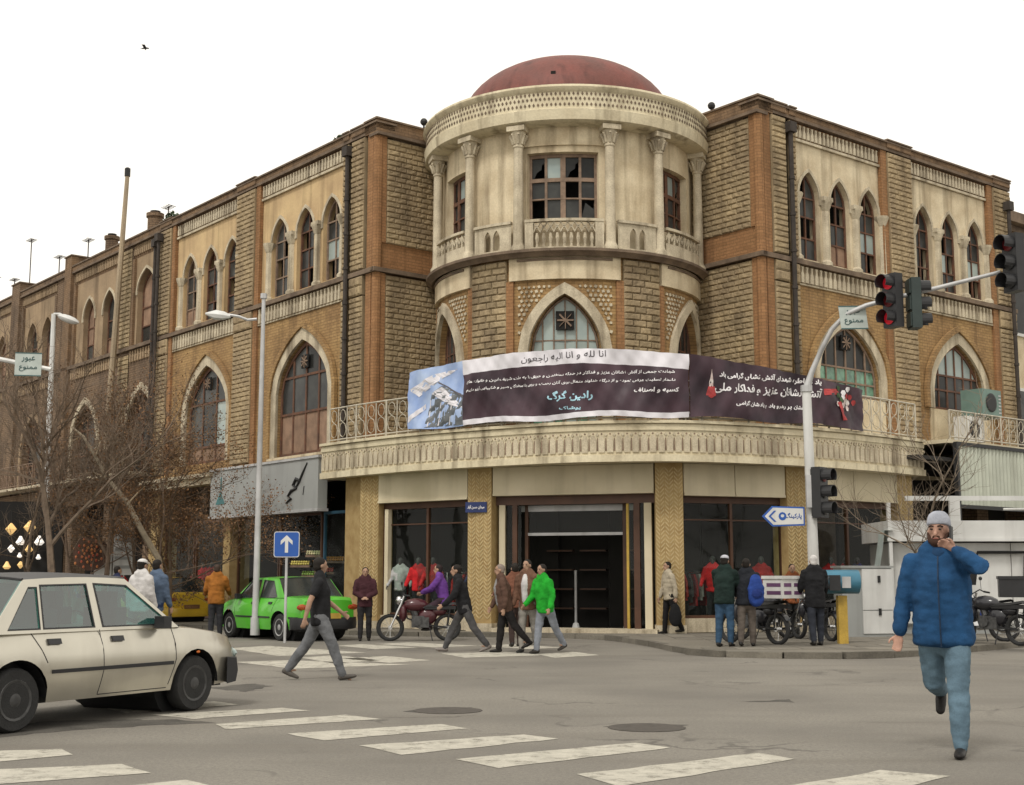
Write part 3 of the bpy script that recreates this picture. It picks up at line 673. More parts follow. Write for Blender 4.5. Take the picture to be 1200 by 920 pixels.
# rough stones: the 300 that show largest singly, the rest joined
def stone_mesh(seed):
    r = random.Random(seed); q = MB(); n = 4; rows = []
    ys = [-.5, -.34, .34, .5]; xs = [-.5, -.4, 0, .4, .5]
    V = [[None] * 5 for _ in range(4)]
    for j, z in enumerate(ys):
        for i, x in enumerate(xs):
            edge = i in (0, 4) or j in (0, 3); V[j][i] = Vector((x + (0 if edge else r.uniform(-.05, .05)), (-.25 if edge else -1 + r.uniform(-.35, .2)), z))
    q.grid(V); 
    ringv = [V[0][0], V[0][4], V[3][4], V[3][0]]
    for a, b in zip(ringv, ringv[1:] + ringv[:1]): q.add([a, b, Vector((b.x, 0.2, b.z)), Vector((a.x, 0.2, a.z))], [(0, 1, 2, 3)])
    return q
SM = [stone_mesh(k) for k in range(4)]; SMe = [mesh_of(m_, 'stone_block', MT['stone']) for m_ in SM]
def stone_M(T, s, d, z, w, h):
    p = T(s, d, z); t = (T(s + .01, d, z) - T(s - .01, d, z)).normalized(); nn = (T(s, d + .01, z) - T(s, d, z)).normalized(); dep = .038
    return Matrix(((t.x * w, -nn.x * dep, 0, p.x), (t.y * w, -nn.y * dep, 0, p.y), (0, 0, h, p.z), (0, 0, 0, 1)))
STONES.sort(key=lambda e: -(e[4] * e[5] / (e[0](e[1], 0, 0).length ** 2)) if e[0](e[1], e[2], 0).length < 36.5 and e[3] > 6.9 else 0)
rest = MB()
for i, (T, s, d, z, w, h) in enumerate(STONES):
    M_ = stone_M(T, s, d, z, w, h)
    if i < 300: inst(SMe[i % 4], 'stone_block', B, M_)
    else: m_ = SM[i % 4]; rest.add([M_ @ Vector(v) for v in m_.v], m_.f)
stones_rest = put(rest, 'rough_stonework', mat('rough_stone_far', (.43, .33, .195), .95, .45, 1.1, bump=.8, bscale=16, streak=.4, col2=(.28, .21, .13), fine=.3), B, kind='stuff')

# drainpipes with hopper heads
def pipe(T, s, z0, z1, parent, d=.2):
    q = MB(); q.tube([T(s, d, z0), T(s, d, (z0 + z1) / 2), T(s, d, z1)], .065, 8); q.box(T, s - .13, s + .13, d - .1, d + .12, z1, z1 + .28)
    for z in range(int(z0) + 1, int(z1)): q.tube([T(s, d, z), T(s, d, z + .08)], .085, 8)
    put(q, 'drainpipe', MT['pipe'], parent)
pipe(FL, 1.25, 4.9, 13.3, B); pipe(FR, 1.09, 4.9, 13.3, B); pipe(FL, 13.7, 4.9, 13.3, B, .28); pipe(FR, 11.7, 4.9, 13.0, B, .28)
# roof deck, chimneys and finials standing on it
q = MB(); q.box(FL, 0, 14, -9, -.5, 13.6, 13.8); q.box(FR, 0, 12.15, -9, -.5, 13.61, 13.79); q.box(FL, 14.0 - .3, 14, -9, -.45, 0, 13.7); q.box(FR, 11.85, 12.15, -9, -.45, 0, 13.7)
put(q, 'roof', MT['dark_ledge'], B)
# ------------------------------------------------------------------ balcony canopy over the corner shops
Ln = FC.len; q = MB(); n = 60
q.box(FC, 0, Ln, -.35, 0, 4.16, 5.0, n); q.box(FC, -0.0, Ln, -.3, .09, 5.0, 5.07, n); q.box(FC, 0, Ln, -.3, .06, 4.1, 4.26, n); q.box(FC, 0, Ln, -.3, .035, 4.84, 4.97, n)
can = put(q, 'canopy', MT['canopy'], B)
q = MB(); np_ = int(Ln / .2)
for i in range(np_):
    c = (i + .5) * Ln / np_; q.prism(FC, [(c - .07, 4.32), (c + .07, 4.32), (c + .07, 4.62), (c + .03, 4.72), (c - .03, 4.72), (c - .07, 4.62)], 0, .03)
    q.prism(FC, [(c + .1 - .035, 4.74), (c + .1, 4.70), (c + .1 + .035, 4.74), (c + .1, 4.79)], 0, .028)
put(q, 'canopy_ornament', MT['cream'], can, kind='stuff')
q = MB()
for i in range(np_):
    c = (i + .5) * Ln / np_; q.prism(FC, [(c + .1 - .02, 4.36), (c + .1 + .02, 4.36), (c + .1 + .012, 4.66), (c + .1 - .012, 4.66)], 0, .006); q.prism(FC, [(c - .025, 4.76), (c, 4.735), (c + .025, 4.76), (c, 4.79)], 0, .006)
put(q, 'canopy_shade_slips', MT['oldwood'], can, kind='stuff')  # dark slips on the canopy face, shade between ornaments put into colour
bp_ = [FC(Ln * i / 40, -.2, 0) for i in range(41)]
q = MB(); back = [Vector((p.x + (.3 if p.x < 2 else 2.2), max(p.y + 1.0, 37.6), 0)) for p in bp_]
for z in (4.14, 4.98): q.grid([[Vector((p.x, p.y, z)) for p in bp_], [Vector((p.x, p.y, z)) for p in back]])
put(q, 'balcony_floor', MT['fascia'], B)

# balcony railings: posts, rails and scrolls (left of and beyond the banners)
def railing(T, s0, s1, d, z0, h, parent, m, pitch=.42, name='railing'):
    q = MB(); k = max(1, int((s1 - s0) / pitch)); p = (s1 - s0) / k
    for zz in (z0 + .08, z0 + h): q.tube([T(s0 + (s1 - s0) * i / (2 * k), d, zz) for i in range(2 * k + 1)], .022, 5)
    for i in range(k + 1): q.tube([T(s0 + i * p, d, z0), T(s0 + i * p, d, z0 + h)], .018 if i % 3 else .03, 5)
    for i in range(k):
        c = s0 + (i + .5) * p
        for zc, r in ((z0 + .08 + (h - .08) * .3, (h - .1) * .24), (z0 + .08 + (h - .08) * .74, (h - .1) * .2)):
            q.tube([T(c + r * .8 * cos(t * pi / 4), d, zc + r * sin(t * pi / 4)) for t in range(9)], .012, 4, False)
    return put(q, name, m, parent)
rail_m = mat('railing_paint', (.55, .5, .4), .6, .3, 5, fine=.2)
railing(FC, .25, Ln - .2, -.08, 5.07, .95, B, rail_m)

# ------------------------------------------------------------------ ground floor of the corner
PX = [(-4.05, 35.75), (-3.75, 35.6), (-.78, 33.4), (3.75, 31.95), (7.02, 33.1), (10.4, 35.6)]
gm = MB(); fas = MB(); pil = MB()
def herring(T, s0, s1, d, z0, z1, parent):
    """pillar clad in chevron mosaic bricks"""
    q = MB(); q.box(T, s0, s1, -.5, d, z0, z1); pr = put(q, 'pillar', MT['col_brick'], parent); h = .1; q = MB(); w = (s1 - s0) / 6
    z = z0 + .3
    while z < z1 - .2:
        for c in range(6):
            x = s0 + c * w; a, b = (z, z + h) if c % 2 else (z + h, z)
            q.prism(T, [(x + .01, a), (x + w - .01, b), (x + w - .01, b + .04), (x + .01, a + .04)], d, d + .012)
        z += h
    put(q, 'mosaic_brick', MT['mos2'], pr, kind='stuff'); return pr
segs = []
for i in range(2, 5):
    segs.append((PX[i], PX[i + 1]))
segs = [(PX[1], PX[2]), (PX[2], PX[3]), (PX[3], PX[4]), (PX[4], PX[5])]
for i, (a, b) in enumerate(segs):
    T, l = seg(a, b); m0 = .34
    # fascia boards between the pillars
    z0 = 3.36 if i != 1 else 3.42
    q = MB(); k = [1, 1, 2, 2][i]; w = (l - 2 * m0) / k
    for j in range(k): q = MB(); q.box(T, m0 + j * w + .01, m0 + (j + 1) * w - .01, -.12, .1, z0, 4.13); q.box(T, m0 + j * w + .01, m0 + (j + 1) * w - .01, .1, .125, z0, z0 + .06); put(q, 'fascia_board', MT['fascia'], B)
    q = MB(); q.box(T, m0, l - m0, -.35, -.14, 3.2, 4.13)
    put(q, 'lintel', MT['brown'], B)
    if i != 1: q = MB(); q.box(T, m0, l - m0, -.3, -.05, .12, .45); put(q, 'plinth', MT['cream'], B)
    # room behind
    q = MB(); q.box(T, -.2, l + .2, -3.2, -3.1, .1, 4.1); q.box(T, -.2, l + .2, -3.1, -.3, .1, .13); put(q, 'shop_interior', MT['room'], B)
    if i != 1:
        q = MB(); nb = 2
        for j in range(nb + 1): x = m0 + (l - 2 * m0) * j / nb; q.box(T, x - .035, x + .035, -.24, -.14, .45, 3.2)
        q.box(T, m0, l - m0, -.24, -.135, 2.78, 2.81); q.box(T, m0, l - m0, -.24, -.13, .45, .52)
        fr = put(q, 'shop_window', MT['brown'], B)
        for j in range(nb):
            x0 = m0 + (l - 2 * m0) * j / nb + .035; x1 = m0 + (l - 2 * m0) * (j + 1) / nb - .035
            for z0_, z1_ in ((.52, 2.78), (2.81, 3.2)): q = MB(); q.poly(T, [(x0, -.19, z0_), (x1, -.19, z0_), (x1, -.19, z1_), (x0, -.19, z1_)]); put(q, 'pane', MT['glassd'], fr)
for i in range(1, 6):
    p = Vector((*PX[i], 0)); a = Vector((*PX[max(i - 1, 1)], 0)); b = Vector((*PX[min(i + 1, 5)], 0)); t = (b - a).normalized()
    T = flat(p, t, Vector((t.y, -t.x, 0))); w = .33 if i > 1 else .33
    herring(T, -w, w, .06, .1, 4.15, B)
    q = MB(); q.box(T, -w - .03, w + .03, -.5, .1, .1, .3); put(q, 'pillar_base', MT['cream'], B)
# clothes rails behind the glass
def rack(T, s, d, w, lb, cols):
    t = thing('clothes_rack', tuple(T(s, d, .13)), lb, 'clothes rack', group='clothes racks in and before the shops'); q = MB()
    for e in (-w / 2, w / 2): q.tube([T(s + e, d, .13), T(s + e, d, 1.55)], .02, 5)
    q.tube([T(s - w / 2, d, 1.55), T(s + w / 2, d, 1.55)], .02, 5); put(q, 'frame', MT['chrome'], t); n = int(w / .13)
    for k in range(n):
        x = s - w / 2 + .08 + (w - .16) * k / max(n - 1, 1); c = cols[k % len(cols)]; L = RND.uniform(.6, .85); q = MB()
        q.prism(lambda a, b, z: T(x + b, d + a, z), [(-.2, 1.32), (-.06, 1.5), (.06, 1.5), (.2, 1.32), (.24, .95), (.17, .97), (.17, 1.5 - L), (-.17, 1.5 - L), (-.17, .97), (-.24, .95)], -.03, .03); put(q, 'garment', cloth(c), t)
RC_ = [(.45, .03, .03), (.5, .48, .45), (.3, .02, .02), (.03, .04, .12), (.5, .05, .04), (.1, .1, .1)]
for i, s_, w_, lb in ((0, 1.2, 1.3, 'rail of red and white sportswear left in the leftmost corner window'), (0, 2.6, 1.0, 'rail of red and dark tops right in the leftmost corner window'), (2, .95, 1.0, 'rail of red tops next to the pillar right of the entrance'), (2, 2.6, 1.1, 'rail of mixed tops behind the delivery box'), (3, 1.2, 1.3, 'rail of red tops in the rightmost corner window'), (3, 3.0, 1.2, 'rail of dark and red tops at the right end of the rightmost window')):
    T, l = seg(*segs[i]); rack(T, s_, -.95, w_, lb, RC_[i:] + RC_[:i])
for i in (0,):
    T, l = seg(*segs[i]); q = MB(); q.box(T, .48, .6, -.16, -.02, .45, 3.2); put(q, 'door_jamb', MT['fascia'], B)
# entrance between the second and third pillar
T, l = seg(PX[2], PX[3]); 
for s0, s1, m_, d in ((.45, .6, 'fascia', -.1), (.78, .9, 'brown', -.15), (1.0, 1.08, 'brown', -.5), (3.5, 3.62, 'brown', -.5), (3.85, 4.0, 'brown', -.15), (4.12, 4.3, 'fascia', -.1), (3.66, 3.72, 'yellow', -.2)):
    q = MB(); q.box(T, s0, s1, d - .1, d, .12, 3.2); put(q, 'door_jamb', MT[m_], B)
q = MB(); q.box(T, 1.08, 3.5, -.6, -.5, 2.45, 2.52); q.box(T, .9, 3.85, -.62, -.52, 3.05, 3.2); dr = put(q, 'door_head', MT['steel'], B)
q = MB(); q.poly(T, [(1.08, -.55, 2.52), (3.5, -.55, 2.52), (3.5, -.55, 3.05), (1.08, -.55, 3.05)]); put(q, 'pane', MT['glassd'], dr)
for s0, s1 in ((.62, .78), (4.0, 4.12), (.9, 1.0), (3.72, 3.85)): q = MB(); q.poly(T, [(s0, -.2, .3), (s1, -.2, .3), (s1, -.2, 3.2), (s0, -.2, 3.2)]); put(q, 'pane', MT['glassd'], dr)
q = MB(); q.box(T, .4, 4.5, -.5, .35, .1, .2); put(q, 'door_step', MT['cream'], B)
# shelves deep in the shop
q = MB()
for s in (1.3, 2.2, 3.1):
    for z in (.6, 1.1, 1.6, 2.1): q.box(T, s - .35, s + .35, -2.9, -2.6, z, z + .04)
sh = thing('shelf_rack', (T(2.2, -2.7, .13)), 'dim shelves standing inside the open shop entrance', 'shelf'); put(q, 'shelf', MT['brown'], sh)

# ------------------------------------------------------------------ text helper (letters joined by presentation forms, set right to left)
AR = {'ا': (0xFE8D, 2), 'ب': (0xFE8F, 4), 'پ': (0xFB56, 4), 'ت': (0xFE95, 4), 'ج': (0xFE9D, 4), 'خ': (0xFEA5, 4), 'ح': (0xFEA1, 4), 'د': (0xFEA9, 2), 'ر': (0xFEAD, 2), 'ز': (0xFEAF, 2), 'س': (0xFEB1, 4), 'ش': (0xFEB5, 4),
      'ع': (0xFEC9, 4), 'ف': (0xFED1, 4), 'ق': (0xFED5, 4), 'ک': (0xFB8E, 4), 'گ': (0xFB92, 4), 'ل': (0xFEDD, 4), 'م': (0xFEE1, 4), 'ن': (0xFEE5, 4), 'ه': (0xFEE9, 4), 'و': (0xFEED, 2), 'ی': (0xFBFC, 4), 'آ': (0xFE81, 2), 'ذ': (0xFEAB, 2), 'ض': (0xFEBD, 4), 'ط': (0xFEC1, 4), 'غ': (0xFECD, 4), 'ص': (0xFEB9, 4), 'ث': (0xFE99, 4)}
def shape(t):
    out = []
    for w in t.split(' '):
        s = ''
        for i, c in enumerate(w):
            if c not in AR: s += c; continue
            base, k = AR[c]; pj = i > 0 and w[i - 1] in AR and AR[w[i - 1]][1] == 4; nj = k == 4 and i + 1 < len(w) and w[i + 1] in AR
            s += chr(base + (3 if pj and nj else 1 if pj else 2 if nj else 0))
        out.append(s[::-1] if any(c in AR for c in w) else w)
    return ' '.join(out[::-1])
def text_mesh(body, size):
    cu = bpy.data.curves.new('t', 'FONT'); cu.body = body; cu.size = size; cu.resolution_u = 2; cu.align_x = 'CENTER'
    o = bpy.data.objects.new('t', cu); COL.objects.link(o); dg = bpy.context.evaluated_depsgraph_get()
    me = bpy.data.meshes.new_from_object(o.evaluated_get(dg)); r = ([tuple(v.co) for v in me.vertices], [tuple(p.vertices) for p in me.polygons])
    bpy.data.objects.remove(o); bpy.data.curves.remove(cu); bpy.data.meshes.remove(me); return r
def text_on(T, body, s, z, h, width, dfun, m, parent, bold=0.0, slant=0.0, fa=True):
    V, Fc = text_mesh(shape(body) if fa else body, 1.0)
    if not V: return
    xs = [v[0] for v in V]; ys = [v[1] for v in V]; w0 = max(xs) - min(xs); h0 = max(ys) - min(ys); cx = (max(xs) + min(xs)) / 2; cy = (max(ys) + min(ys)) / 2
    kx = width / w0; ky = h / h0; q = MB()
    for ox, oz in (((0, 0),) if not bold else ((-bold, 0), (bold, 0), (0, bold), (0, -bold))):
        pts = [(s + (x - cx) * kx + ox + (y - cy) * ky * slant, z + (y - cy) * ky + oz) for x, y, _ in V]
        q.add([T(a, dfun(a, b) + abs(ox) * .02, b) for a, b in pts], Fc)
    return put(q, 'lettering', m, parent)

# ------------------------------------------------------------------ mourning banners on the balcony railing
def fold(s, z): return .15 + .035 * sin(s * 4.3 + z * 4.1) + .03 * sin(s * 2.6 - z * 3.4) + .02 * sin(s * 13 - z * 7) + .02 * sin(s * 2.1 + 1 + z) + .012 * sin(s * 21 + z * 17)
def banner_strip(mb, s0, s1, zb, zt, off=0.0, step=.08):
    ns = max(2, int((s1 - s0) / step)); nz = max(2, int(1.6 / .12)); rows = []
    for j in range(nz + 1):
        r = []
        for i in range(ns + 1): s = s0 + (s1 - s0) * i / ns; z = zb(s) + (zt(s) - zb(s)) * j / nz; r.append(FC(s, fold(s, z) + off, z))
        rows.append(r)
    mb.grid(rows)
def s_of(px, py=470):
    best = min(range(0, 600), key=lambda i: abs((lambda p: 600 + F_PX * p.x / (p.y * cos(PITCH) + (6 - EYE) * sin(PITCH)) - px)(FC(Ln * i / 600, .12, 0)))); return Ln * best / 600
SA, SM_, SBn = s_of(480), s_of(807), s_of(1010)
ztop = lambda s: 6.62 + .2 * sin(pi * min(max((s - SA) / (SM_ - SA), 0), 1)) if s < SM_ else 6.62 - .5 * ((s - SM_) / (SBn - SM_))
zbot = lambda s: 5.14 + .035 * sin(s * 2.2) + (-.04 * (s - SM_) / (SBn - SM_) if s > SM_ else 0)
PL = mat('banner_plum', (.03, .019, .026), .5, .5, 1.1, col2=(.075, .042, .055), spec=.3)
WH = mat('banner_white', (.68, .66, .70), .55, .12, 2); INK = mat('banner_ink', (.10, .09, .10), .6); TW = mat('banner_letter_white', (.78, .76, .77), .6, .05, 3)
SKY = mat('banner_sky', (.40, .50, .70), .55, .4, 1.6, col2=(.20, .30, .58)); GR = mat('banner_ruin', (.17, .18, .19), .6, .5, 3, col2=(.06, .07, .08)); CY = mat('banner_letter_blue', (.42, .68, .80), .6)
bn = thing('banner', FC((SA + SM_) / 2, 0, 5.1), 'long mourning banner with white heading strip, dark plum panel and picture of a collapsing tower', 'banner')
s1 = SA + (SM_ - SA) * .235
q = MB(); banner_strip(q, s1, SM_, lambda s: ztop(s) - .36, ztop); banner_strip(q, s1, SM_, zbot, lambda s: zbot(s) + .13); put(q, 'white_strip', WH, bn, smooth=True)
q = MB(); banner_strip(q, s1, SM_, lambda s: zbot(s) + .13, lambda s: ztop(s) - .36); put(q, 'dark_panel', PL, bn, smooth=True)
q = MB(); banner_strip(q, SA, s1, zbot, ztop); put(q, 'sky_picture', SKY, bn, smooth=True)
df = lambda s, z: fold(s, z) + .007
def patch(pts, m, par, name, off=.006, sub=5):
    q = MB(); tri = tessellate_polygon([[Vector((x, z, 0)) for x, z in pts]]); V = [Vector((x, z, 0)) for x, z in pts]
    bm = bmesh.new(); vs = [bm.verts.new(v) for v in V]
    for t in tri: bm.faces.new([vs[i] for i in t])
    bmesh.ops.subdivide_edges(bm, edges=bm.edges, cuts=sub, use_grid_fill=True); bmesh.ops.triangulate(bm, faces=bm.faces)
    bm.verts.index_update(); q.add([FC(v.co.x, fold(v.co.x, v.co.y) + off, v.co.y) for v in bm.verts], [tuple(v.index for v in f.verts) for f in bm.faces]); bm.free(); put(q, name, m, par)
w = s1 - SA; zb = 5.16
patch([(SA + w * .32, zb), (s1, zb), (s1, zb + .75), (SA + w * .62, zb + 1.02), (SA + w * .42, zb + .85)], GR, bn, 'ruin_picture')
patch([(SA + w * .42, zb + .85), (SA + w * .62, zb + 1.0), (s1, zb + .45), (s1, zb + .42), (SA + w * .8, zb + .5)], WH, bn, 'smoke_picture', .012)
patch([(SA + w * .55, zb + 1.15), (s1, zb + .73), (s1, zb + .68), (SA + w * .56, zb + 1.11)], INK, bn, 'jib_picture', .016)
patch([(SA + .02, zb + 1.0), (SA + w * .5, zb + 1.35), (SA + w * .9, zb + 1.42), (SA + w * .6, zb + 1.2), (SA + w * .2, zb + .8)], WH, bn, 'cloud_picture', .008)
patch([(SA + .02, zb + .3), (SA + w * .3, zb + .62), (SA + w * .3, zb + .5), (SA + .02, zb + .15)], WH, bn, 'cloud_picture', .008)
for k in range(6):
    x = SA + w * (.36 + .1 * k); patch([(x, zb + .02), (x + .03, zb + .02), (x + .1, zb + .7 - .05 * k), (x + .07, zb + .7 - .05 * k)], SKY if k % 2 else WH, bn, 'ruin_picture', .01, 2)
cx = (s1 + SM_) / 2
text_on(FC, 'انا لله و انا الیه راجعون', cx - .1, 6.63, .2, 2.1, df, INK, bn, .002)
text_on(FC, 'شهادت جمعی از آتش نشانان عزیز و فداکار در حادثه ساختمان و حریق را به ملت شریف ایران و خانواده های', cx - .1, 6.2, .105, SM_ - s1 - .45, df, TW, bn, .003, .15)
text_on(FC, 'داغدار تسلیت عرض نموده و از درگاه خداوند متعال برای آنان رحمت و برای بازماندگان صبر و شکیبایی آرزو داریم', cx - .1, 6.0, .105, SM_ - s1 - .45, df, TW, bn, .003, .15)
text_on(FC, 'کسبه و اصناف', SM_ - .75, 5.76, .13, 1.0, df, TW, bn, .006, .15)
text_on(FC, 'رادین گرگ', cx + .1, 5.68, .24, 1.05, df, CY, bn, .009, .1)
text_on(FC, 'پوشاک', cx + .1, 5.38, .1, .5, df, CY, bn, .004, .1)
b2 = thing('banner', FC((SM_ + SBn) / 2, 0, 5.1), 'dark plum banner with candle, white lettering and roses, right of the longer banner', 'banner')
q = MB(); banner_strip(q, SM_ + .02, SBn, zbot, ztop, .012); put(q, 'dark_panel', PL, b2, smooth=True)
df2 = lambda s, z: fold(s, z) + .02
RDm = mat('banner_red', (.45, .05, .05), .6, .4, 6); PK = mat('banner_rose', (.7, .66, .62), .6, .4, 9, col2=(.45, .3, .28)); GN = mat('banner_leaf', (.05, .10, .04), .7, .4, 8)
def P2(pts, m, nm, off=.018): patch(pts, m, b2, nm, off, 2)
sc_ = SM_ + .55
P2([(sc_ - .05, 5.75), (sc_ + .05, 5.75), (sc_ + .04, 6.0), (sc_ + .0, 6.32), (sc_ - .04, 6.0)], PK, 'candle_picture')
P2([(sc_ - .12, 5.68), (sc_, 5.6), (sc_ + .12, 5.68), (sc_ + .07, 5.88), (sc_ - .07, 5.88)], RDm, 'candle_picture', .024)
wb_ = SBn - SM_
text_on(FC, 'یاد و خاطره شهدای آتش نشان گرامی باد', SM_ + wb_ * .42, 6.17, .17, wb_ * .56, df2, TW, b2, .007, .1)
text_on(FC, 'آتش نشانان عزیز و فداکار ملی', SM_ + wb_ * .41, 5.87, .27, wb_ * .58, df2, TW, b2, .008, .1)
text_on(FC, 'راهشان پر رهرو باد و یادشان گرامی', SM_ + wb_ * .42, 5.5, .14, wb_ * .4, df2, TW, b2, .006, .1)
fx = SBn - .75
P2([(fx - .75, 6.02), (fx - .2, 6.06), (fx - .2, 5.92), (fx - .75, 5.86)], RDm, 'sleeve_picture', .02)
for k in range(15):
    a = k * 2.4; r = .06 + .024 * k; c = (fx + r * cos(a), 5.82 + r * .8 * sin(a)); rr = .075
    P2([(c[0] + rr * cos(t * 1.05), c[1] + rr * sin(t * 1.05)) for t in range(6)], (PK, TW, PK, RDm, GN)[k % 5], 'rose_picture', .022 + .001 * k)
P2([(fx - .35, 5.7), (fx - .2, 5.75), (fx + .05, 5.3), (fx - .1, 5.28)], RDm, 'rose_picture', .042)

# ------------------------------------------------------------------ left wing ground floor and shop sign
def pier(T, s0, s1, z1=4.55, m='col_brick', d=.1, par=None):
    q = MB(); q.box(T, s0, s1, -.6, d, .1, z1); return put(q, 'pier', MT[m], par or B)
for s0, s1 in ((.25, 1.2), (7.95, 8.4), (13.25, 14.0)): pier(FL, s0, s1)
q = MB(); q.box(FL, 0, 14, -.5, .12, 4.55, 4.9); put(q, 'red_brick_trim', MT['tan_brick'], B)
q = MB(); q.box(FL, 8.6, 14.0, 0, .55, 4.62, 4.74); q.box(FL, 8.6, 14.0, 0, .4, 4.4, 4.62); put(q, 'ledge', MT['cream'], B)
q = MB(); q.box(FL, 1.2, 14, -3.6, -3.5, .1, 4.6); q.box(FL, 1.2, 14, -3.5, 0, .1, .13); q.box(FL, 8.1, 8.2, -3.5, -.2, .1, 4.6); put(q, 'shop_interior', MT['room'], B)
for s0, s1 in ((1.3, 2.7), (2.8, 5.2), (5.25, 7.85), (8.5, 10.8), (10.9, 13.15)):
    q = MB()
    for x in (s0, s1 - .06): q.box(FL, x, x + .06, -.2, -.12, .14, 3.3)
    q.box(FL, s0, s1, -.2, -.115, 3.2, 3.28); q.box(FL, s0, s1, -.2, -.115, .14, .3); fr = put(q, 'shop_window', mat('blue_frame', (.03, .09, .14), .5) if s0 < 2 else MT['brown'], B)
    q = MB(); q.poly(FL, [(s0, -.16, .3), (s1, -.16, .3), (s1, -.16, 3.2), (s0, -.16, 3.2)]); put(q, 'pane', MT['glassd'], fr)
sg = thing('shop_sign', FL(5.4, .2, 3.3), 'grey shop signboard with teal triangle and black calligraphy left of the canopy', 'sign')
q = MB(); q.box(FL, 2.15, 8.75, .12, .42, 3.32, 4.78); put(q, 'board', MT['signgrey'], sg)
q = MB(); q.box(FL, 2.1, 8.8, .1, .46, 3.26, 3.34); q.box(FL, 2.1, 8.8, .1, .46, 4.76, 4.83); put(q, 'frame', MT['steel'], sg)
q = MB(); q.prism(FL, [(8.35, 3.7), (7.75, 3.7), (8.05, 4.1)], .42, .435); q.prism(FL, [(8.07, 4.15), (7.98, 4.15), (8.0, 4.55), (8.04, 4.55)], .42, .435); put(q, 'logo', mat('teal_print', (.03, .16, .17), .5), sg)
q = MB()
for P, w in (([(2.75, 4.65), (3.0, 4.35), (3.2, 4.1), (3.45, 3.9)], .04), ([(3.1, 4.15), (3.35, 4.22), (3.5, 4.05), (3.3, 3.95)], .06), ([(3.3, 3.95), (3.6, 3.9), (3.8, 3.75), (3.6, 3.68), (3.9, 3.55)], .05), ([(2.9, 4.0), (2.95, 3.75)], .025)):
    q.tube([FL(s, .43, z) for s, z in P], [w * (.5 if i in (0, len(P) - 1) else 1) for i in range(len(P))], 6)
put(q, 'calligraphy', MT['black'], sg)
# pavement-side street name plate on the second pillar
pt, l = seg(PX[1], PX[2]); np2 = thing('street_plate', pt(l - .25, .1, 3.0), 'small dark blue street name plate on the mosaic pillar beside the entrance', 'sign')
T, _ = seg(PX[2], PX[3]); q = MB(); q.box(T, -.36, .2, .1, .13, 3.02, 3.28); put(q, 'plate', mat('plate_blue', (.015, .03, .12), .4), np2)
text_on(T, 'میدان حسن آباد', -.08, 3.15, .1, .44, lambda s, z: .136, TW, np2, .003)

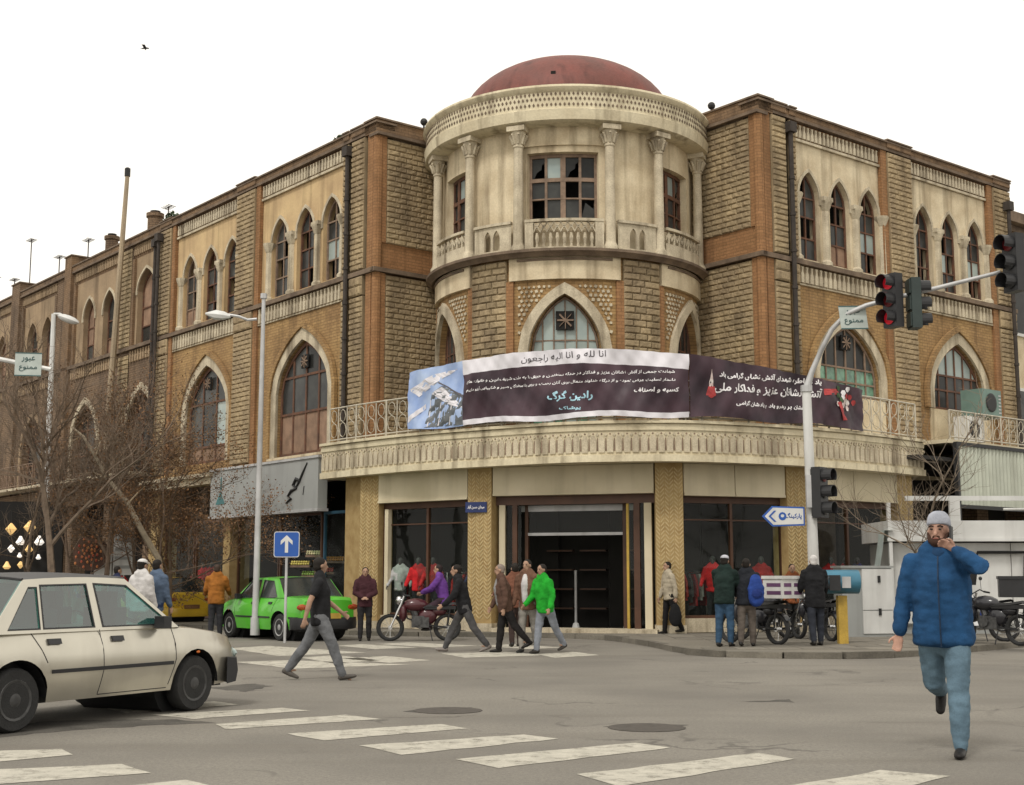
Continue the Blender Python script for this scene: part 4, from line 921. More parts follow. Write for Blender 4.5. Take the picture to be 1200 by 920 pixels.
# ------------------------------------------------------------------ neighbours
def left_building(name, label, s0, s1, bays, m_wall, m_pl, top=14.15, blocks=()):
    Bn = thing(name, FL((s0 + s1) / 2, -2, 0), label, 'building'); W = Chunks('brick_wall'); PLs = Chunks('plaster_wall'); CRm = Chunks('window_surround'); RBm = Chunks('red_brick_trim'); DKm = Chunks('ledge'); FZ = MB()
    bigs = []
    for (a, b, cs, hw, apex, bc) in bays:
        ops = [(c, hw, 9.9, apex - .75, apex) for c in cs]; arch_wall(PLs.new(), FL, a, b, 9.86, 13.22, ops, .34, -.05, 7)
        for c in cs:
            surround(CRm.new(), FL, c, hw, apex - .9, apex - .75, apex, .09, -.05, .0, 7)
            arch_window(FL, Bn, c, hw - .02, 9.92, apex - .77, apex - .03, -.28, 2, [10.6, 11.3], MT['wood'], lambda i, j: MT['board'] if RND.random() < .35 else MT['pane'], bar=.05)
        bottles(FZ, FL, a + .05, b - .05, 13.33, 13.68, -.04); bottles(FZ, FL, a + .05, b - .05, 9.3, 9.7, 0, pitch=.22, w=.13, dp=.08)
        RBm.box(FL, a, b, -.3, -.05, 13.22, 13.75)
        if bc: bigs.append((bc, 1.25, 5.2, 6.9, 8.2))
        for e in (a, b - .2): RBm.box(FL, e, e + .2, -.1, .05, 9.88, 13.2)
    cur = s0
    for (a, b, *_ ) in list(bays) + [(s1, s1, None)]:
        if a > cur + .05: JBn.append((cur, a)); W.box(FL, cur, a, -.3, .02, 9.86, 13.75); 
        cur = b
    for (c, hw, zb, zs, za) in bigs:
        surround(CRm.new(), FL, c, hw, zb, zs, za, .22, -.02, .07, 9); arch_window(FL, Bn, c, hw - .03, zb, zs, za - .03, -.3, 3, [6.2, 7.2], MT['wood'], lambda i, j: MT['pane'], bar=.06, single=c < 22)
    arch_wall(W.new(), FL, s0, s1, 4.9, 9.86, bigs, .4, 0, 9)
    DKm.box(FL, s0, s1, -.06, .16, 9.74, 9.87); DKm.box(FL, s0, s1, -.06, .12, 13.72, 13.8); RBm.box(FL, s0, s1, -.5, .1, 13.8, top - .06); DKm.box(FL, s0, s1, -.55, .14, top - .06, top)
    for a, b, h in blocks: RBm.box(FL, a, b, -.6, .16, 4.9, top + h); DKm.box(FL, a - .05, b + .05, -.65, .2, top + h, top + h + .05)
    q = MB(); q.box(FL, s0, s1, -1.1, -1.0, .1, 13.6); q.box(FL, s0, s1, -3, -.3, .1, .13); put(q, 'interior_shade_sheet', MT['void'], Bn)  # near-black backing, colour standing in for the shaded rooms
    q = MB(); q.box(FL, s0, s1, -8, -.5, 13.6, 13.75); q.box(FL, s1 - .3, s1, -8, -.45, 0, 13.6); q.box(FL, s0 + .01, s0 + .3, -8, -.45, 0, 13.6); put(q, 'roof', MT['dark_ledge'], Bn)
    for ch, mm in ((W, MT[m_wall]), (PLs, MT[m_pl]), (CRm, MT['dull_plaster'] if s0 > 20 else MT['cream']), (RBm, MT['parapet'] if s0 < 20 else MT['dull_brick']), (DKm, MT['dark_ledge'])):
        for nm, mbx in ch.l: put(mbx, nm, mm, Bn)
    put(FZ, 'frieze', MT['dull_plaster'], Bn, kind='stuff')
    q = MB()
    s = s0
    while s < s1 - .5: q = MB(); q.box(FL, s, s + .5, -.5, .1, .1, 4.9); s += 3.6; put(q, 'pier', MT['dull_brick'], Bn)
    q = MB(); q.box(FL, s0, s1, -.4, .3, 4.2, 4.9); put(q, 'shop_fascia', MT['dull_brick'], Bn)
    q = MB(); q.box(FL, s0, s1, 0, 1.05, 5.0, 5.1); put(q, 'balcony_slab', MT['cream'], Bn); railing(FL, s0 + .1, s1 - .1, 1.0, 5.1, .9, Bn, MT['oldwood'], .5)
    return Bn
JBn = []
NB = left_building('brick_building', 'weathered tan brick building adjoining the corner building behind the beige roof pole', 14.02, 23.2, [(14.3, 16.5, [15.35], .78, 12.7, 15.35), (17.5, 22.3, [18.75, 20.75], .6, 12.45, 20.6)], 'dull_brick', 'dull_plaster', 14.05, [(22.4, 23.1, .42)])
FB = left_building('dark_brick_building', 'dim brown brick building farthest down the left street behind bare trees', 23.22, 62, [(24.2, 28.4, [25.3, 27.1], .6, 12.4, 26.4), (29.6, 34.2, [31.0, 32.9], .6, 12.4, 32), (35.4, 40, [36.5, 38.6], .6, 12.4, 37.7), (41.2, 46, [42.5, 44.6], .6, 12.4, 43.7), (47.2, 52, [48.5, 50.6], .6, 12.4, 49.7)], 'dull_brick', 'dull_plaster', 14.03, [(28.5, 29.5, .38), (34.3, 35.2, .38)])
stoneq = MB()
bz = []
STONES = []
for a, b in ((16.55, 17.45),): stones(FL, a, b, 4.95, 9.6, .04, .17, .45, False); stones(FL, a, b, 9.92, 13.65, .04, .17, .45, False)
for i, (T, s, d, z, w, h) in enumerate(STONES):
    M_ = stone_M(T, s, d, z, w, h)
    inst(SMe[i % 4], 'stone_block', NB, M_)
pipe(FL, 14.15, 4.9, 13.2, NB, .2)
# pale building beyond the right wing
PB = thing('pale_building', FR(20, -3, 0), 'pale rendered building beyond the right end of the brick building', 'building')
arch = MB(); 
q = MB(); q.box(FR, 12.6, 40, -9.5, -.9, 0, 13.0); put(q, 'wall', MT['pale_plaster'], PB)
q = MB(); q.box(FR, 12.4, 40, -9.7, -.3, 13.0, 13.35); q.box(FR, 12.5, 40, -9.6, -.6, 12.8, 13.0); put(q, 'cornice', MT['dark_ledge'], PB)
for i in range(7):
    for z in (5.5, 9.4):
        s = 14 + i * 3.4; q = MB(); q.box(FR, s - .75, s + .75, -.92, -.8, z - .05, z + 2.1); w_ = put(q, 'window', MT['white'], PB); q = MB(); q.box(FR, s - .66, s + .66, -.8, -.79, z + .05, z + 2.0); put(q, 'pane', MT['pane'], w_)
def s_px(T, px, d, z, lo=0, hi=30):
    f = lambda s: (lambda p: 600 + F_PX * p.x / (p.y * cos(PITCH) + (z - EYE) * sin(PITCH)))(T(s, d, z))
    return min((lo + (hi - lo) * i / 900 for i in range(901)), key=lambda s: abs(f(s) - px))
# right-hand shop row under the right wing: corrugated awning, frame, dark openings
CA = thing('corrugated_awning', FR(8, 1.5, 3.3), 'pale corrugated metal sheet hanging in a dark frame right of the canopy', 'awning')
dd = 2.2; s0 = s_px(FR, 1121, dd, 4); s1 = s0 + 10
q = MB(); ns = 56; rows = []
for z in (3.35, 4.95):
    rows.append([FR(s0 + (s1 - s0) * i / (4 * ns), dd + .05 * sin(i * pi / 2), z) for i in range(4 * ns + 1)])
q.grid(rows); put(q, 'sheet', MT['corr'], CA)
q = MB()
for z in (3.3, 4.98): q.box(FR, s0, s1, dd - .06, dd + .06, z - .05, z + .05)
for s in (s0, s0 + 3.6, s0 + 7.2): q.box(FR, s - .05, s + .05, dd - .05, dd + .07, 0.1, 5.0)
put(q, 'frame', MT['black'], CA)
q = MB(); q.box(FR, s0 - .2, 17, -.3, 2.1, 5.0, 5.1); put(q, 'balcony_slab', MT['fascia'], B); railing(FR, s0, 16.5, 2.05, 5.1, .8, B, rail_m)
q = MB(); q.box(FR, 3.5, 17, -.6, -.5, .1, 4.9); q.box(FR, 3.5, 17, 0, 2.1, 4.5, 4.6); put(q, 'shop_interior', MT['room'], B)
for s in (5.4, 9.2, 12.0): pier(FR, s, s + .6, 4.5, 'dull_brick', .2)
# air conditioners
def ac(T, s, d, z, w, h, label, m, dp=.4):
    t = thing('air_conditioner', T(s, d, z), label, 'air conditioner', group='air conditioners on the facades')
    q = MB(); q.box(T, s, s + w, d, d + dp, z, z + h); put(q, 'casing', m, t)
    q = MB(); q.lathe((0, 0, 0), [(h * .34, 0), (h * .36, .02), (h * .3, .03), (.03, .03)], 14, 'Y'); c = T(s + w * .45, d + dp, z + h * .5); nn = (T(s, d + 1, z) - T(s, d, z))
    R = Vector((0, 1, 0)).rotation_difference(nn).to_matrix(); q.v = [tuple(c + R @ Vector(v)) for v in q.v]; put(q, 'fan_grille', MT['black'], t)
    q = MB()
    for k in range(6): q.box(T, s + w * .85, s + w * .97, d + dp, d + dp + .012, z + h * (.12 + .13 * k), z + h * (.17 + .13 * k))
    for e in (.1, w - .15): q.box(T, s + e, s + e + .05, d, d + dp, z - .06, z)
    put(q, 'louvre', MT['steel'], t)
ac(FR, s_px(FR, 1150, 1.1, 6.3), .45, 6.1, 1.0, .78, 'teal green box air cooler high beside the rightmost arched window', mat('teal_casing', (.15, .23, .20), .5, .2, 3), .7)
ac(FR, s_px(FR, 1136, 1.1, 5.6), .6, 5.32, .95, .72, 'white air conditioner standing behind the railing below the teal cooler', MT['white'])
ac(FL, 30.4, .5, 5.6, 1.2, .9, 'grey air conditioner on the far left facade above the awning', MT['signgrey'])
ac(FL, 32.4, .5, 4.9, 1.2, .9, 'lower grey air conditioner at the left picture edge', MT['signgrey'])
# awning of the far left shop
aw = thing('shop_awning', FL(32, 1, 3.3), 'cream cloth shop awning over lantern shop at far left', 'awning')
q = MB(); rows = [[FL(26.8 + 9 * i / 24, d + .04 * sin(i * 1.7), z) for i in range(25)] for d, z in ((.35, 4.15), (1.0, 3.95), (1.7, 3.6), (2.0, 3.3), (2.02, 3.0))]; q.grid(rows); put(q, 'cloth', mat('awning_cloth', (.5, .46, .38), .9, .2, 2, streak=.2), aw)
q = MB(); 
for s in (26.8, 31.2, 35.8): q.tube([FL(s, .3, 3.6), FL(s, 1.98, 3.28)], .025, 5)
put(q, 'arm', MT['steel'], aw)
# roof clutter
rf = [(19.6, .9, .45, .28), (18.9, 0, 0, 0)]
for s, w, h, lb in ((15.3, .55, .7, 'round brick chimney on the roof right of the beige pole'), (19.3, .5, .65, 'round brick chimney on the roof left of the beige pole')):
    t = thing('chimney', FL(s, -.25, 14.05), lb, 'chimney', group='roof chimneys'); q = MB(); q.lathe(FL(s, -.25, 14.05), [(w * .5, 0), (w * .5, h * .75), (w * .6, h * .8), (w * .6, h)], 12); put(q, 'stack', MT['dull_brick'], t)
    q = MB(); q.lathe(FL(s, -.25, 14.05), [(w * .35, h), (w * .35, h + .1)], 10); put(q, 'flue', MT['void'], t)
def antenna(s, h, lb, T=FL, z=14.05, d=-.35):
    t = thing('antenna', T(s, d, z), lb, 'antenna', group='roof antennas'); q = MB(); q.tube([T(s, d, z), T(s, d, z + h)], .025, 5); put(q, 'mast', MT['pipe'], t)
    q = MB(); q.tube([T(s - .3, d, z + h * .97), T(s + .3, d, z + h * .97)], .018, 4)
    for k in range(5): c = T(s - .28 + .14 * k, d, z + h * .97); q.tube([c + Vector((-.1, -.16, 0)), c + Vector((.1, .16, 0))], .013, 4)
    put(q, 'rods', MT['pipe'], t)
antenna(14.4, .8, 'short aerial on the roof just left of the taller wing'); antenna(22.0, 1.1, 'aerial beside the raised brick block on the left roof'); antenna(25.2, 1.0, 'aerial left of the raised brick block'); antenna(28.8, 2.5, 'tallest thin aerial on the far left roof'); antenna(30.8, 1.0, 'low aerial at the far left roof end'); antenna(33.5, 1.6, 'leftmost aerial at the picture edge')
for T, s, d, z, lb in ((FLr, 1.7, -.2, 14.13, 'dark ball finial on the roof left of the dome'), (FLr, 2.5, -.2, 14.13, 'smaller dark ball finial next to the dome on the left'), (FRr, 1.9, -.3, 14.13, 'dark ball finial on the roof right of the dome')):
    t = thing('finial', T(s, d, z), lb, 'finial', group='ball finials beside the dome'); q = MB(); q.tube([T(s, d, z), T(s, d, z + .25)], .03, 6); put(q, 'stem', MT['black'], t); q = MB(); c = T(s, d, z + .33); q.ell(c, (.11, .11, .11)); put(q, 'ball', MT['black'], t)
def bush(T, s, d, z, r, lb):
    q = MB(); c = T(s, d, z)
    for i in range(160):
        a, b = RND.random() * 6.3, RND.random() * 1.5; rr = r * RND.uniform(.4, 1); p = c + Vector((rr * cos(a) * cos(b), rr * sin(a) * cos(b), rr * sin(b))); u = Vector((RND.uniform(-1, 1), RND.uniform(-1, 1), RND.uniform(-1, 1))) * .07; v = Vector((RND.uniform(-1, 1), RND.uniform(-1, 1), RND.uniform(-1, 1))) * .05
        q.add([p - u, p + v, p + u, p - v], [(0, 1, 2, 3)])
    tag(put(q, 'roof_weed', mat('weed', (.05, .075, .035), .9, .4, 5)), lb, 'plant', 'weeds on the roofs')
bush(FL, 13.7, -.2, 14.05, .42, 'green weed tuft growing at the left end of the tall wing roof'); bush(FL, 2.2, -.15, 14.03, .22, 'small weed on the left wing parapet near its corner')
for T_, s_, d_, w_, lb, k_ in ((FL, 14.9, .9, 1.5, 'pavement rail of red and dark clothes left of the tan pier', 0), (FL, 17.6, 1.0, 1.8, 'pavement rail of mixed clothes behind the slim rusty tree', 1), (FL, 21.0, 1.1, 1.9, 'pavement rail of pale and red clothes beside the round ornament display', 4), (FL, 11.6, -.8, 1.6, 'rail of red tops in the dark shop behind the man in orange', 2)):
    rack(T_, s_, d_, w_, lb, RC_[k_:] + [(.5, .3, .05), (.05, .12, .3), (.45, .44, .4)] + RC_[:k_])
# beige pole fixed before the adjoining facade
pl = thing('roof_pole', FL(17.1, .5, 5), 'tall thin beige pole rising above the roof of the adjoining building', 'pole'); q = MB(); a, b = FL(17.4, .45, 5.0), FL(16.35, .45, 16.3); q.tube([a, a.lerp(b, .6), b], [.13, .11, .08], 8); put(q, 'shaft', MT['polebeige'], pl)
q = MB(); q.lathe(b, [(.11, 0), (.11, .3), (.05, .34)], 8); put(q, 'cap', MT['black'], pl)
# ------------------------------------------------------------------ cars
TAILM = None; MT['engine'] = mat('engine_metal', (.12, .12, .12), .45, .5, 14, metal=.5, fine=.3); MT['steelrim'] = mat('steel_wheel', (.075, .075, .075), .5, .4, 12, metal=.4)
def make_car(loc, rz, label, paint, L=4.0, W=1.6, H=1.45, wb=2.35, xr=.75, rw=.28, low=.22, top=None, gh=None, holes=None, seams=(), handles=(), glassm=None,
             roofbars=False, taxi=False, mirror=(0, 0), bump_col=None, front_low=.25, lamps='front', trim=True, plate=None):
    """x runs from the rear (0) to the nose (L); left/right symmetric"""
    car = thing('parked_car', loc, label, 'car', rz)
    xf = xr + wb; ra = rw + .07
    def hw(x):
        t = (x - L / 2) / (L / 2); return W / 2 * (1 - .05 * t * t - .16 * abs(t) ** 7)
    def zt(x):
        for (a, za), (b, zb) in zip(top, top[1:]):
            if x <= b: u = (x - a) / (b - a); return za + (zb - za) * u
        return top[-1][1]
    def zl(x):
        z = low + (.06 * max(0, abs(x - L / 2) - L / 2 + .5))
        for c in (xr, xf):
            if abs(x - c) < ra: z = max(z, rw + sqrt(ra * ra - (x - c) ** 2))
        return z
    def yb(x, z):   # body side half width at height z
        T = zt(x); u = min(max((z - low) / (T - low), 0), 1); return hw(x) * (.955 + .06 * sin(pi * min(u * .95, 1)) - .045 * max(0, u - .75) / .25)
    A_, B_, C_, D_ = gh; zbelt = A_[1]
    def ygh(x, z): u = max(0, (z - zbelt) / (H - zbelt)); return (W / 2 - .03) * (1 - .14 * u) - .02
    def Y(x, z): return yb(x, z) if z <= zt(x) else ygh(x, z)
    xs = sorted(set([0, .02, .06, .12, L - .12, L - .06, L - .02, L] + [L * i / 40 for i in range(41)] + [c + ra * cos(pi * k / 12) for c in (xr, xf) for k in range(13)]))
    q = MB(); rows = []
    for x in xs:
        a, b = zl(x), zt(x); right = [Vector((x, -yb(x, a + (b - a) * k / 8), a + (b - a) * k / 8)) for k in range(9)]
        y0 = yb(x, b); topr = [Vector((x, -y0 * cos(pi * k / 8), b + .035 * sin(pi * k / 8))) for k in range(1, 8)]
        left = [Vector((x, -v.y, v.z)) for v in right[::-1]]; rows.append(right + topr + left)
    q.grid(rows)
    for r in (rows[0], rows[-1]):
        q.add(r, [tuple(range(len(r)))])
    body = put(q, 'body', paint, car, smooth=True, local=True)
    # greenhouse sides with window openings
    for sg in (-1, 1):
        out = [A_, B_] + [(B_[0] + (C_[0] - B_[0]) * k / 5, B_[1] + (C_[1] - B_[1]) * k / 5 + .02 * sin(pi * k / 5)) for k in range(1, 5)] + [C_, D_]
        Tg = lambda x, d, z: Vector((x, sg * (ygh(x, z) - d), z))
        q = MB(); q.prism(Tg, out, 0, .03, holes); put(q, 'side_frame', paint, car, local=True)
        for h in holes:
            q = MB(); q.add([Tg(x, .012, z) for x, z in h], [tuple(range(len(h)))]); put(q, 'side_window', glassm, car, local=True)
            cx = sum(p[0] for p in h) / len(h); cz = sum(p[1] for p in h) / len(h); hin = [(cx + (x - cx) * .95, cz + (z - cz) * .93) for x, z in h]
            q = MB(); q.prism(Tg, h, -.003, .008, [hin]); put(q, 'window_rubber', MT['blackp'], car, local=True)
    q = MB(); rr = []
    for k in range(9):
        u = k / 8; x = B_[0] + (C_[0] - B_[0]) * u; z = B_[1] + (C_[1] - B_[1]) * u + .02 * sin(pi * u); y = ygh(x, z); rr.append([Vector((x, y * (2 * j / 10 - 1), z + (.05 if roofbars else .035) * (1 - (2 * j / 10 - 1) ** 2))) for j in range(11)])
    q.grid(rr); put(q, 'roof', MT['blackp'] if roofbars else paint, car, smooth=True, local=True)
    for (a, b), nm in (((A_, B_), 'windscreen'), ((D_, C_), 'rear_window')):
        q = MB(); rr = []
        for k in range(7):
            u = k / 6; x = a[0] + (b[0] - a[0]) * u; z = a[1] + (b[1] - a[1]) * u; y = ygh(x, z) - .012; e = .04 if nm == 'windscreen' else -.04
            rr.append([Vector((x + e * (1 - (2 * j / 8 - 1) ** 2) * (1 - u * .5), y * (2 * j / 8 - 1), z + .03 * u * (1 - (2 * j / 8 - 1) ** 2))) for j in range(9)])
        q.grid(rr); put(q, nm, glassm, car, smooth=True, local=True)
        q = MB(); r0, r1 = rr[0], rr[-1]; q.tube([v + Vector((0, 0, .008)) for v in r0], .018, 5); q.tube(r1, .016, 5); put(q, 'window_rubber', MT['blackp'], car, local=True)
    # under-body, wheel housings, seats
    q = MB(); q.box(I3, .15, L - .15, -W / 2 + .22, W / 2 - .22, low - .02, low + .2)
    for c in (xr, xf): q.lathe((c, 0, rw), [(ra + .02, -W / 2 + .25), (ra + .02, W / 2 - .25)], 18, 'Y')
    for c in (xr, xf):
        for sg in (-1, 1):
            A1 = [Vector((c + ra * cos(pi * k / 12), sg * (hw(c) - .015), rw + ra * sin(pi * k / 12))) for k in range(13)]; A2 = [Vector((v.x, sg * (hw(c) - .35), v.z)) for v in A1]; q.grid([A1, A2]); q.add(A2, [tuple(range(13))])
    put(q, 'underbody', MT['black'], car, local=True)
    for x in (xr + .55, xr + 1.45):
        for sg in (-1, 1):
            q = MB(); q.box(I3, x, x + .45, sg * .38 - .22, sg * .38 + .22, .45, .62); q.box(I3, x - .1, x + .05, sg * .38 - .22, sg * .38 + .22, .6, 1.08); q.box(I3, x - .08, x + .02, sg * .38 - .12, sg * .38 + .12, 1.08, 1.24); put(q, 'seat', cloth((.07, .07, .075)), car, local=True)
    q = MB(); q.box(I3, A_[0] - .25, A_[0] + .1, -W / 2 + .15, W / 2 - .15, .75, zbelt - .02); q.tube([Vector((A_[0] - .35 + .0 * k, .36 + .17 * cos(k * pi / 6), .87 + .17 * sin(k * pi / 6))) for k in range(13)], .014, 5, False); put(q, 'dashboard', MT['blackp'], car, local=True)
    # wheels
    for c in (xr, xf):
        for sg in (-1, 1):
            ctr = (c, sg * (hw(c) - .1), rw); q = MB(); e = sg
            q.lathe(ctr, [(rw * .62, -.085), (rw * .92, -.09), (rw, -.06), (rw, .06), (rw * .92, .09), (rw * .62, .085)], 24, 'Y'); w_ = put(q, 'wheel', MT['rubber'], car, local=True, smooth=True)
            q = MB(); q.lathe((c, ctr[1] + e * .06, rw), [(.02, e * .03), (rw * .18, e * .03), (rw * .25, e * .02), (rw * .5, e * .014), (rw * .56, e * .025), (rw * .64, e * .03), (rw * .66, e * .02)], 20, 'Y'); rm = put(q, 'rim', MT['steelrim'] if roofbars else MT['alloy'], w_, local=True, smooth=True)
            q = MB()
            for k in range(8): a = k * pi / 4; q.ell((c + rw * .42 * cos(a), ctr[1] + e * .058, rw + rw * .42 * sin(a)), (.022, .01, .03), 6, 4)
            put(q, 'rim_slot', MT['black'], rm, local=True) if False else put(q, 'rim_slot', MT['black'], w_, local=True)
    # bumpers
    bc = bump_col or MT['blackp']
    for x0, sgn, nm in ((0, -1, 'rear_bumper'), (L, 1, 'front_bumper')):
        rr = []
        for j in range(15):
            t = 2 * j / 14 - 1; yy = (W / 2 + .015) * t; back = .55 * abs(t) ** 5 * .8; xx = x0 + sgn * (.09 - back * .6)
            rr.append([Vector((xx - sgn * .12, yy * .97, front_low)), Vector((xx, yy, front_low + .02)), Vector((xx + sgn * .03, yy, front_low + .13)), Vector((xx, yy, front_low + .27)), Vector((xx - sgn * .12, yy * .97, front_low + .28))])
        q = MB(); q.grid(rr); q.add(rr[0], [(0, 1, 2, 3, 4)]); q.add(rr[-1], [(0, 1, 2, 3, 4)]); put(q, nm, bc, car, local=True, smooth=True)
    # seams, handles, mouldings, lamps
    for sg in (-1, 1):
        Ts = lambda x, d, z: Vector((x, sg * (Y(x, z) + d), z))
        q = MB()
        for line in seams:
            for (x0, z0), (x1, z1) in zip(line, line[1:]):
                n = 6; pts = [(x0 + (x1 - x0) * k / n, z0 + (z1 - z0) * k / n) for k in range(n + 1)]; q.tube([Ts(x, .0, z) for x, z in pts], .005, 4, False)
        put(q, 'door_seam', MT['black'], car, local=True)
        for hx, hz in handles: q = MB(); q.box(Ts, hx - .075, hx + .075, 0, .022, hz - .025, hz + .025, 2); put(q, 'door_handle', MT['blackp'], car, local=True)
        if trim:
            q = MB(); z = .50
            for a, b in ((.12, xr - ra - .02), (xr + ra + .02, xf - ra - .02)): q.box(Ts, a, b, -.005, .014, z, z + .035, 8)
            put(q, 'side_moulding', MT['blackp'], car, local=True)
        q = MB(); q.box(lambda x, d, z: Vector((x, sg * d, z)), A_[0] - .38, A_[0] - .27, W / 2 - .03, W / 2 + .1, zbelt + .0, zbelt + .12); put(q, 'wing_mirror', MT['blackp'], car, local=True)
        zz = zt(L) - .1
        q = MB(); q.ell((L - .02, sg * (W / 2 - .28), zt(L) - .09), (.05, .17, .07), 10, 6); put(q, 'headlight', MT['pane_light'], car, local=True, smooth=True)
        q = MB(); q.ell((.03, sg * (W / 2 - .2), zt(0) - .13), (.05, .17, .075), 10, 6); put(q, 'tail_light', TAILM, car, local=True, smooth=True)
        q = MB(); q.ell((xf + .02, sg * (hw(xf) + .002), zt(xf) - .24), (.03, .012, .015), 8, 4); put(q, 'side_indicator', mat('amber', (.5, .12, .01), .3), car, local=True)
    q = MB(); q.box(I3, L - .005, L + .015, -.42, .42, zt(L) - .17, zt(L) - .05); put(q, 'grille', MT['black'], car, local=True)
    q = MB(); q.box(I3, -.125, -.1, -.26, .26, .5 + (0 if front_low < .3 else .1), .62); put(q, 'number_plate', plate or MT['white'], car, local=True)
    q = MB()
    for yy in (-.2, .3): q.tube([Vector((A_[0] - .02, yy, zbelt + .03)), Vector((A_[0] - .22, yy + .35, zbelt + .18))], .008, 4)
    put(q, 'wiper', MT['black'], car, local=True)
    return car
TAILM = mat('tail_red', (.30, .02, .012), .25, .2, 30, col2=(.4, .12, .02))
beige = mat('beige_paint', (.57, .54, .46), .28, .12, 2, metal=.75, coat=.5, streak=.12)
fr_, rr_ = ground(224, 833), ground(14, 859)
hd = atan2(fr_.y - rr_.y, fr_.x - rr_.x); wbp = (fr_ - rr_).length; print('beige wb', wbp, degrees(hd))
top1 = [(0, .80), (.12, .86), (.5, .88), (2.75, .87), (3.05, .85), (3.5, .79), (3.74, .73), (3.84, .65)]
holes1 = [[(.62, .90), (1.0, .90), (1.0, 1.29), (.9, 1.29)], [(1.03, .90), (1.67, .90), (1.61, 1.32), (1.03, 1.31)], [(1.76, .90), (2.68, .90), (2.62, .97), (2.13, 1.305), (1.69, 1.325)]]
sgn_w = .83
d_ = (fr_ - rr_).normalized(); nrm = Vector((-d_.y, d_.x, 0)); wb = 2.34; org = fr_ - d_ * (.73 + wb) + nrm * .74
make_car(org, hd, 'beige saloon car with black bumper driving at the left edge of the crossing', beige, 3.84, 1.62, 1.40, wb, .73, .285, .24, top1,
         ((2.82, .87), (2.12, 1.365), (.85, 1.355), (.42, .87)), holes1, [[(1.72, .88), (1.74, .5), (1.70, .27)], [(2.72, .86), (2.74, .55), (2.66, .3)], [(.9, .87), (1.05, .6)], [(1.70, .27), (2.64, .27)]],
         [(1.14, .79), (1.93, .79)], MT['glassc'], roofbars=True)
# children holders: make_car centres on the near side, so shift: local y=0 is the car axis
green = mat('green_paint', (.09, .44, .03), .35, .15, 2, coat=.5)
yel = mat('taxi_yellow', (.72, .47, .04), .35, .12, 2, coat=.4)
hdg = atan2(dL.y, dL.x)
top2 = [(0, .88), (.1, .95), (.6, .97), (3.0, .92), (3.3, .88), (3.8, .76), (4.05, .64)]
holes2 = [[(.95, .97), (1.1, .95), (1.75, .95), (1.72, 1.36), (1.25, 1.34)], [(1.85, .95), (2.85, .93), (2.3, 1.34), (1.82, 1.37)]]
g = ground(330, 751)
rc = g - dL * .8 + dR * .72
make_car(rc, hdg, 'bright green saloon car parked on the far side of the crossing', green, 4.05, 1.66, 1.43, 2.4, .8, .30, .24, top2, ((2.98, .92), (2.22, 1.39), (1.05, 1.38), (.62, .96)), holes2,
         [[(1.8, .93), (1.82, .3)], [(2.9, .9), (2.85, .32)], [(.95, .94), (1.1, .65)]], [(1.2, .84), (2.0, .83)], mat('dark_glass', (.03, .035, .035), .1, .3, 3, spec=.7), bump_col=MT['blackp'], plate=MT['yellow'])
top3 = [(0, .9), (.05, .97), (.4, .98), (2.9, .92), (3.5, .8), (3.75, .66)]
holes3 = [[(.5, 1.0), (.7, .98), (1.6, .97), (1.57, 1.36), (.7, 1.34)], [(1.7, .97), (2.65, .95), (2.15, 1.34), (1.68, 1.37)]]
c3 = ground(238, 733) 
make_car(ground(222, 733), hdg + .12, 'yellow hatchback taxi seen from behind beyond the man in orange', yel, 3.75, 1.62, 1.44, 2.4, .65, .3, .24, top3, ((2.85, .93), (2.1, 1.4), (.45, 1.39), (.1, .98)), holes3,
         [[(1.64, .95), (1.66, .3)]], [(1.5, .84)], mat('dark_glass2', (.03, .035, .035), .1, .3, 3, spec=.7), bump_col=yel, plate=MT['red_brick'])

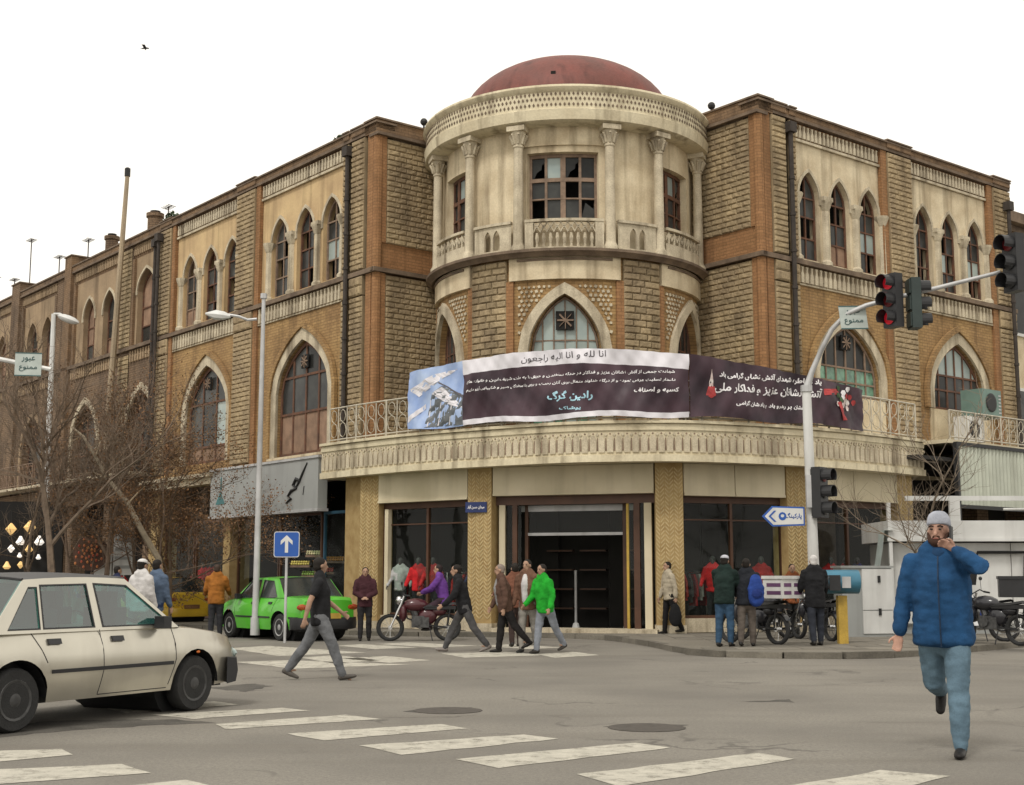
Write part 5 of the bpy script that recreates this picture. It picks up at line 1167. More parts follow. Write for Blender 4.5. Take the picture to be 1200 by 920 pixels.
# ------------------------------------------------------------------ motorcycles
def motorcycle(loc, rz, label, tank, box=None, screen=False):
    b = thing('motorcycle', loc, label, 'motorcycle', rz, 'motorcycles at the kerb'); r = .3; wb = 1.28
    for c, nm in ((0, 'rear_wheel'), (wb, 'front_wheel')):
        q = MB(); n = 22
        for k in range(n):
            a, a2 = 2 * pi * k / n, 2 * pi * (k + 1) / n; 
        rows = [[Vector((c + (r - .035 + .05 * cos(t * pi / 4)) * cos(2 * pi * k / n), .045 * sin(t * pi / 4), r + (r - .035 + .04 * cos(t * pi / 4)) * sin(2 * pi * k / n))) for t in range(8)] for k in range(n + 1)]
        q.grid(rows, True); w = put(q, nm, MT['rubber'], b, smooth=True, local=True)
        q = MB(); q.lathe((c, 0, r), [(r - .07, -.02), (r - .05, 0), (r - .07, .02)], n, 'Y') if False else None
        q.tube([Vector((c + (r - .06) * cos(2 * pi * k / n), 0, r + (r - .06) * sin(2 * pi * k / n))) for k in range(n + 1)], .012, 5, False); q.lathe((c, 0, r), [(.05, -.06), (.05, .06)], 8, 'Y')
        for k in range(12): a = pi * k / 6; q.tube([Vector((c, .03 * (-1) ** k, r)), Vector((c + (r - .06) * cos(a), 0, r + (r - .06) * sin(a)))], .005, 3, False)
        put(q, 'spokes', MT['chrome'], w, local=True)
    q = MB()
    for y in (-.09, .09): q.tube([Vector((wb, y, r)), Vector((wb - .22, y, .78)), Vector((wb - .3, y, 1.0))], .022, 6)
    put(q, 'fork', MT['chrome'], b, local=True)
    q = MB(); q.tube([Vector((wb - .28, -.36, 1.02)), Vector((wb - .3, -.2, 1.06)), Vector((wb - .27, 0, .98)), Vector((wb - .3, .2, 1.06)), Vector((wb - .28, .36, 1.02))], .013, 5)
    for y in (-.36, .36): q.tube([Vector((wb - .28, y, 1.02)), Vector((wb - .42, y * .95, 1.0))], .02, 6)
    q.tube([Vector((wb - .3, .25, 1.05)), Vector((wb - .25, .3, 1.25))], .006, 4); q.ell((wb - .25, .31, 1.28), (.015, .06, .04)); q.tube([Vector((wb - .3, -.25, 1.05)), Vector((wb - .25, -.3, 1.25))], .006, 4); q.ell((wb - .25, -.31, 1.28), (.015, .06, .04))
    put(q, 'handlebar', MT['black'], b, local=True)
    q = MB(); q.ell((wb - .2, 0, .9), (.09, .09, .1)); put(q, 'headlight', MT['chrome'], b, local=True, smooth=True)
    q = MB(); q.ell((.72, 0, .8), (.3, .17, .15)); q.ell((.45, 0, .55), (.22, .13, .2)); q.ell((1.0, 0, .62), (.1, .16, .2)); q.ell((.2, 0, .66), (.2, .1, .1)); put(q, 'tank', tank, b, local=True, smooth=True)
    q = MB(); rows = [[Vector((x, y, z + (.0 if abs(y) < .1 else -.05))) for y in (-.13, -.08, 0, .08, .13)] for x, z in ((-.2, .84), (-.15, .86), (.15, .82), (.5, .8), (.56, .78))]; q.grid(rows); q.box(I3, -.18, .52, -.12, .12, .7, .78); put(q, 'seat', MT['black'], b, local=True)
    q = MB(); q.box(I3, .42, .8, -.12, .12, .3, .56); q.lathe((.7, 0, .45), [(.11, -.15), (.11, .15)], 10, 'Y'); q.tube([Vector((.72, 0, .56)), Vector((.78, 0, .72))], .08, 8); put(q, 'engine', MT['engine'], b, local=True)
    q = MB(); q.tube([Vector((.75, -.12, .35)), Vector((.5, -.17, .25)), Vector((-.15, -.18, .32))], .035, 7); put(q, 'exhaust', MT['chrome'], b, local=True)
    q = MB()
    for P in ([(0, .08, r), (.45, .08, .35), (.9, .05, .5), (wb - .28, 0, .9)], [(0, -.08, r), (.45, -.08, .35), (.9, -.05, .5)], [(.45, 0, .35), (.2, 0, .7), (-.1, 0, .72)], [(.0, .1, .33), (-.05, .1, .7)], [(.0, -.1, .33), (-.05, -.1, .7)]): q.tube([Vector(p) for p in P], .018, 5)
    q.tube([Vector((.4, .1, .3)), Vector((.35, .3, .02))], .012, 4); put(q, 'frame', MT['black'], b, local=True)
    for c in (0, wb):
        q = MB(); a0, a1 = (20, 170) if c else (10, 150); rows = [[Vector((c + (r + .035) * cos(radians(a0 + (a1 - a0) * k / 8)), y, r + (r + .035) * sin(radians(a0 + (a1 - a0) * k / 8)))) for y in (-.07, 0, .07)] for k in range(9)]; q.grid(rows); put(q, 'mudguard', tank if not c else MT['chrome'], b, local=True, smooth=True)
    if box:
        q = MB(); q.box(I3, -.42, .08, -.3, .3, .9, 1.3); q.box(I3, -.44, .1, -.32, .32, 1.27, 1.33); bx = put(q, 'delivery_box', box, b, local=True)
        if box is MT['white']:
            q = MB()
            for e in (-1, 1):
                for z in (.97, 1.12): q.box(lambda s, d, z_: Vector((s, e * d, z_)), -.38, -.02, .3, .304, z, z + .07)
            for z in (.97, 1.12):
                q.box(I3, -.424, -.42, -.25, -.03, z, z + .07); q.box(I3, -.424, -.42, .05, .25, z, z + .07)
            put(q, 'box_print', mat('purple_print', (.12, .05, .12), .5), bx, local=True)
    if screen:
        q = MB(); rows = [[Vector((wb - .15 + .1 * (1 - t * t) - z * .18, .3 * t, 1.15 + z)) for t in (-1, -.5, 0, .5, 1)] for z in (0, .25, .5)]; q.grid(rows); put(q, 'leg_shield', MT['black'], b, local=True)
    return b
red_t = mat('tank_maroon', (.07, .015, .02), .3, .2, 4, coat=.4); blk_t = mat('tank_black', (.02, .02, .025), .3, .2, 4, coat=.4); blu_t = mat('tank_blue', (.03, .05, .2), .3, .2, 4, coat=.4)
motorcycle(ground(524, 751), pi + .12, 'maroon motorcycle with bare front wheel facing left before the first shop window', red_t)
motorcycle(ground(868, 750, .105), .5, 'dark motorcycle behind the two men in dark jackets', blk_t)
motorcycle(ground(912, 756, .105), 2.2, 'black delivery motorcycle carrying a large white and purple box', blk_t, box=MT['white'])
motorcycle(ground(975, 752, .105), 1.9, 'black motorcycle behind the white haired man', blk_t)
motorcycle(ground(1178, 752, .105), pi - .3, 'blue and black motorcycle with black tail box right of the man in blue', blu_t, box=MT['blackp'])
motorcycle(ground(1196, 757, .105), 2.2, 'motorcycle cut by the right picture edge with black windshield', blk_t, screen=True)

# ------------------------------------------------------------------ street lamps, signals, signs
def fpt(px, py, Yd):
    """point at ground distance Yd on the photo ray"""
    a = (px - 600) / F_PX; b = (460 - py) / F_PX; c, s = cos(PITCH), sin(PITCH); r = Vector((a, c - b * s, s + b * c)); t = Yd / r.y; return Vector((r.x * t, Yd, EYE + r.z * t))
def lamp_head(q, p, d, s=1.0):
    u = Vector((d, 0, .12)).normalized(); pts = [p, p + u * .2 * s, p + u * .45 * s, p + u * .75 * s]; q.tube(pts, [.05 * s, .13 * s, .15 * s, .03 * s], 8)
Yl = 31.2; bt = fpt(299, 735, Yl); tp = fpt(304, 350, Yl)
sl = thing('street_lamp', (bt.x, Yl, .1), 'tall pale grey street lamp pole before the left wing with arm reaching left', 'street lamp')
q = MB(); q.tube([Vector((bt.x, Yl, .1)), Vector((bt.x, Yl, 1.2)), Vector((bt.x, Yl, tp.z * .6)), Vector((bt.x, Yl, tp.z))], [.09, .075, .062, .045], 10); q.tube([Vector((bt.x, Yl, .1)), Vector((bt.x, Yl, .5))], .11, 10); q.tube([Vector((bt.x, Yl, tp.z)), Vector((bt.x, Yl, tp.z + .12))], .08, 8); put(q, 'pole', MT['steel'], sl, smooth=True)
q = MB(); a = fpt(301, 374, Yl); e = fpt(280, 371, Yl); h = fpt(268, 369, Yl); q.tube([a, a.lerp(e, .5) + Vector((0, 0, -.05)), e, h], .035, 6); put(q, 'arm', MT['steel'], sl)
q = MB(); lamp_head(q, fpt(270, 371, Yl), -1, .8); put(q, 'lamp_head', MT['white'], sl, smooth=True)
Y2 = 40.0; p0 = fpt(59, 500, Y2); p1 = fpt(63, 368, Y2)
s2 = thing('street_lamp', (p0.x, Y2, .1), 'shorter street lamp with white hood at far left above the bare trees', 'street lamp')
q = MB(); q.tube([Vector((p0.x, Y2, .1)), Vector((p1.x, Y2, p1.z))], [.12, .07], 8); put(q, 'pole', MT['white'], s2)
q = MB(); q.tube([p1, p1 + Vector((.2, 0, .0)), p1 + Vector((.35, 0, -.1))], .04, 6); put(q, 'arm', MT['white'], s2)
q = MB(); c = p1 + Vector((.45, 0, -.16)); R_ = Matrix.Rotation(.35, 3, 'Y'); q.ell(c, (.36, .16, .12), 12, 6, R_); put(q, 'lamp_head', MT['white'], s2, smooth=True)

def signal(name, c, facing, label, lit=(False, False, False), back=False, scale=1.0, visor=True, group='three light traffic signals'):
    """three-light head; facing = unit vector the lenses look along; c = centre"""
    t = thing(name, tuple(c - Vector((0, 0, .5 * scale))), label, 'traffic light', group=group); f = facing.normalized(); r = Vector((-f.y, f.x, 0)); T = lambda s, d, z: c + r * s * scale + f * d * scale + Vector((0, 0, z * scale))
    q = MB(); q.box(T, -.17, .17, -.2, 0, -.52, .52); q.box(T, -.14, .14, -.23, -.2, -.48, -.2); q.box(T, -.14, .14, -.23, -.2, -.14, .14); q.box(T, -.14, .14, -.23, -.2, .2, .48); put(q, 'housing', MT['blackp'] if not back else mat('dark_green_box', (.03, .045, .042), .5), t)
    if back is True: pass
    for k, z in enumerate((.34, 0, -.34)):
        q = MB(); V = [T(.13 * cos(a * pi / 8), .02, z + .13 * sin(a * pi / 8)) for a in range(16)]; q.add(V + [T(0, .05, z)], [(i, (i + 1) % 16, 16) for i in range(16)])
        on = lit[k]; m_ = mat('lens_lit', (.6, .015, .03), .3, .3, 20, emit=.12) if on else (mat('lens_red', (.12, .01, .012), .25, .2, 20) if k == 0 or lit[0] else mat('lens_dark', (.03, .03, .03), .25, .2, 20))
        put(q, 'lens', m_, t)
        q = MB(); rows = [[T(.15 * cos(a), d, z + .15 * sin(a)) for a in [radians(-35 + 250 * j / 12) for j in range(13)]] for d in (0, .12, .22)]; rows2 = [[T(.14 * cos(a), d, z + .14 * sin(a)) for a in [radians(-35 + 250 * j / 12) for j in range(13)]] for d in (.22, 0)]
        q.grid(rows + rows2); put(q, 'visor', MT['blackp'], t)
    return t
Ym = 29.0; b0 = fpt(957, 752, Ym); b1 = fpt(945, 455, Ym)
ms = thing('signal_mast', (b0.x, Ym, .1), 'white and grey signal mast with long arm reaching right over the road', 'signal mast')
q = MB(); q.tube([Vector((b0.x, Ym, .1)), Vector((b0.x * .55 + b1.x * .45, Ym, 2.6)), Vector((b1.x, Ym, b1.z))], [.13, .115, .1], 12); q.tube([Vector((b0.x, Ym, .1)), Vector((b0.x, Ym, .35))], .17, 12); put(q, 'pole', MT['white'], ms, smooth=True)
q = MB(); P = [Vector((b1.x, Ym, b1.z))] + [fpt(px, py, Ym - k * .15) for k, (px, py) in enumerate(((952, 434), (963, 409), (975, 386), (992, 368), (1015, 358), (1045, 350), (1100, 337), (1172, 319)))]
P[0].x = b1.x; dx = P[1].x - P[0].x; q.tube(P, [.085, .062, .056, .054, .054, .052, .05, .047, .042], 10); put(q, 'arm', MT['steel'], ms, smooth=True)
q = MB(); q.tube([Vector((b1.x, Ym, b1.z - .08)), Vector((b1.x, Ym, b1.z + .06))], .13, 12); q.box(I3, b0.x - .16, b0.x + .0, Ym - .2, Ym - .1, 2.9, 3.6); put(q, 'bracket', MT['steel'], ms)
cam_dir = lambda p, tw=0.0: (Matrix.Rotation(tw, 3, 'Z') @ Vector((-p.x, -p.y, 0)).normalized())
c = fpt(1042, 352, Ym - .95); signal('traffic_signal', c, cam_dir(c, -.75), 'traffic signal showing red on the mast arm, left of the dark green backed one', (True, False, True), scale=1.12)
c = fpt(1077, 356, Ym - .9); signal('traffic_signal', c, cam_dir(c, 1.9), 'dark green backed unlit traffic signal right beside the red one on the arm', scale=1.05, back=True)
c = fpt(1183, 308, Ym - 1.3); signal('traffic_signal', c, cam_dir(c, -.8), 'large black unlit traffic signal at the right end of the mast arm', scale=1.2)
c = fpt(966, 577, Ym - .2); signal('traffic_signal', c, cam_dir(c, 1.1), 'black traffic signal mounted low on the mast below the banner', scale=1.05)
def panel_sign(c, w, h, label, body, ink, lines, tw=0.0, name='road_sign', tilt=0.0):
    t = thing(name, tuple(c), label, 'sign'); f = cam_dir(c, tw); r = Vector((-f.y, f.x, 0)); u = (Vector((0, 0, 1)) + r * tilt).normalized(); T = lambda s, d, z: c + r * s + f * d + u * z
    q = MB(); q.box(T, -w / 2, w / 2, -.02, 0, -h / 2, h / 2); put(q, 'plate', body, t)
    q = MB(); q.strip(T, [(-w / 2, -h / 2), (w / 2, -h / 2)], [(-w / 2, -h / 2 + .025), (w / 2, -h / 2 + .025)], 0, .006); q.strip(T, [(-w / 2, h / 2 - .025), (w / 2, h / 2 - .025)], [(-w / 2, h / 2), (w / 2, h / 2)], 0, .006); put(q, 'border', ink, t)
    for tx, s, z, hh, ww in lines: text_on(T, tx, s, z, hh, ww, lambda a, b: .007, ink, t, .003)
    return t, T
GI = mat('sign_ink', (.06, .12, .12), .6); GP = mat('sign_pale', (.45, .50, .47), .5, .2, 4)
panel_sign(fpt(1000, 372, Ym - .5), .58, .52, 'small pale sign hanging on the bend of the right mast arm', GP, GI, [('عبور', 0, .12, .13, .3), ('ممنوع', 0, -.1, .13, .4)], .2, tilt=-.1)
panel_sign(fpt(33, 427, 31), .6, .56, 'small pale sign hanging on the horizontal arm at the left edge', GP, GI, [('عبور', 0, .12, .13, .3), ('ممنوع', 0, -.1, .13, .4)], -.2)
# left mast, its pole outside the picture
am = thing('signal_mast', (fpt(-60, 740, 31.1).x, 31.1, .1), 'white horizontal mast arm entering from the left picture edge', 'signal mast'); bx = fpt(-60, 740, 31.1).x
q = MB(); q.tube([Vector((bx, 31.1, .1)), Vector((bx, 31.1, 5.9))], [.14, .1], 10); put(q, 'pole', MT['white'], am)
q = MB(); q.tube([Vector((bx, 31.1, 5.9)), fpt(-10, 419, 31.1), fpt(60, 433, 31.1)], [.07, .06, .05], 8); put(q, 'arm', MT['white'], am)
# blue arrow sign
ab = thing('arrow_sign', tuple(ground(336, 745)), 'square blue road sign with white upward arrow beside the green taxi', 'sign'); c = fpt(336, 638, 29.5)
T = lambda s, d, z: c + Vector((s, -d, z))
q = MB(); q.tube([Vector((c.x, 29.53, 0)), Vector((c.x, 29.53, c.z + .2))], .03, 8); put(q, 'post', MT['steel'], ab)
BL = mat('sign_blue', (.02, .09, .36), .35, .1, 3)
def rrect(w, h, r): return [(sx * (w - r) + r * cos(a), sz * (h - r) + r * sin(a)) for sx, sz, a0 in ((1, 1, 0), (-1, 1, 90), (-1, -1, 180), (1, -1, 270)) for a in [radians(a0 + 30 * k) for k in range(4)]]
q = MB(); q.prism(T, rrect(.28, .28, .05), -.01, .01); put(q, 'plate', MT['white'], ab)
q = MB(); q.prism(T, rrect(.265, .265, .045), .01, .014); put(q, 'face', BL, ab)
q = MB(); q.prism(T, [(-.035, -.18), (.035, -.18), (.035, .08), (.13, -.01), (.13, .08), (0, .2), (-.13, .08), (-.13, -.01), (-.035, .08)], .014, .018); put(q, 'arrow', MT['white'], ab)
# white direction sign on the mast
c = fpt(918, 605, Ym - .15); T = lambda s, d, z: c + Vector((s, -d, z))
ds_ = thing('direction_sign', tuple(c), 'white arrow shaped direction sign with blue lettering pointing left on the mast', 'sign')
q = MB(); q.prism(T, [(-.46, 0), (-.24, .22), (.46, .2), (.46, -.2), (-.24, -.22)], -.02, 0); put(q, 'plate', BL, ds_)
q = MB(); q.prism(T, [(-.40, 0), (-.22, .185), (.43, .165), (.43, -.165), (-.22, -.185)], 0, .005); put(q, 'face', MT['white'], ds_)
q = MB(); q.strip(T, [(-.2, .12), (-.32, 0), (-.2, -.12)], [(-.15, .12), (-.27, 0), (-.15, -.12)], .005, .01); q.prism(T, [(-.02 + .085 * cos(a * pi / 6), .09 * sin(a * pi / 6)) for a in range(12)], .005, .009, [[(-.02 + .04 * cos(a * pi / 4), .01 + .035 * sin(a * pi / 4)) for a in range(8)]]); put(q, 'arrow', BL, ds_)
text_on(T, 'پارکینگ', .22, 0, .14, .34, lambda a, b: .008, BL, ds_, .004)

# bollards, phone, cabinet
for px, lb in ((675, 'left thin metal bollard with white base before the shop entrance'), (735, 'right thin metal bollard with white base before the shop entrance')):
    p = ground(px, 738, .1); t = thing('bollard', tuple(p), lb, 'bollard', group='bollards before the entrance'); q = MB(); q.lathe(p, [(.1, 0), (.1, .06), (.07, .16), (.04, .18)], 10); put(q, 'base', MT['white'], t); q = MB(); q.tube([p + Vector((0, 0, .15)), p + Vector((0, 0, 1.5))], .035, 8); put(q, 'post', MT['steel'], t)
p = ground(988, 755, .1); t = thing('payphone', tuple(p), 'blue hooded payphone on a yellow post at the kerb', 'payphone')
q = MB(); q.box(I3, p.x - .09, p.x + .09, p.y - .09, p.y + .09, .1, 1.05); put(q, 'post', MT['yellow'], t)
q = MB(); rows = []
for x in (-.33, -.3, 0, .3, .33):
    w = .28 if abs(x) > .32 else .3; rows.append([Vector((p.x + .0 + x, p.y + w * cos(a), 1.32 + .24 * sin(a))) for a in [2 * pi * k / 14 for k in range(14)]])
q.grid(rows, True); q.add(rows[0], [tuple(range(14))]); q.add(rows[-1], [tuple(range(14))]); put(q, 'hood', MT['teal'], t, smooth=True)
q = MB(); q.box(I3, p.x - .3, p.x - .08, p.y - .3, p.y - .24, 1.15, 1.45); q.tube([Vector((p.x - .34, p.y - .32, 1.2)), Vector((p.x - .36, p.y - .36, 1.32)), Vector((p.x - .34, p.y - .32, 1.44))], .03, 6); put(q, 'handset', MT['blackp'], t)
q = MB(); q.box(I3, p.x - .05, p.x + .12, p.y - .305, p.y - .28, 1.2, 1.42); put(q, 'keypad', MT['steel'], t)
p = ground(1013, 747, .1); cb = thing('utility_cabinet', (p.x, p.y + .3, .1), 'tall grey metal utility cabinet with white doors next to the payphone', 'cabinet')
Tc = lambda s, d, z: Vector((p.x, p.y, 0)) + Vector((cos(.25), sin(.25), 0)) * s + Vector((sin(.25), -cos(.25), 0)) * d + Vector((0, 0, z))
q = MB(); q.box(Tc, -.5, .72, -.4, 0, .1, 1.62); q.box(Tc, -.54, .76, -.44, .04, 1.62, 1.67); put(q, 'body', MT['signgrey'], cb)
for z0, z1 in ((.18, .68), (.7, 1.6)): q = MB(); q.box(Tc, -.02, .72, 0, .025, z0, z1); dr_ = put(q, 'door', MT['white'], cb); q = MB(); q.box(Tc, .36, .42, .025, .05, (z0 + z1) / 2 + .15, (z0 + z1) / 2 + .3) ; put(q, 'handle', MT['black'], dr_)
# white railed steel platform / kiosk at right
KY = 31.4; kx = [fpt(1045, 700, KY), fpt(1200, 700, KY)]; x0 = kx[0].x
ki = thing('white_kiosk', (x0 + 2.5, KY + 0.50, .1), 'white painted metal kiosk with open rail on its roof behind the man in blue', 'kiosk')
for a, b in ((0.1, 1.5), (1.52, 2.9), (2.92, 4.5), (4.52, 6.5)): q = MB(); q.box(I3, x0 + a, x0 + b, KY + 0.25, KY + 0.30, .35, 2.22); put(q, 'panel', MT['white'], ki)
q = MB(); q.box(I3, x0 + .12, x0 + 6.5, KY + 0.30, KY + 2.20, .3, 2.22); q.box(I3, x0 + .1, x0 + 6.5, KY + 0.35, KY + 2.10, .1, .3); put(q, 'body', MT['signgrey'], ki)
q = MB(); q.box(I3, x0 - .05, x0 + 7, KY + -0.10, KY + 2.30, 2.25, 2.73); q.box(I3, x0 - .08, x0 + 7, KY + -0.13, KY + -0.10, 2.25, 2.32); put(q, 'roof_beam', MT['white'], ki)
for s in (0.0, 1.55, 4.6): w = .12 if s == 1.55 else .04; q = MB(); q.box(I3, x0 + s - w, x0 + s + w, KY - .05, KY + .05, 2.73, 3.3 if s else 3.15); put(q, 'rail_post', MT['white'], ki)
q = MB()
q.box(I3, x0 + .4, x0 + 7, KY + -0.04, KY + 0.04, 3.2, 3.31); q.tube([Vector((x0 + 2.7, KY, 3.0)), Vector((x0 + 7, KY, 3.0))], .03, 6); put(q, 'roof_rail', MT['white'], ki)
q = MB(); q.box(I3, x0 - .04, x0 + .04, KY + -0.10, KY + 0.00, .1, 2.25); put(q, 'corner_post', MT['white'], ki)
q = MB(); rows = [[Vector((x0 - .32 + .18 * sin(z * 1.1), KY + -0.20 + .5 * j / 4, 1.55 + z)) for j in range(5)] for z in (0, .25, .5, .75, .95)]; rows += [[Vector((x0 + .05, v.y, v.z)) for v in rows[-1]]]; q.grid(rows); put(q, 'side_shield', mat('fibreglass', (.45, .52, .5), .35, .2, 4), ki, smooth=True)
q = MB(); q.tube([Vector((x0 + 2.1, KY + 0.22, 1.9)), Vector((x0 + 2.1, KY + 0.15, 2.0)), Vector((x0 + 3.2, KY + 0.15, 2.0)), Vector((x0 + 3.2, KY + 0.20, 1.4))], .04, 6); put(q, 'black_hose', MT['black'], ki)
# ------------------------------------------------------------------ people
def cap_chain(mb, pts, rr, n=10, flat=None, c0=1.0):
    """closed organic tube through pts with radii (rx, ry) or r; ends rounded"""
    P = [Vector(p) for p in pts]; R = [(r, r) if not isinstance(r, tuple) else r for r in rr]
    a = (P[0] - P[1]).normalized(); b = (P[-1] - P[-2]).normalized()
    def endc(p, d, r, f=1.0): return [(p + d * (max(r) * k * f), (r[0] * m, r[1] * m)) for k, m in (((.5, .86), (.87, .5), (.99, .12)) if f == 1 else ((.5, .97), (.8, .75), (.9, .1)))]
    seq = endc(P[0], a, R[0], c0)[::-1] + list(zip(P, R)) + endc(P[-1], b, R[-1]); V = []
    m = len(seq); side = flat or Vector((1, 0, 0))
    for i, (p, r) in enumerate(seq):
        t = (seq[min(i + 1, m - 1)][0] - seq[max(i - 1, 0)][0]); t = t.normalized() if t.length > 1e-6 else Vector((0, 0, 1))
        u = side - t * side.dot(t)
        if u.length < .05: u = Vector((0, 1, 0)) - t * t.y
        u.normalize(); w = t.cross(u)
        for k in range(n): q = 2 * pi * k / n; V.append(p + u * r[0] * cos(q) + w * r[1] * sin(q))
    Fc = [(i * n + k, i * n + (k + 1) % n, (i + 1) * n + (k + 1) % n, (i + 1) * n + k) for i in range(m - 1) for k in range(n)]
    Fc += [tuple(range(n))[::-1], tuple(range((m - 1) * n, m * n))]
    mb.add(V, Fc)
def organic(mb, name, m, parent, vox, smooth=6, wrinkle=0.0, seed=0):
    o = put(mb, name, m, parent, local=True); bm = bmesh.new(); bm.from_mesh(o.data); bmesh.ops.recalc_face_normals(bm, faces=bm.faces); bm.to_mesh(o.data); bm.free()
    r = o.modifiers.new('r', 'REMESH'); r.mode = 'VOXEL'; r.voxel_size = vox; s = o.modifiers.new('s', 'SMOOTH'); s.iterations = smooth; s.factor = .5
    ORG.append((o, m, wrinkle, seed)); return o
ORG = []
def finish_organic():
    """turn every figure's voxel-joined surface into a plain mesh, in one evaluation"""
    dg = bpy.context.evaluated_depsgraph_get(); res = [bpy.data.meshes.new_from_object(o.evaluated_get(dg)) for o, *_ in ORG]
    for (o, m, wrinkle, seed), me in zip(ORG, res):
        o.modifiers.clear(); o.data = me
        if not me.materials: me.materials.append(m)
        if wrinkle:
            off = Vector((seed * 3.1, seed * 1.7, 0))
            for v in me.vertices:
                c = v.co; k = noise.noise(Vector((c.x * 5, c.y * 5, c.z * 13)) + off) + .5 * noise.noise(Vector((c.x * 14, c.y * 14, c.z * 26)) + off) + .8 * (abs(noise.noise(Vector((c.x * 9, c.y * 9, c.z * 19)) + off)) - .2); v.co = c + v.normal * k * wrinkle
        me.polygons.foreach_set('use_smooth', [True] * len(me.polygons))
def ik(a, b, l1, l2, hint):
    d = b - a; L = min(d.length, (l1 + l2) * .999); u = d.normalized(); x = (l1 * l1 - l2 * l2 + L * L) / (2 * L); h = sqrt(max(l1 * l1 - x * x, 0)); w = hint - u * hint.dot(u); w.normalize(); return a + u * x + w * h
PID = [0]
def person(loc, rz, H, label, legs=(12, 8, -14, 12), arms=((8, 6, 15), (-12, 6, 12)), lean=3, skin=(.42, .26, .18), jacket=(.03, .03, .035), trousers=(.04, .04, .05), shoes=(.02, .018, .016), hair=(.02, .016, .013),
           hat=None, tee=False, longcoat=0.0, shirt=None, head_yaw=0.0, head_pitch=0.0, targets=None, bulk=1.0, vox=.017, bag=None, beard=False, backpack=None, name='person', cat='person', scarf=None, foot=(0, 0), seat_h=None, collar=None, group=None, detail=False, phone=False):
    PID[0] += 1; pid = PID[0]; t = thing(name, tuple(loc), label, cat, rz, group); S = H / 1.75; targets = targets or {}
    J = {}; hip = Vector((0, 0, 0)); th, shn = .43 * S, .43 * S
    ank = {}
    for sd, (a, k) in ((1, legs[:2]), (-1, legs[2:])):
        hp = hip + Vector((sd * .09 * S, 0, 0)); spread = .02 * sd
        kn = hp + Vector((spread, sin(radians(a)), -cos(radians(a)))).normalized() * th; an = kn + Vector((spread * .5, sin(radians(a - k)), -cos(radians(a - k)))) * shn; J[sd] = [hp, kn, an]
    low = min(J[1][2].z, J[-1][2].z); hipz = .075 * S - low
    if seat_h: hipz = seat_h
    for sd in (1, -1): J[sd] = [p + Vector((0, 0, hipz)) for p in J[sd]]
    hip = Vector((0, 0, hipz)); la = radians(lean); up = Vector((0, sin(la), cos(la))); fw = Vector((0, cos(la), -sin(la)))
    waist = hip + up * .12 * S; chest = hip + up * .36 * S; shc = hip + up * .485 * S; neck = hip + up * .55 * S; up2 = Vector((0, sin(la * .6), cos(la * .6)))
    headc = neck + up2 * .145 * S + Vector((0, .015 * S, 0))
    RH = Matrix.Rotation(radians(head_yaw), 3, 'Z') @ Matrix.Rotation(-radians(head_pitch) , 3, 'X')
    arm = {}; ua, fa = .29 * S, .255 * S
    for sd, (b, c, e) in ((1, arms[0]), (-1, arms[1])):
        sh = shc + Vector((sd * .185 * S * (bulk ** .5), 0, -.01 * S)); 
        if sd in targets: wr = Vector(targets[sd][0]) * S + Vector((0, 0, hipz - .9 * S)); hint = Vector(targets[sd][1]); el = ik(sh, wr, ua, fa, hint); wr = el + (wr - el).normalized() * fa
        else:
            b_, c_ = radians(b), radians(c); d = Vector((sd * sin(c_), sin(b_) * cos(c_), -cos(b_) * cos(c_))); el = sh + d * ua; b2 = radians(b + e); d2 = Vector((sd * sin(c_) * .5, sin(b2), -cos(b2))).normalized(); wr = el + d2 * fa
        arm[sd] = [sh, el, wr]
    # body: one continuous surface
    q = MB(); s = S
    cap_chain(q, [hip + Vector((0, 0, -.02)), waist, chest, shc + up * .0], [(.15 * s, .10 * s), (.13 * s, .095 * s), (.16 * s, .115 * s), (.15 * s, .085 * s)], 14)
    cap_chain(q, [shc, neck, neck + up2 * .06 * s], [(.075 * s, .07 * s), .055 * s, .055 * s], 10)
    hc = headc; rot = lambda v: RH @ Vector(v)
    q.ell(hc + rot((0, -.008 * s, .03 * s)), (.074 * s, .094 * s, .092 * s), 14, 10, RH); q.ell(hc + rot((0, .022 * s, -.045 * s)), (.053 * s, .062 * s, .062 * s), 12, 8, RH)
    cap_chain(q, [hc + rot((0, .082 * s, .02 * s)), hc + rot((0, .1 * s, -.015 * s))], [.010 * s, .017 * s], 6); 
    for sd in (1, -1): q.ell(hc + rot((sd * .076 * s, -.005 * s, 0)), (.012 * s, .022 * s, .034 * s), 8, 6, RH)
    q.ell(hc + rot((0, .072 * s, .045 * s)), (.05 * s, .016 * s, .012 * s), 8, 6, RH); q.ell(hc + rot((0, .08 * s, -.048 * s)), (.022 * s, .012 * s, .009 * s), 8, 6, RH)
    for sd in (1, -1):
        sh, el, wr = arm[sd]; cap_chain(q, [sh, sh.lerp(el, .5), el, el.lerp(wr, .4), wr], [.052 * s, .048 * s, .04 * s, .04 * s, .028 * s], 8)
        d = (wr - el).normalized(); bend = Vector((0, 1, .3)) if sd not in targets else Vector(targets[sd][2]) if len(targets[sd]) > 2 else Vector((0, 1, 0))
        pn = (bend - d * bend.dot(d)).normalized(); lat = d.cross(pn).normalized()
        if not detail: lat, pn = pn, lat    # palm faces the thigh
        cap_chain(q, [wr, wr + d * .045 * s, wr + d * .085 * s], [(.028 * s, .016 * s), (.040 * s, .016 * s), (.038 * s, .014 * s)], 8, lat)
        cu = pn if not detail else pn
        inward = (Vector((-sd, 0, 0)) if not detail else pn)
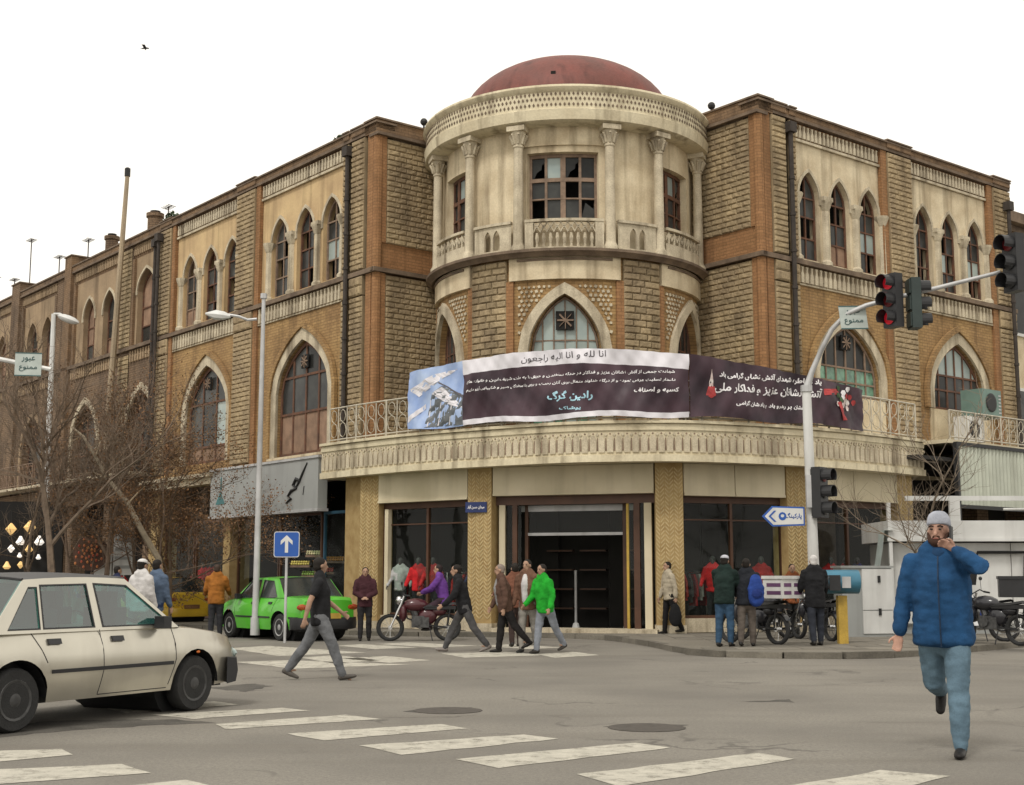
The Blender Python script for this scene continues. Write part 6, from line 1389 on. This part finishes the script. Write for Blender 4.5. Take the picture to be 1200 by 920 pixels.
        for k, (o_, ln) in enumerate(((-.03, .062), (-.01, .072), (.01, .068), (.03, .052))):
            b0 = wr + d * .088 * s + lat * o_ * s; c1 = b0 + (d * .8 + inward * .35).normalized() * ln * .5 * s; c2 = c1 + (d * .35 + inward * .9).normalized() * ln * .5 * s
            cap_chain(q, [b0, c1, c2], [.0105 * s, .0098 * s, .0085 * s], 6)
        tb = wr + d * .03 * s + lat * .035 * s * 1; cap_chain(q, [tb, tb + (d * .6 + lat * .6 + inward * .2).normalized() * .035 * s, tb + (d * .85 + inward * .5 + lat * .45).normalized() * .062 * s], [.013 * s, .012 * s, .0095 * s], 6)
        hp, kn, an = J[sd]; cap_chain(q, [hp, hp.lerp(kn, .5), kn, kn.lerp(an, .35), an], [.083 * s, .07 * s, .052 * s, .05 * s, .036 * s], 9)
        fd = Matrix.Rotation(-radians(foot[0] if sd == 1 else foot[1]), 3, 'X') @ Vector((0, 1, 0)); cap_chain(q, [an + Vector((0, 0, -.02 * s)), an + fd * .12 * s + Vector((0, 0, -.045 * s))], [.022 * s, .016 * s], 8)
    organic(q, 'body', cloth(skin, 'skin', .55), t, vox * .62 if detail else vox * .8, 4)
    # trousers
    q = MB()
    cap_chain(q, [hip + Vector((0, 0, -.02)), waist], [(.165 * s * bulk, .115 * s * bulk), (.15 * s * bulk, .11 * s * bulk)], 14)
    for sd in (1, -1):
        hp, kn, an = J[sd]; cap_chain(q, [hp, hp.lerp(kn, .5), kn, kn.lerp(an, .45), an.lerp(kn, .02)], [.10 * s * bulk ** .5, .09 * s * bulk ** .5, .075 * s * bulk ** .5, .07 * s * bulk ** .5, .058 * s], 10)
    organic(q, 'trousers', cloth(trousers, 'trouser_cloth'), t, vox, 4, .008, pid)
    # shoes
    for sd in (1, -1):
        hp, kn, an = J[sd]; f_ = foot[0] if sd == 1 else foot[1]; Rf = Matrix.Rotation(radians(f_), 3, 'X'); q = MB()
        cap_chain(q, [an + Rf @ Vector((0, -.035 * s, -.03 * s)), an + Rf @ Vector((0, .06 * s, -.04 * s)), an + Rf @ Vector((0, .155 * s, -.048 * s))], [(.038 * s, .04 * s), (.044 * s, .038 * s), (.038 * s, .026 * s)], 10)
        cap_chain(q, [an + Rf @ Vector((0, -.02 * s, -.02 * s)), an + (kn - an).normalized() * .05 * s], [.045 * s, .042 * s], 8); organic(q, 'shoe', cloth(shoes, 'shoe_leather', .5), t, vox * .8, 2)
    # jacket or shirt
    def top(col, k, nm, z0, arms_on=True, sleeve=1.0):
        q = MB(); bt = hip + up * (z0 + .0) * s
        cap_chain(q, [bt, waist, chest, shc + up * .01 * s], [(.175 * s * bulk * k, .13 * s * bulk * k), (.165 * s * bulk * k, .13 * s * bulk * k), (.185 * s * bulk ** .5 * k, .14 * s * bulk ** .7 * k), (.165 * s * k, .095 * s * k)], 16, None, .2)
        cap_chain(q, [arm[1][0], shc + up * .03 * s, arm[-1][0]], [.062 * s * k, .075 * s * k, .062 * s * k], 10)
        if not tee or k > 1.02: cap_chain(q, [shc + up * .02 * s, neck + up * -.005 * s], [(.09 * s, .085 * s), (.068 * s * k, .066 * s * k)], 10)
        for sd in (1, -1):
            sh, el, wr = arm[sd]
            if tee and k < 1.02: cap_chain(q, [sh, sh.lerp(el, .62)], [.068 * s, .062 * s], 10)
            else: e2 = el.lerp(wr, .9); cap_chain(q, [sh, sh.lerp(el, .5), el, el.lerp(wr, .5), e2], [.072 * s * k, .068 * s * k, .062 * s * k, .056 * s * k, .047 * s * k], 10)
        return organic(q, nm, cloth(col, 'cloth'), t, vox, 3, .011 if k > 1 else .006, pid + 5)
    top(jacket, 1.08 if not tee else 1.0, 'shirt' if tee else 'jacket', -.1 - longcoat)
    if shirt: q = MB(); cap_chain(q, [hip + up * .05 * s + fw * .095 * s * bulk, chest + fw * .11 * s * bulk, shc + up * .03 * s + fw * .06 * s], [(.075 * s, .07 * s), (.085 * s, .065 * s), (.06 * s, .055 * s)], 10); organic(q, 'shirt_front', cloth(shirt, 'cloth'), t, vox, 2)
    if collar: q = MB(); cap_chain(q, [neck + up * -.03 * s + Vector((0, .01, 0)), neck + up * .02 * s + Vector((0, .012, 0))], [(.085 * s, .08 * s), (.085 * s, .085 * s)], 12); organic(q, 'collar', cloth(collar, 'cloth'), t, vox, 2, .004)
    # hair or hat
    q = MB()
    if hair and not (hat and hat[1] == 'beanie'): q.ell(hc + rot((0, -.022 * s, .045 * s)), (.082 * s, .094 * s, .087 * s), 14, 10, RH); q.ell(hc + rot((0, -.045 * s, -.005 * s)), (.078 * s, .062 * s, .075 * s), 12, 8, RH); organic(q, 'hair', cloth(hair, 'hair', .7), t, vox * .8, 2, .004, pid)
    if hat:
        q = MB(); k_ = 1.1
        if hat[1] == 'beanie': rows_ = [[hc + rot((r1 * s * cos(a), (-.014 + r2 * sin(a)) * s, (z_ - .035 * max(0, -sin(a)) * (1 if z_ < .1 else .3)) * s)) for a in [2 * pi * k / 18 for k in range(18)]] for r1, r2, z_ in ((.079, .093, .062), (.086, .101, .06), (.088, .103, .075), (.084, .099, .115), (.07, .085, .145), (.045, .055, .168), (.01, .012, .176))]; q.grid(rows_, True); q.add(rows_[0], [tuple(range(18))]); q.add(rows_[-1], [tuple(range(18))])
        else: q.ell(hc + rot((0, -.01 * s, .075 * s)), (.084 * s, .1 * s, .06 * s), 14, 8, RH); cap_chain(q, [hc + rot((0, .06 * s, .055 * s)), hc + rot((0, .13 * s, .05 * s))], [(.065 * s, .012 * s), (.05 * s, .009 * s)], 10)
        organic(q, 'hat', cloth(hat[0], 'cloth'), t, vox * .7, 2, .002, pid)
    if beard:
        q = MB(); q.ell(hc + rot((0, .035 * s, -.068 * s)), (.057 * s, .058 * s, .045 * s), 12, 8, RH); q.ell(hc + rot((0, .07 * s, -.03 * s)), (.032 * s, .02 * s, .012 * s), 10, 6, RH)
        for sd in (1, -1): cap_chain(q, [hc + rot((sd * .072 * s, .012 * s, .0)), hc + rot((sd * .05 * s, .045 * s, -.06 * s))], [.014 * s, .02 * s], 7)
        organic(q, 'beard', cloth((.06, .03, .02), 'hair', .8), t, vox * .6, 1, .003, pid)
    # eyes and mouth
    q = MB()
    for sd in (1, -1): q.ell(hc + rot((sd * .031 * s, .078 * s, .025 * s)), (.013 * s, .009 * s, .007 * s), 8, 6, RH)
    put(q, 'eyes', cloth((.03, .02, .018), 'eye', .3), t, local=True)
    q = MB(); q.ell(hc + rot((0, .086 * s, -.047 * s)), (.024 * s, .008 * s, .006 * s), 8, 4, RH); put(q, 'mouth', cloth((.28, .1, .08), 'lips', .5), t, local=True)
    if detail:
        q = MB()
        for sd in (1, -1): q.tube([hc + rot((sd * .014 * s, .086 * s, .045 * s)), hc + rot((sd * .034 * s, .083 * s, .05 * s)), hc + rot((sd * .052 * s, .07 * s, .043 * s))], .006 * s, 5)
        put(q, 'eyebrows', cloth((.04, .025, .02), 'hair', .8), t, local=True)
        q = MB(); pts = [hip + up * z * s + fw * (.148 * s * bulk * k_) for z, k_ in ((-.13, .98), (0, 1.06), (.12, 1.08), (.25, 1.12), (.38, 1.05), (.47, .9), (.53, .72))]; q.tube(pts, .006, 5); put(q, 'zip', cloth((.02, .04, .08), 'zip', .4), t, local=True)
    if phone: wr = arm[phone][2]; q = MB(); c = hc + rot((phone * .1 * s, .03 * s, -.02 * s)); q.box(lambda a, b, z: c + rot((b, a * 1.0, z)), -.035, .035, -.006, .006, -.075, .075); put(q, 'phone', MT['black'], t, local=True)
    return t, arm, S
def carry_bag(loc, rz, arm, sd, size, col, label):
    p = Matrix.Rotation(rz, 3, 'Z') @ (arm[sd][2] + Vector((0, .02, -.08))) + Vector(loc)
    b = thing('bag', tuple(p), label, 'bag'); w, d, h = size; q = MB(); cap_chain(q, [Vector((0, 0, -.16)), Vector((0, 0, -.16 - h * .6)), Vector((0, 0, -.16 - h))], [(w * .7, d), (w, d * 1.1), (w * .9, d)], 12); organic(q, 'pouch', cloth(col, 'bag_cloth'), b, .02, 2, .006)
    q = MB(); q.tube([Vector((-w * .4, 0, -.16)), Vector((-.02, 0, .0)), Vector((.02, 0, .0)), Vector((w * .4, 0, -.16))], .01, 5); put(q, 'handle', cloth(col, 'bag_cloth'), b, local=True)
W_ = dict
# man in blue
person(ground(1112, 884), pi - .42, 1.86, 'man in blue quilted jacket and grey beanie walking with a phone at his ear', legs=(-18, 60, 13, 6), arms=((-6, 16, 16), (0, 0, 0)), lean=2, jacket=(.018, .072, .175), trousers=(.13, .205, .265), shoes=(.02, .018, .017),
       hair=None, hat=((.42, .44, .50), 'beanie'), head_yaw=-8, head_pitch=-6, targets={-1: ((-.13, .16, 1.47), (-1, .15, -.8), (1, 0, .3))}, bulk=1.2, vox=.014, beard=True, foot=(-50, 0), detail=True, phone=-1, collar=(.02, .06, .14), skin=(.46, .27, .2))
person(ground(374, 797), -pi / 2 + .12, 1.72, 'man in black T-shirt and grey jeans striding right across the road', legs=(24, 4, -26, 10), arms=((-26, 12, 12), (22, 8, 30)), lean=-2, tee=True, jacket=(.02, .02, .022), trousers=(.16, .165, .175), shoes=(.10, .09, .08), bulk=1.1, foot=(12, -20), head_yaw=20)
person(ground(252, 748), .15, 1.72, 'man in rust orange jacket standing with his back turned beside the green car', legs=(2, 2, -2, 2), arms=((22, 14, 40), (18, 12, 45)), jacket=(.34, .13, .025), trousers=(.035, .035, .04), bulk=1.1, hair=(.06, .04, .03))
person(ground(161, 770), -.5, 1.74, 'person with white cap and white shirt walking behind the beige car', legs=(14, 6, -14, 14), jacket=(.6, .58, .57), trousers=(.08, .08, .1), hat=((.7, .68, .66), 'cap'))
person(ground(179, 768), -.5, 1.74, 'person in blue grey hooded jacket next to the one with white cap', legs=(-14, 14, 14, 6), jacket=(.10, .14, .21), trousers=(.03, .05, .12))
person(ground(427, 751), pi + .1, 1.64, 'man in dark maroon jacket standing with folded hands against the first mosaic pillar', legs=(3, 2, -3, 3), jacket=(.06, .022, .028), trousers=(.03, .028, .03), targets={1: ((.05, .2, 1.0), (1, -.3, -.6), (-1, 0, 0)), -1: ((-.05, .2, 1.0), (-1, -.3, -.6), (1, 0, 0))})
person(ground(520, 751), pi / 2 - .1, 1.70, 'rider in purple jacket sitting on the maroon motorcycle', legs=(65, 70, 60, 65), jacket=(.14, .05, .26), trousers=(.05, .03, .04), seat_h=.92, lean=12, targets={1: ((.2, .5, 1.05), (1, 0, -.8)), -1: ((-.2, .5, 1.05), (-1, 0, -.8))}, hair=(.03, .02, .02), collar=(.3, .03, .04))
person(ground(544, 764), pi / 2 + .1, 1.74, 'man in black jacket and grey trousers striding left past the motorcycle', legs=(28, 6, -24, 14), arms=((-12, 8, 20), (22, 6, 30)), lean=14, jacket=(.018, .018, .02), trousers=(.09, .088, .09), shoes=(.25, .22, .2), foot=(8, -18))
person(ground(592, 765), pi / 2 + .1, 1.66, 'older man in brown leather jacket and black trousers walking left', legs=(10, 4, -24, 18), arms=((10, 8, 20), (-12, 8, 20)), lean=9, jacket=(.11, .062, .045), trousers=(.02, .018, .018), hair=(.25, .2, .17), bulk=1.12, foot=(0, -22), shirt=(.25, .24, .24))
person(ground(604, 758), .25, 1.70, 'person in rust brown coat partly hidden behind the older man', legs=(4, 2, -6, 4), arms=((14, 30, 60), (14, 30, 60)), jacket=(.19, .08, .05), trousers=(.06, .04, .035))
person(ground(619, 765), pi - .5, 1.74, 'man in open brown jacket over a white shirt', legs=(8, 6, -8, 6), arms=((6, 8, 20), (-8, 8, 14)), jacket=(.17, .09, .06), shirt=(.62, .6, .6), trousers=(.30, .28, .25), shoes=(.03, .03, .03), scarf=None)
person(ground(639, 766), pi / 2 + .7, 1.66, 'young man in bright green jacket and pale jeans walking left', legs=(12, 6, -22, 12), arms=((12, 10, 35), (-6, 12, 30)), lean=7, jacket=(.02, .36, .03), trousers=(.25, .27, .31), shoes=(.04, .035, .03), foot=(0, -18), bulk=1.08)
wl_ = ground(785, 743, .105); t_, a_, s_ = person(wl_, pi / 2 + .35, 1.68, 'woman in cream jumper and black trousers walking left before the entrance pillar', legs=(8, 4, -14, 10), arms=((4, 10, 16), (-12, 14, 12)), jacket=(.46, .40, .30), trousers=(.015, .014, .015), bulk=.95, longcoat=-.02)
carry_bag(wl_, pi / 2 + .35, a_, -1, (.16, .07, .28), (.015, .015, .016), 'black handbag carried by the woman in the cream jumper')
person(ground(850, 758, .105), -.5, 1.72, 'man in dark green jacket, white cap and blue jeans beside the shop window', legs=(6, 8, -4, 4), arms=((30, 6, 40), (30, 6, 40)), lean=6, jacket=(.014, .028, .024), trousers=(.04, .085, .15), hat=((.5, .5, .55), 'cap'), bulk=1.12)
person(ground(876, 758, .105), -.3, 1.66, 'person in black top and grey brown trousers standing left of the delivery motorcycle', legs=(8, 6, -8, 8), arms=((30, 10, 30), (20, 10, 40)), lean=8, jacket=(.018, .02, .026), trousers=(.12, .10, .085), bulk=1.1)
bp_p = ground(878, 758, .105); bk = thing('backpack', (bp_p.x + .12, bp_p.y - .2, 1.0), 'blue backpack on the person left of the delivery motorcycle', 'backpack'); q = MB(); cap_chain(q, [Vector((0, 0, 0)), Vector((0, 0, .2)), Vector((0, .02, .36))], [(.15, .09), (.16, .1), (.11, .07)], 12); organic(q, 'pack', cloth((.025, .06, .26), 'nylon'), bk, .02, 2, .008)
q = MB(); q.ell((0, -.09, .1), (.1, .04, .09)); put(q, 'pocket', cloth((.02, .04, .18), 'nylon'), bk, local=True)
person(ground(957, 757, .105), .1, 1.72, 'white haired man in long black coat seen from behind below the signal mast', legs=(4, 2, -8, 6), arms=((14, 10, 30), (14, 12, 30)), jacket=(.016, .016, .018), trousers=(.03, .034, .045), hair=(.62, .6, .58), bulk=1.1, longcoat=.08)
person(ground(930, 747, .105), pi, 1.60, 'person in orange brown top behind the white delivery box', jacket=(.3, .10, .04), trousers=(.03, .03, .03), legs=(0, 0, 0, 0))
person(ground(133, 745), -.9, 1.70, 'person in dark navy coat among the goods left of the tan pier', jacket=(.03, .035, .08), trousers=(.03, .03, .03))
# mannequins with red sportswear in the shop windows
def mann(px, Y, lb, col=(.6, .025, .03), tr=(.03, .03, .035), leg=(0, 0, 0, 0)):
    p = fpt(px, 700, Y); person((p.x, Y, .32), pi - .2, 1.62, lb, legs=leg, arms=((12, 18, 30), (-4, 22, 40)), lean=0, jacket=col, trousers=tr, hair=None, skin=(.08, .08, .08), name='mannequin', cat='mannequin', vox=.024, group='mannequins in the shop windows')
mann(490, 35.0, 'mannequin in red tracksuit top in the left corner window'); mann(469, 35.4, 'mannequin in white top with number 3, leftmost in the corner window', (.55, .55, .55)); mann(507, 34.75, 'red clad mannequin behind the purple rider', (.38, .03, .03))
mann(836, 32.75, 'mannequin in red jacket in the window right of the entrance'); mann(893, 33.2, 'mannequin in red jacket and white scarf nearer the next pillar', (.40, .02, .02)); mann(975, 34.45, 'mannequin in red top in the rightmost shop window'); mann(992, 34.65, 'second mannequin in red in the rightmost shop window', (.36, .02, .03)); mann(1006, 34.8, 'mannequin in navy top at the right end of the rightmost window', (.05, .05, .12))
mann(238, 45.0, 'mannequin in red in the dark shop behind the man in orange'); mann(247, 44.2, 'mannequin in dark red jacket nearer the pier behind the man in orange', (.3, .02, .02))
T3 = lambda s, d, z: Vector((fpt(469, 700, 35.4).x + s, 35.4 - .2 - d, z))
for o in [o for o in COL.objects if o.get('label', '').startswith('mannequin in white top')]:
    q = MB(); q.v = []; text_on(T3, '3', .02, 1.42, .24, .14, lambda a, b: .03, MT['black'], o, .012, fa=False)

# ------------------------------------------------------------------ trees
def tree(px, Y, H, label, seed, lean=(0, 0), leaves=0, twig=(.16, .12, .09), spread=1.0, levels=5, r0=.11, dens=3, base=None, col=None):
    r = random.Random(seed); b = fpt(px, 700, Y); root = thing('bare_tree', (b.x, Y, .1), label, 'tree'); trunk = MB(); fine = MB(); lv = MB()
    def grow(p, d, L, rad, lev):
        n = 4; pts = [p]; q = p; dd = d
        for i in range(n): dd = (dd + Vector((r.uniform(-1, 1), r.uniform(-1, 1), r.uniform(-.6, .9))) * (.12 + .05 * (levels - lev))).normalized(); q = q + dd * L / n; pts.append(q)
        (trunk if lev >= levels - 2 else fine).tube(pts, [rad * (1 - .45 * i / n) for i in range(n + 1)], 6 if lev >= levels - 1 else 3, False)
        if lev <= 0:
            for k in range(leaves if r.random() < .8 else 0):
                c = pts[r.randrange(1, 5)] + Vector((r.uniform(-.12, .12), r.uniform(-.12, .12), r.uniform(-.12, .12))); u = Vector((r.uniform(-1, 1), r.uniform(-1, 1), r.uniform(-1, 1))).normalized() * .035; v = u.cross(Vector((r.uniform(-1, 1), r.uniform(-1, 1), 1))).normalized() * .022; lv.add([c - u, c + v, c + u, c - v], [(0, 1, 2, 3)])
            return
        for k in range(dens + (1 if lev < levels - 1 else 0)):
            t = r.uniform(.35, 1); i = min(int(t * n), n - 1); s = pts[i].lerp(pts[i + 1], t * n - i); ax = Vector((r.uniform(-1, 1), r.uniform(-1, 1), r.uniform(-.35, .8))).normalized(); grow(s, (dd * .75 + ax * .9 * spread).normalized(), L * r.uniform(.55, .75), rad * .5, lev - 1)
        grow(q, dd, L * .7, rad * .6, lev - 1)
    b0 = Vector((b.x, Y, .1)); grow(b0, Vector((lean[0], lean[1], 1)).normalized(), H * .42, r0, levels)
    put(trunk, 'trunk', col or mat('bark', twig, .95, .4, 8, bump=.5, fine=.3), root); put(fine, 'twigs', mat('twig', tuple(c * .95 for c in twig), .95, .4, 4), root, kind='stuff')
    if lv.v: put(lv, 'leaves', mat('dry_leaf', (.22, .11, .045), .85, .5, 1.5, col2=(.14, .085, .045)), root, kind='stuff')
    return root
brn = (.19, .14, .10)
tree(62, 33.0, 7.0, 'dark bare tree with dense brown twigs at far left before the awning', 3, twig=brn, r0=.12, dens=3)
tree(118, 36.0, 6.8, 'bare tree with tangled twigs and few brown leaves second from left', 5, twig=(.17, .12, .085), leaves=2, r0=.09)
tree(30, 36.0, 6.0, 'thin bare tree at the left picture edge behind the dark tree', 8, twig=brn, r0=.07, dens=2)
tree(200, 37.5, 6.2, 'small tree with rusty orange leaves before the tan pier', 11, twig=(.17, .12, .08), leaves=4, r0=.055, spread=1.2)
tree(158, 38.0, 6.0, 'slim tree with rusty leaves left of the tan pier', 13, twig=brn, leaves=3, r0=.06)
tree(90, 37.0, 6.4, 'fine twigged bare tree between the two larger trees at left', 31, twig=(.2, .14, .10), leaves=1, r0=.05)
tree(178, 36.5, 5.6, 'low bushy tree with rust coloured leaves beside the leaning trunk', 37, twig=(.2, .14, .10), leaves=3, r0=.045, spread=1.3)
tree(1098, 29.3, 5.4, 'small leafless tree with pale thin branches behind the man in blue', 21, twig=(.24, .19, .14), r0=.05, levels=4, dens=3)
lt = thing('leaning_trunk', tuple(fpt(188, 655, 36)), 'pale bare leaning trunk curving up to the left among the trees', 'tree'); P = [fpt(x, y, 36) for x, y in ((192, 700), (186, 655), (168, 625), (150, 590), (125, 560), (112, 535), (98, 512), (84, 500))]
q = MB(); q.tube(P, [.09, .085, .08, .075, .06, .05, .04, .02], 7); put(q, 'trunk', mat('pale_bark', (.34, .28, .2), .9, .3, 6, fine=.2), lt)
q = MB()
for k, (a, b) in enumerate((((125, 560), (90, 555)), ((112, 535), (118, 505)), ((150, 590), (170, 570)), ((98, 512), (80, 520)))): A1, B1 = fpt(*a, 36), fpt(*b, 36); q.tube([A1, A1.lerp(B1, .5) + Vector((0, .2, .1)), B1], [.03, .02, .008], 5)
put(q, 'branch', MT['polebeige'], lt)

# ------------------------------------------------------------------ goods of the left shops
gold = mat('lantern_gold', (.85, .55, .22), .5, .2, 5, emit=.5); wlit = mat('lantern_white', (.9, .85, .78), .5, .1, 5, emit=.6)
def lantern(px, py, r, m, lb, sh='diamond'):
    c = fpt(px, py, 38.3); t = thing('lantern', tuple(c), lb, 'lantern', group='lanterns hanging in the far left shop'); q = MB()
    if sh == 'diamond': q.lathe(c, [(.02, -r), (r * .98, 0), (.02, r)], 4)
    else: q.lathe(c, [(r * .5, -r * .8), (r, -r * .3), (r * .6, r * .3), (.03, r)], 8)
    put(q, 'shade', m, t); q = MB(); q.tube([c + Vector((0, 0, r)), c + Vector((0, 0, r + .35))], .01, 4); put(q, 'cord', MT['black'], t)
for px, py, r, m, lb, sh in ((13, 620, .17, gold, 'gold diamond lantern at the upper left of the shop', 'diamond'), (35, 618, .19, gold, 'larger gold diamond lantern at the upper right', 'diamond'), (24, 634, .14, wlit, 'white bell lantern between the two gold ones', 'bell'), (46, 634, .15, wlit, 'white bell lantern at the right', 'bell'),
                             (13, 643, .11, wlit, 'small white diamond lantern at lower left', 'diamond'), (34, 643, .12, gold, 'small gold lantern at lower middle', 'bell'), (23, 651, .08, wlit, 'tiny white lantern near the bottom middle', 'bell'), (45, 653, .08, wlit, 'tiny white lantern near the bottom right', 'bell'),
                             (8, 663, .12, gold, 'gold lantern lowest at the left', 'bell'), (24, 662, .1, gold, 'gold lantern lowest at the middle', 'diamond')): lantern(px, py, r, m, lb, sh)
q = MB(); c = fpt(25, 640, 38.9); q.box(I3, c.x - 1.6, c.x + 1.3, 38.6, 38.7, .1, 3.6); tag(put(q, 'shop_backboard', MT['void']), 'black backboard behind the hanging lanterns of the far left shop', 'board')
wr_ = thing('wreath', tuple(fpt(105, 650, 38)), 'round red and gold ornament display between the left trees', 'decoration'); q = MB(); c = fpt(105, 648, 38)
for k in range(34): a = k * 2.4; r_ = .08 + .012 * k; q.ell(c + Vector((r_ * cos(a), -.05, r_ * sin(a))), (.035, .035, .045), 6, 4)
put(q, 'baubles', mat('bauble_gold', (.6, .25, .08), .35, .5, 9, col2=(.35, .03, .03)), wr_, kind='stuff'); q = MB(); q.lathe(c + Vector((0, .1, 0)), [(.02, 0), (.5, 0), (.5, .05)], 18, 'Y'); put(q, 'backing', MT['brown'], wr_)
for px, w, h0, h1, lb in ((119, .5, .1, 2.1, 'white display stand with small bottles left of the navy coat'), (142, .55, 1.5, 3.0, 'white poster board hung above the shop goods'), ):
    c = fpt(px, 700, 38.6); t = thing('display_stand', (c.x, 38.6, h0), lb, 'display stand'); q = MB(); q.box(I3, c.x - w / 2, c.x + w / 2, 38.6, 38.9, h0, h1); put(q, 'panel', MT['white'], t); q = MB()
    for k in range(5): q.box(I3, c.x - w * .4, c.x + w * .4, 38.58, 38.6, h0 + (h1 - h0) * (.12 + .17 * k), h0 + (h1 - h0) * (.18 + .17 * k))
    put(q, 'shelf', MT['signgrey'], t)
# fruit and juice stall behind the green taxi
for k, (px, py, lb) in enumerate(((352, 660, 'left tray of yellow fruit on the stall behind the arrow sign'), (370, 648, 'upper tray of pale yellow fruit on the stall'), (365, 672, 'lower tray of mixed fruit on the stall'), (392, 655, 'right tray of orange fruit beside the mosaic pillar'), (380, 668, 'lower right tray of red fruit on the stall'))):
    c = fpt(px, py, 38.6); t = thing('fruit_tray', tuple(c), lb, 'fruit tray', group='fruit trays on the stall'); q = MB(); q.box(I3, c.x - .28, c.x + .28, c.y - .1, c.y + .3, c.z - .12, c.z - .06); put(q, 'tray', MT['oldwood'], t); q = MB()
    for j in range(16): q.ell(c + Vector((-.24 + .068 * (j % 8), -.06 + .1 * (j // 8), -.02 + .06 * (j // 8))), (.035, .035, .035), 6, 4)
    put(q, 'fruit', mat('fruit', ((.7, .6, .15), (.75, .7, .4), (.25, .4, .08), (.75, .35, .05), (.5, .06, .03))[k], .5, .3, 9), t, kind='stuff')
# birds over the roofs
def bird(px, py, Y, lb, s=1.0):
    c = fpt(px, py, Y); t = thing('bird', tuple(c), lb, 'bird'); q = MB(); cap_chain(q, [c + Vector((-.12 * s, 0, 0)), c + Vector((0, 0, .02)), c + Vector((.13 * s, 0, .01))], [.02 * s, .045 * s, .025 * s], 8)
    for e in (-1, 1): q.add([c + Vector((-.05 * s, 0, .02)), c + Vector((.06 * s, 0, .02)), c + Vector((.03 * s, e * .16 * s, .1 * s)), c + Vector((-.06 * s, e * .3 * s, .05 * s))], [(0, 1, 2, 3)])
    q.add([c + Vector((-.1 * s, -.03, 0)), c + Vector((-.1 * s, .03, 0)), c + Vector((-.22 * s, 0, .0))], [(0, 1, 2)])
    put(q, 'body', MT['black'], t)
bird(170, 57, 40, 'small dark bird high in the white sky at upper left', .8)

finish_organic()
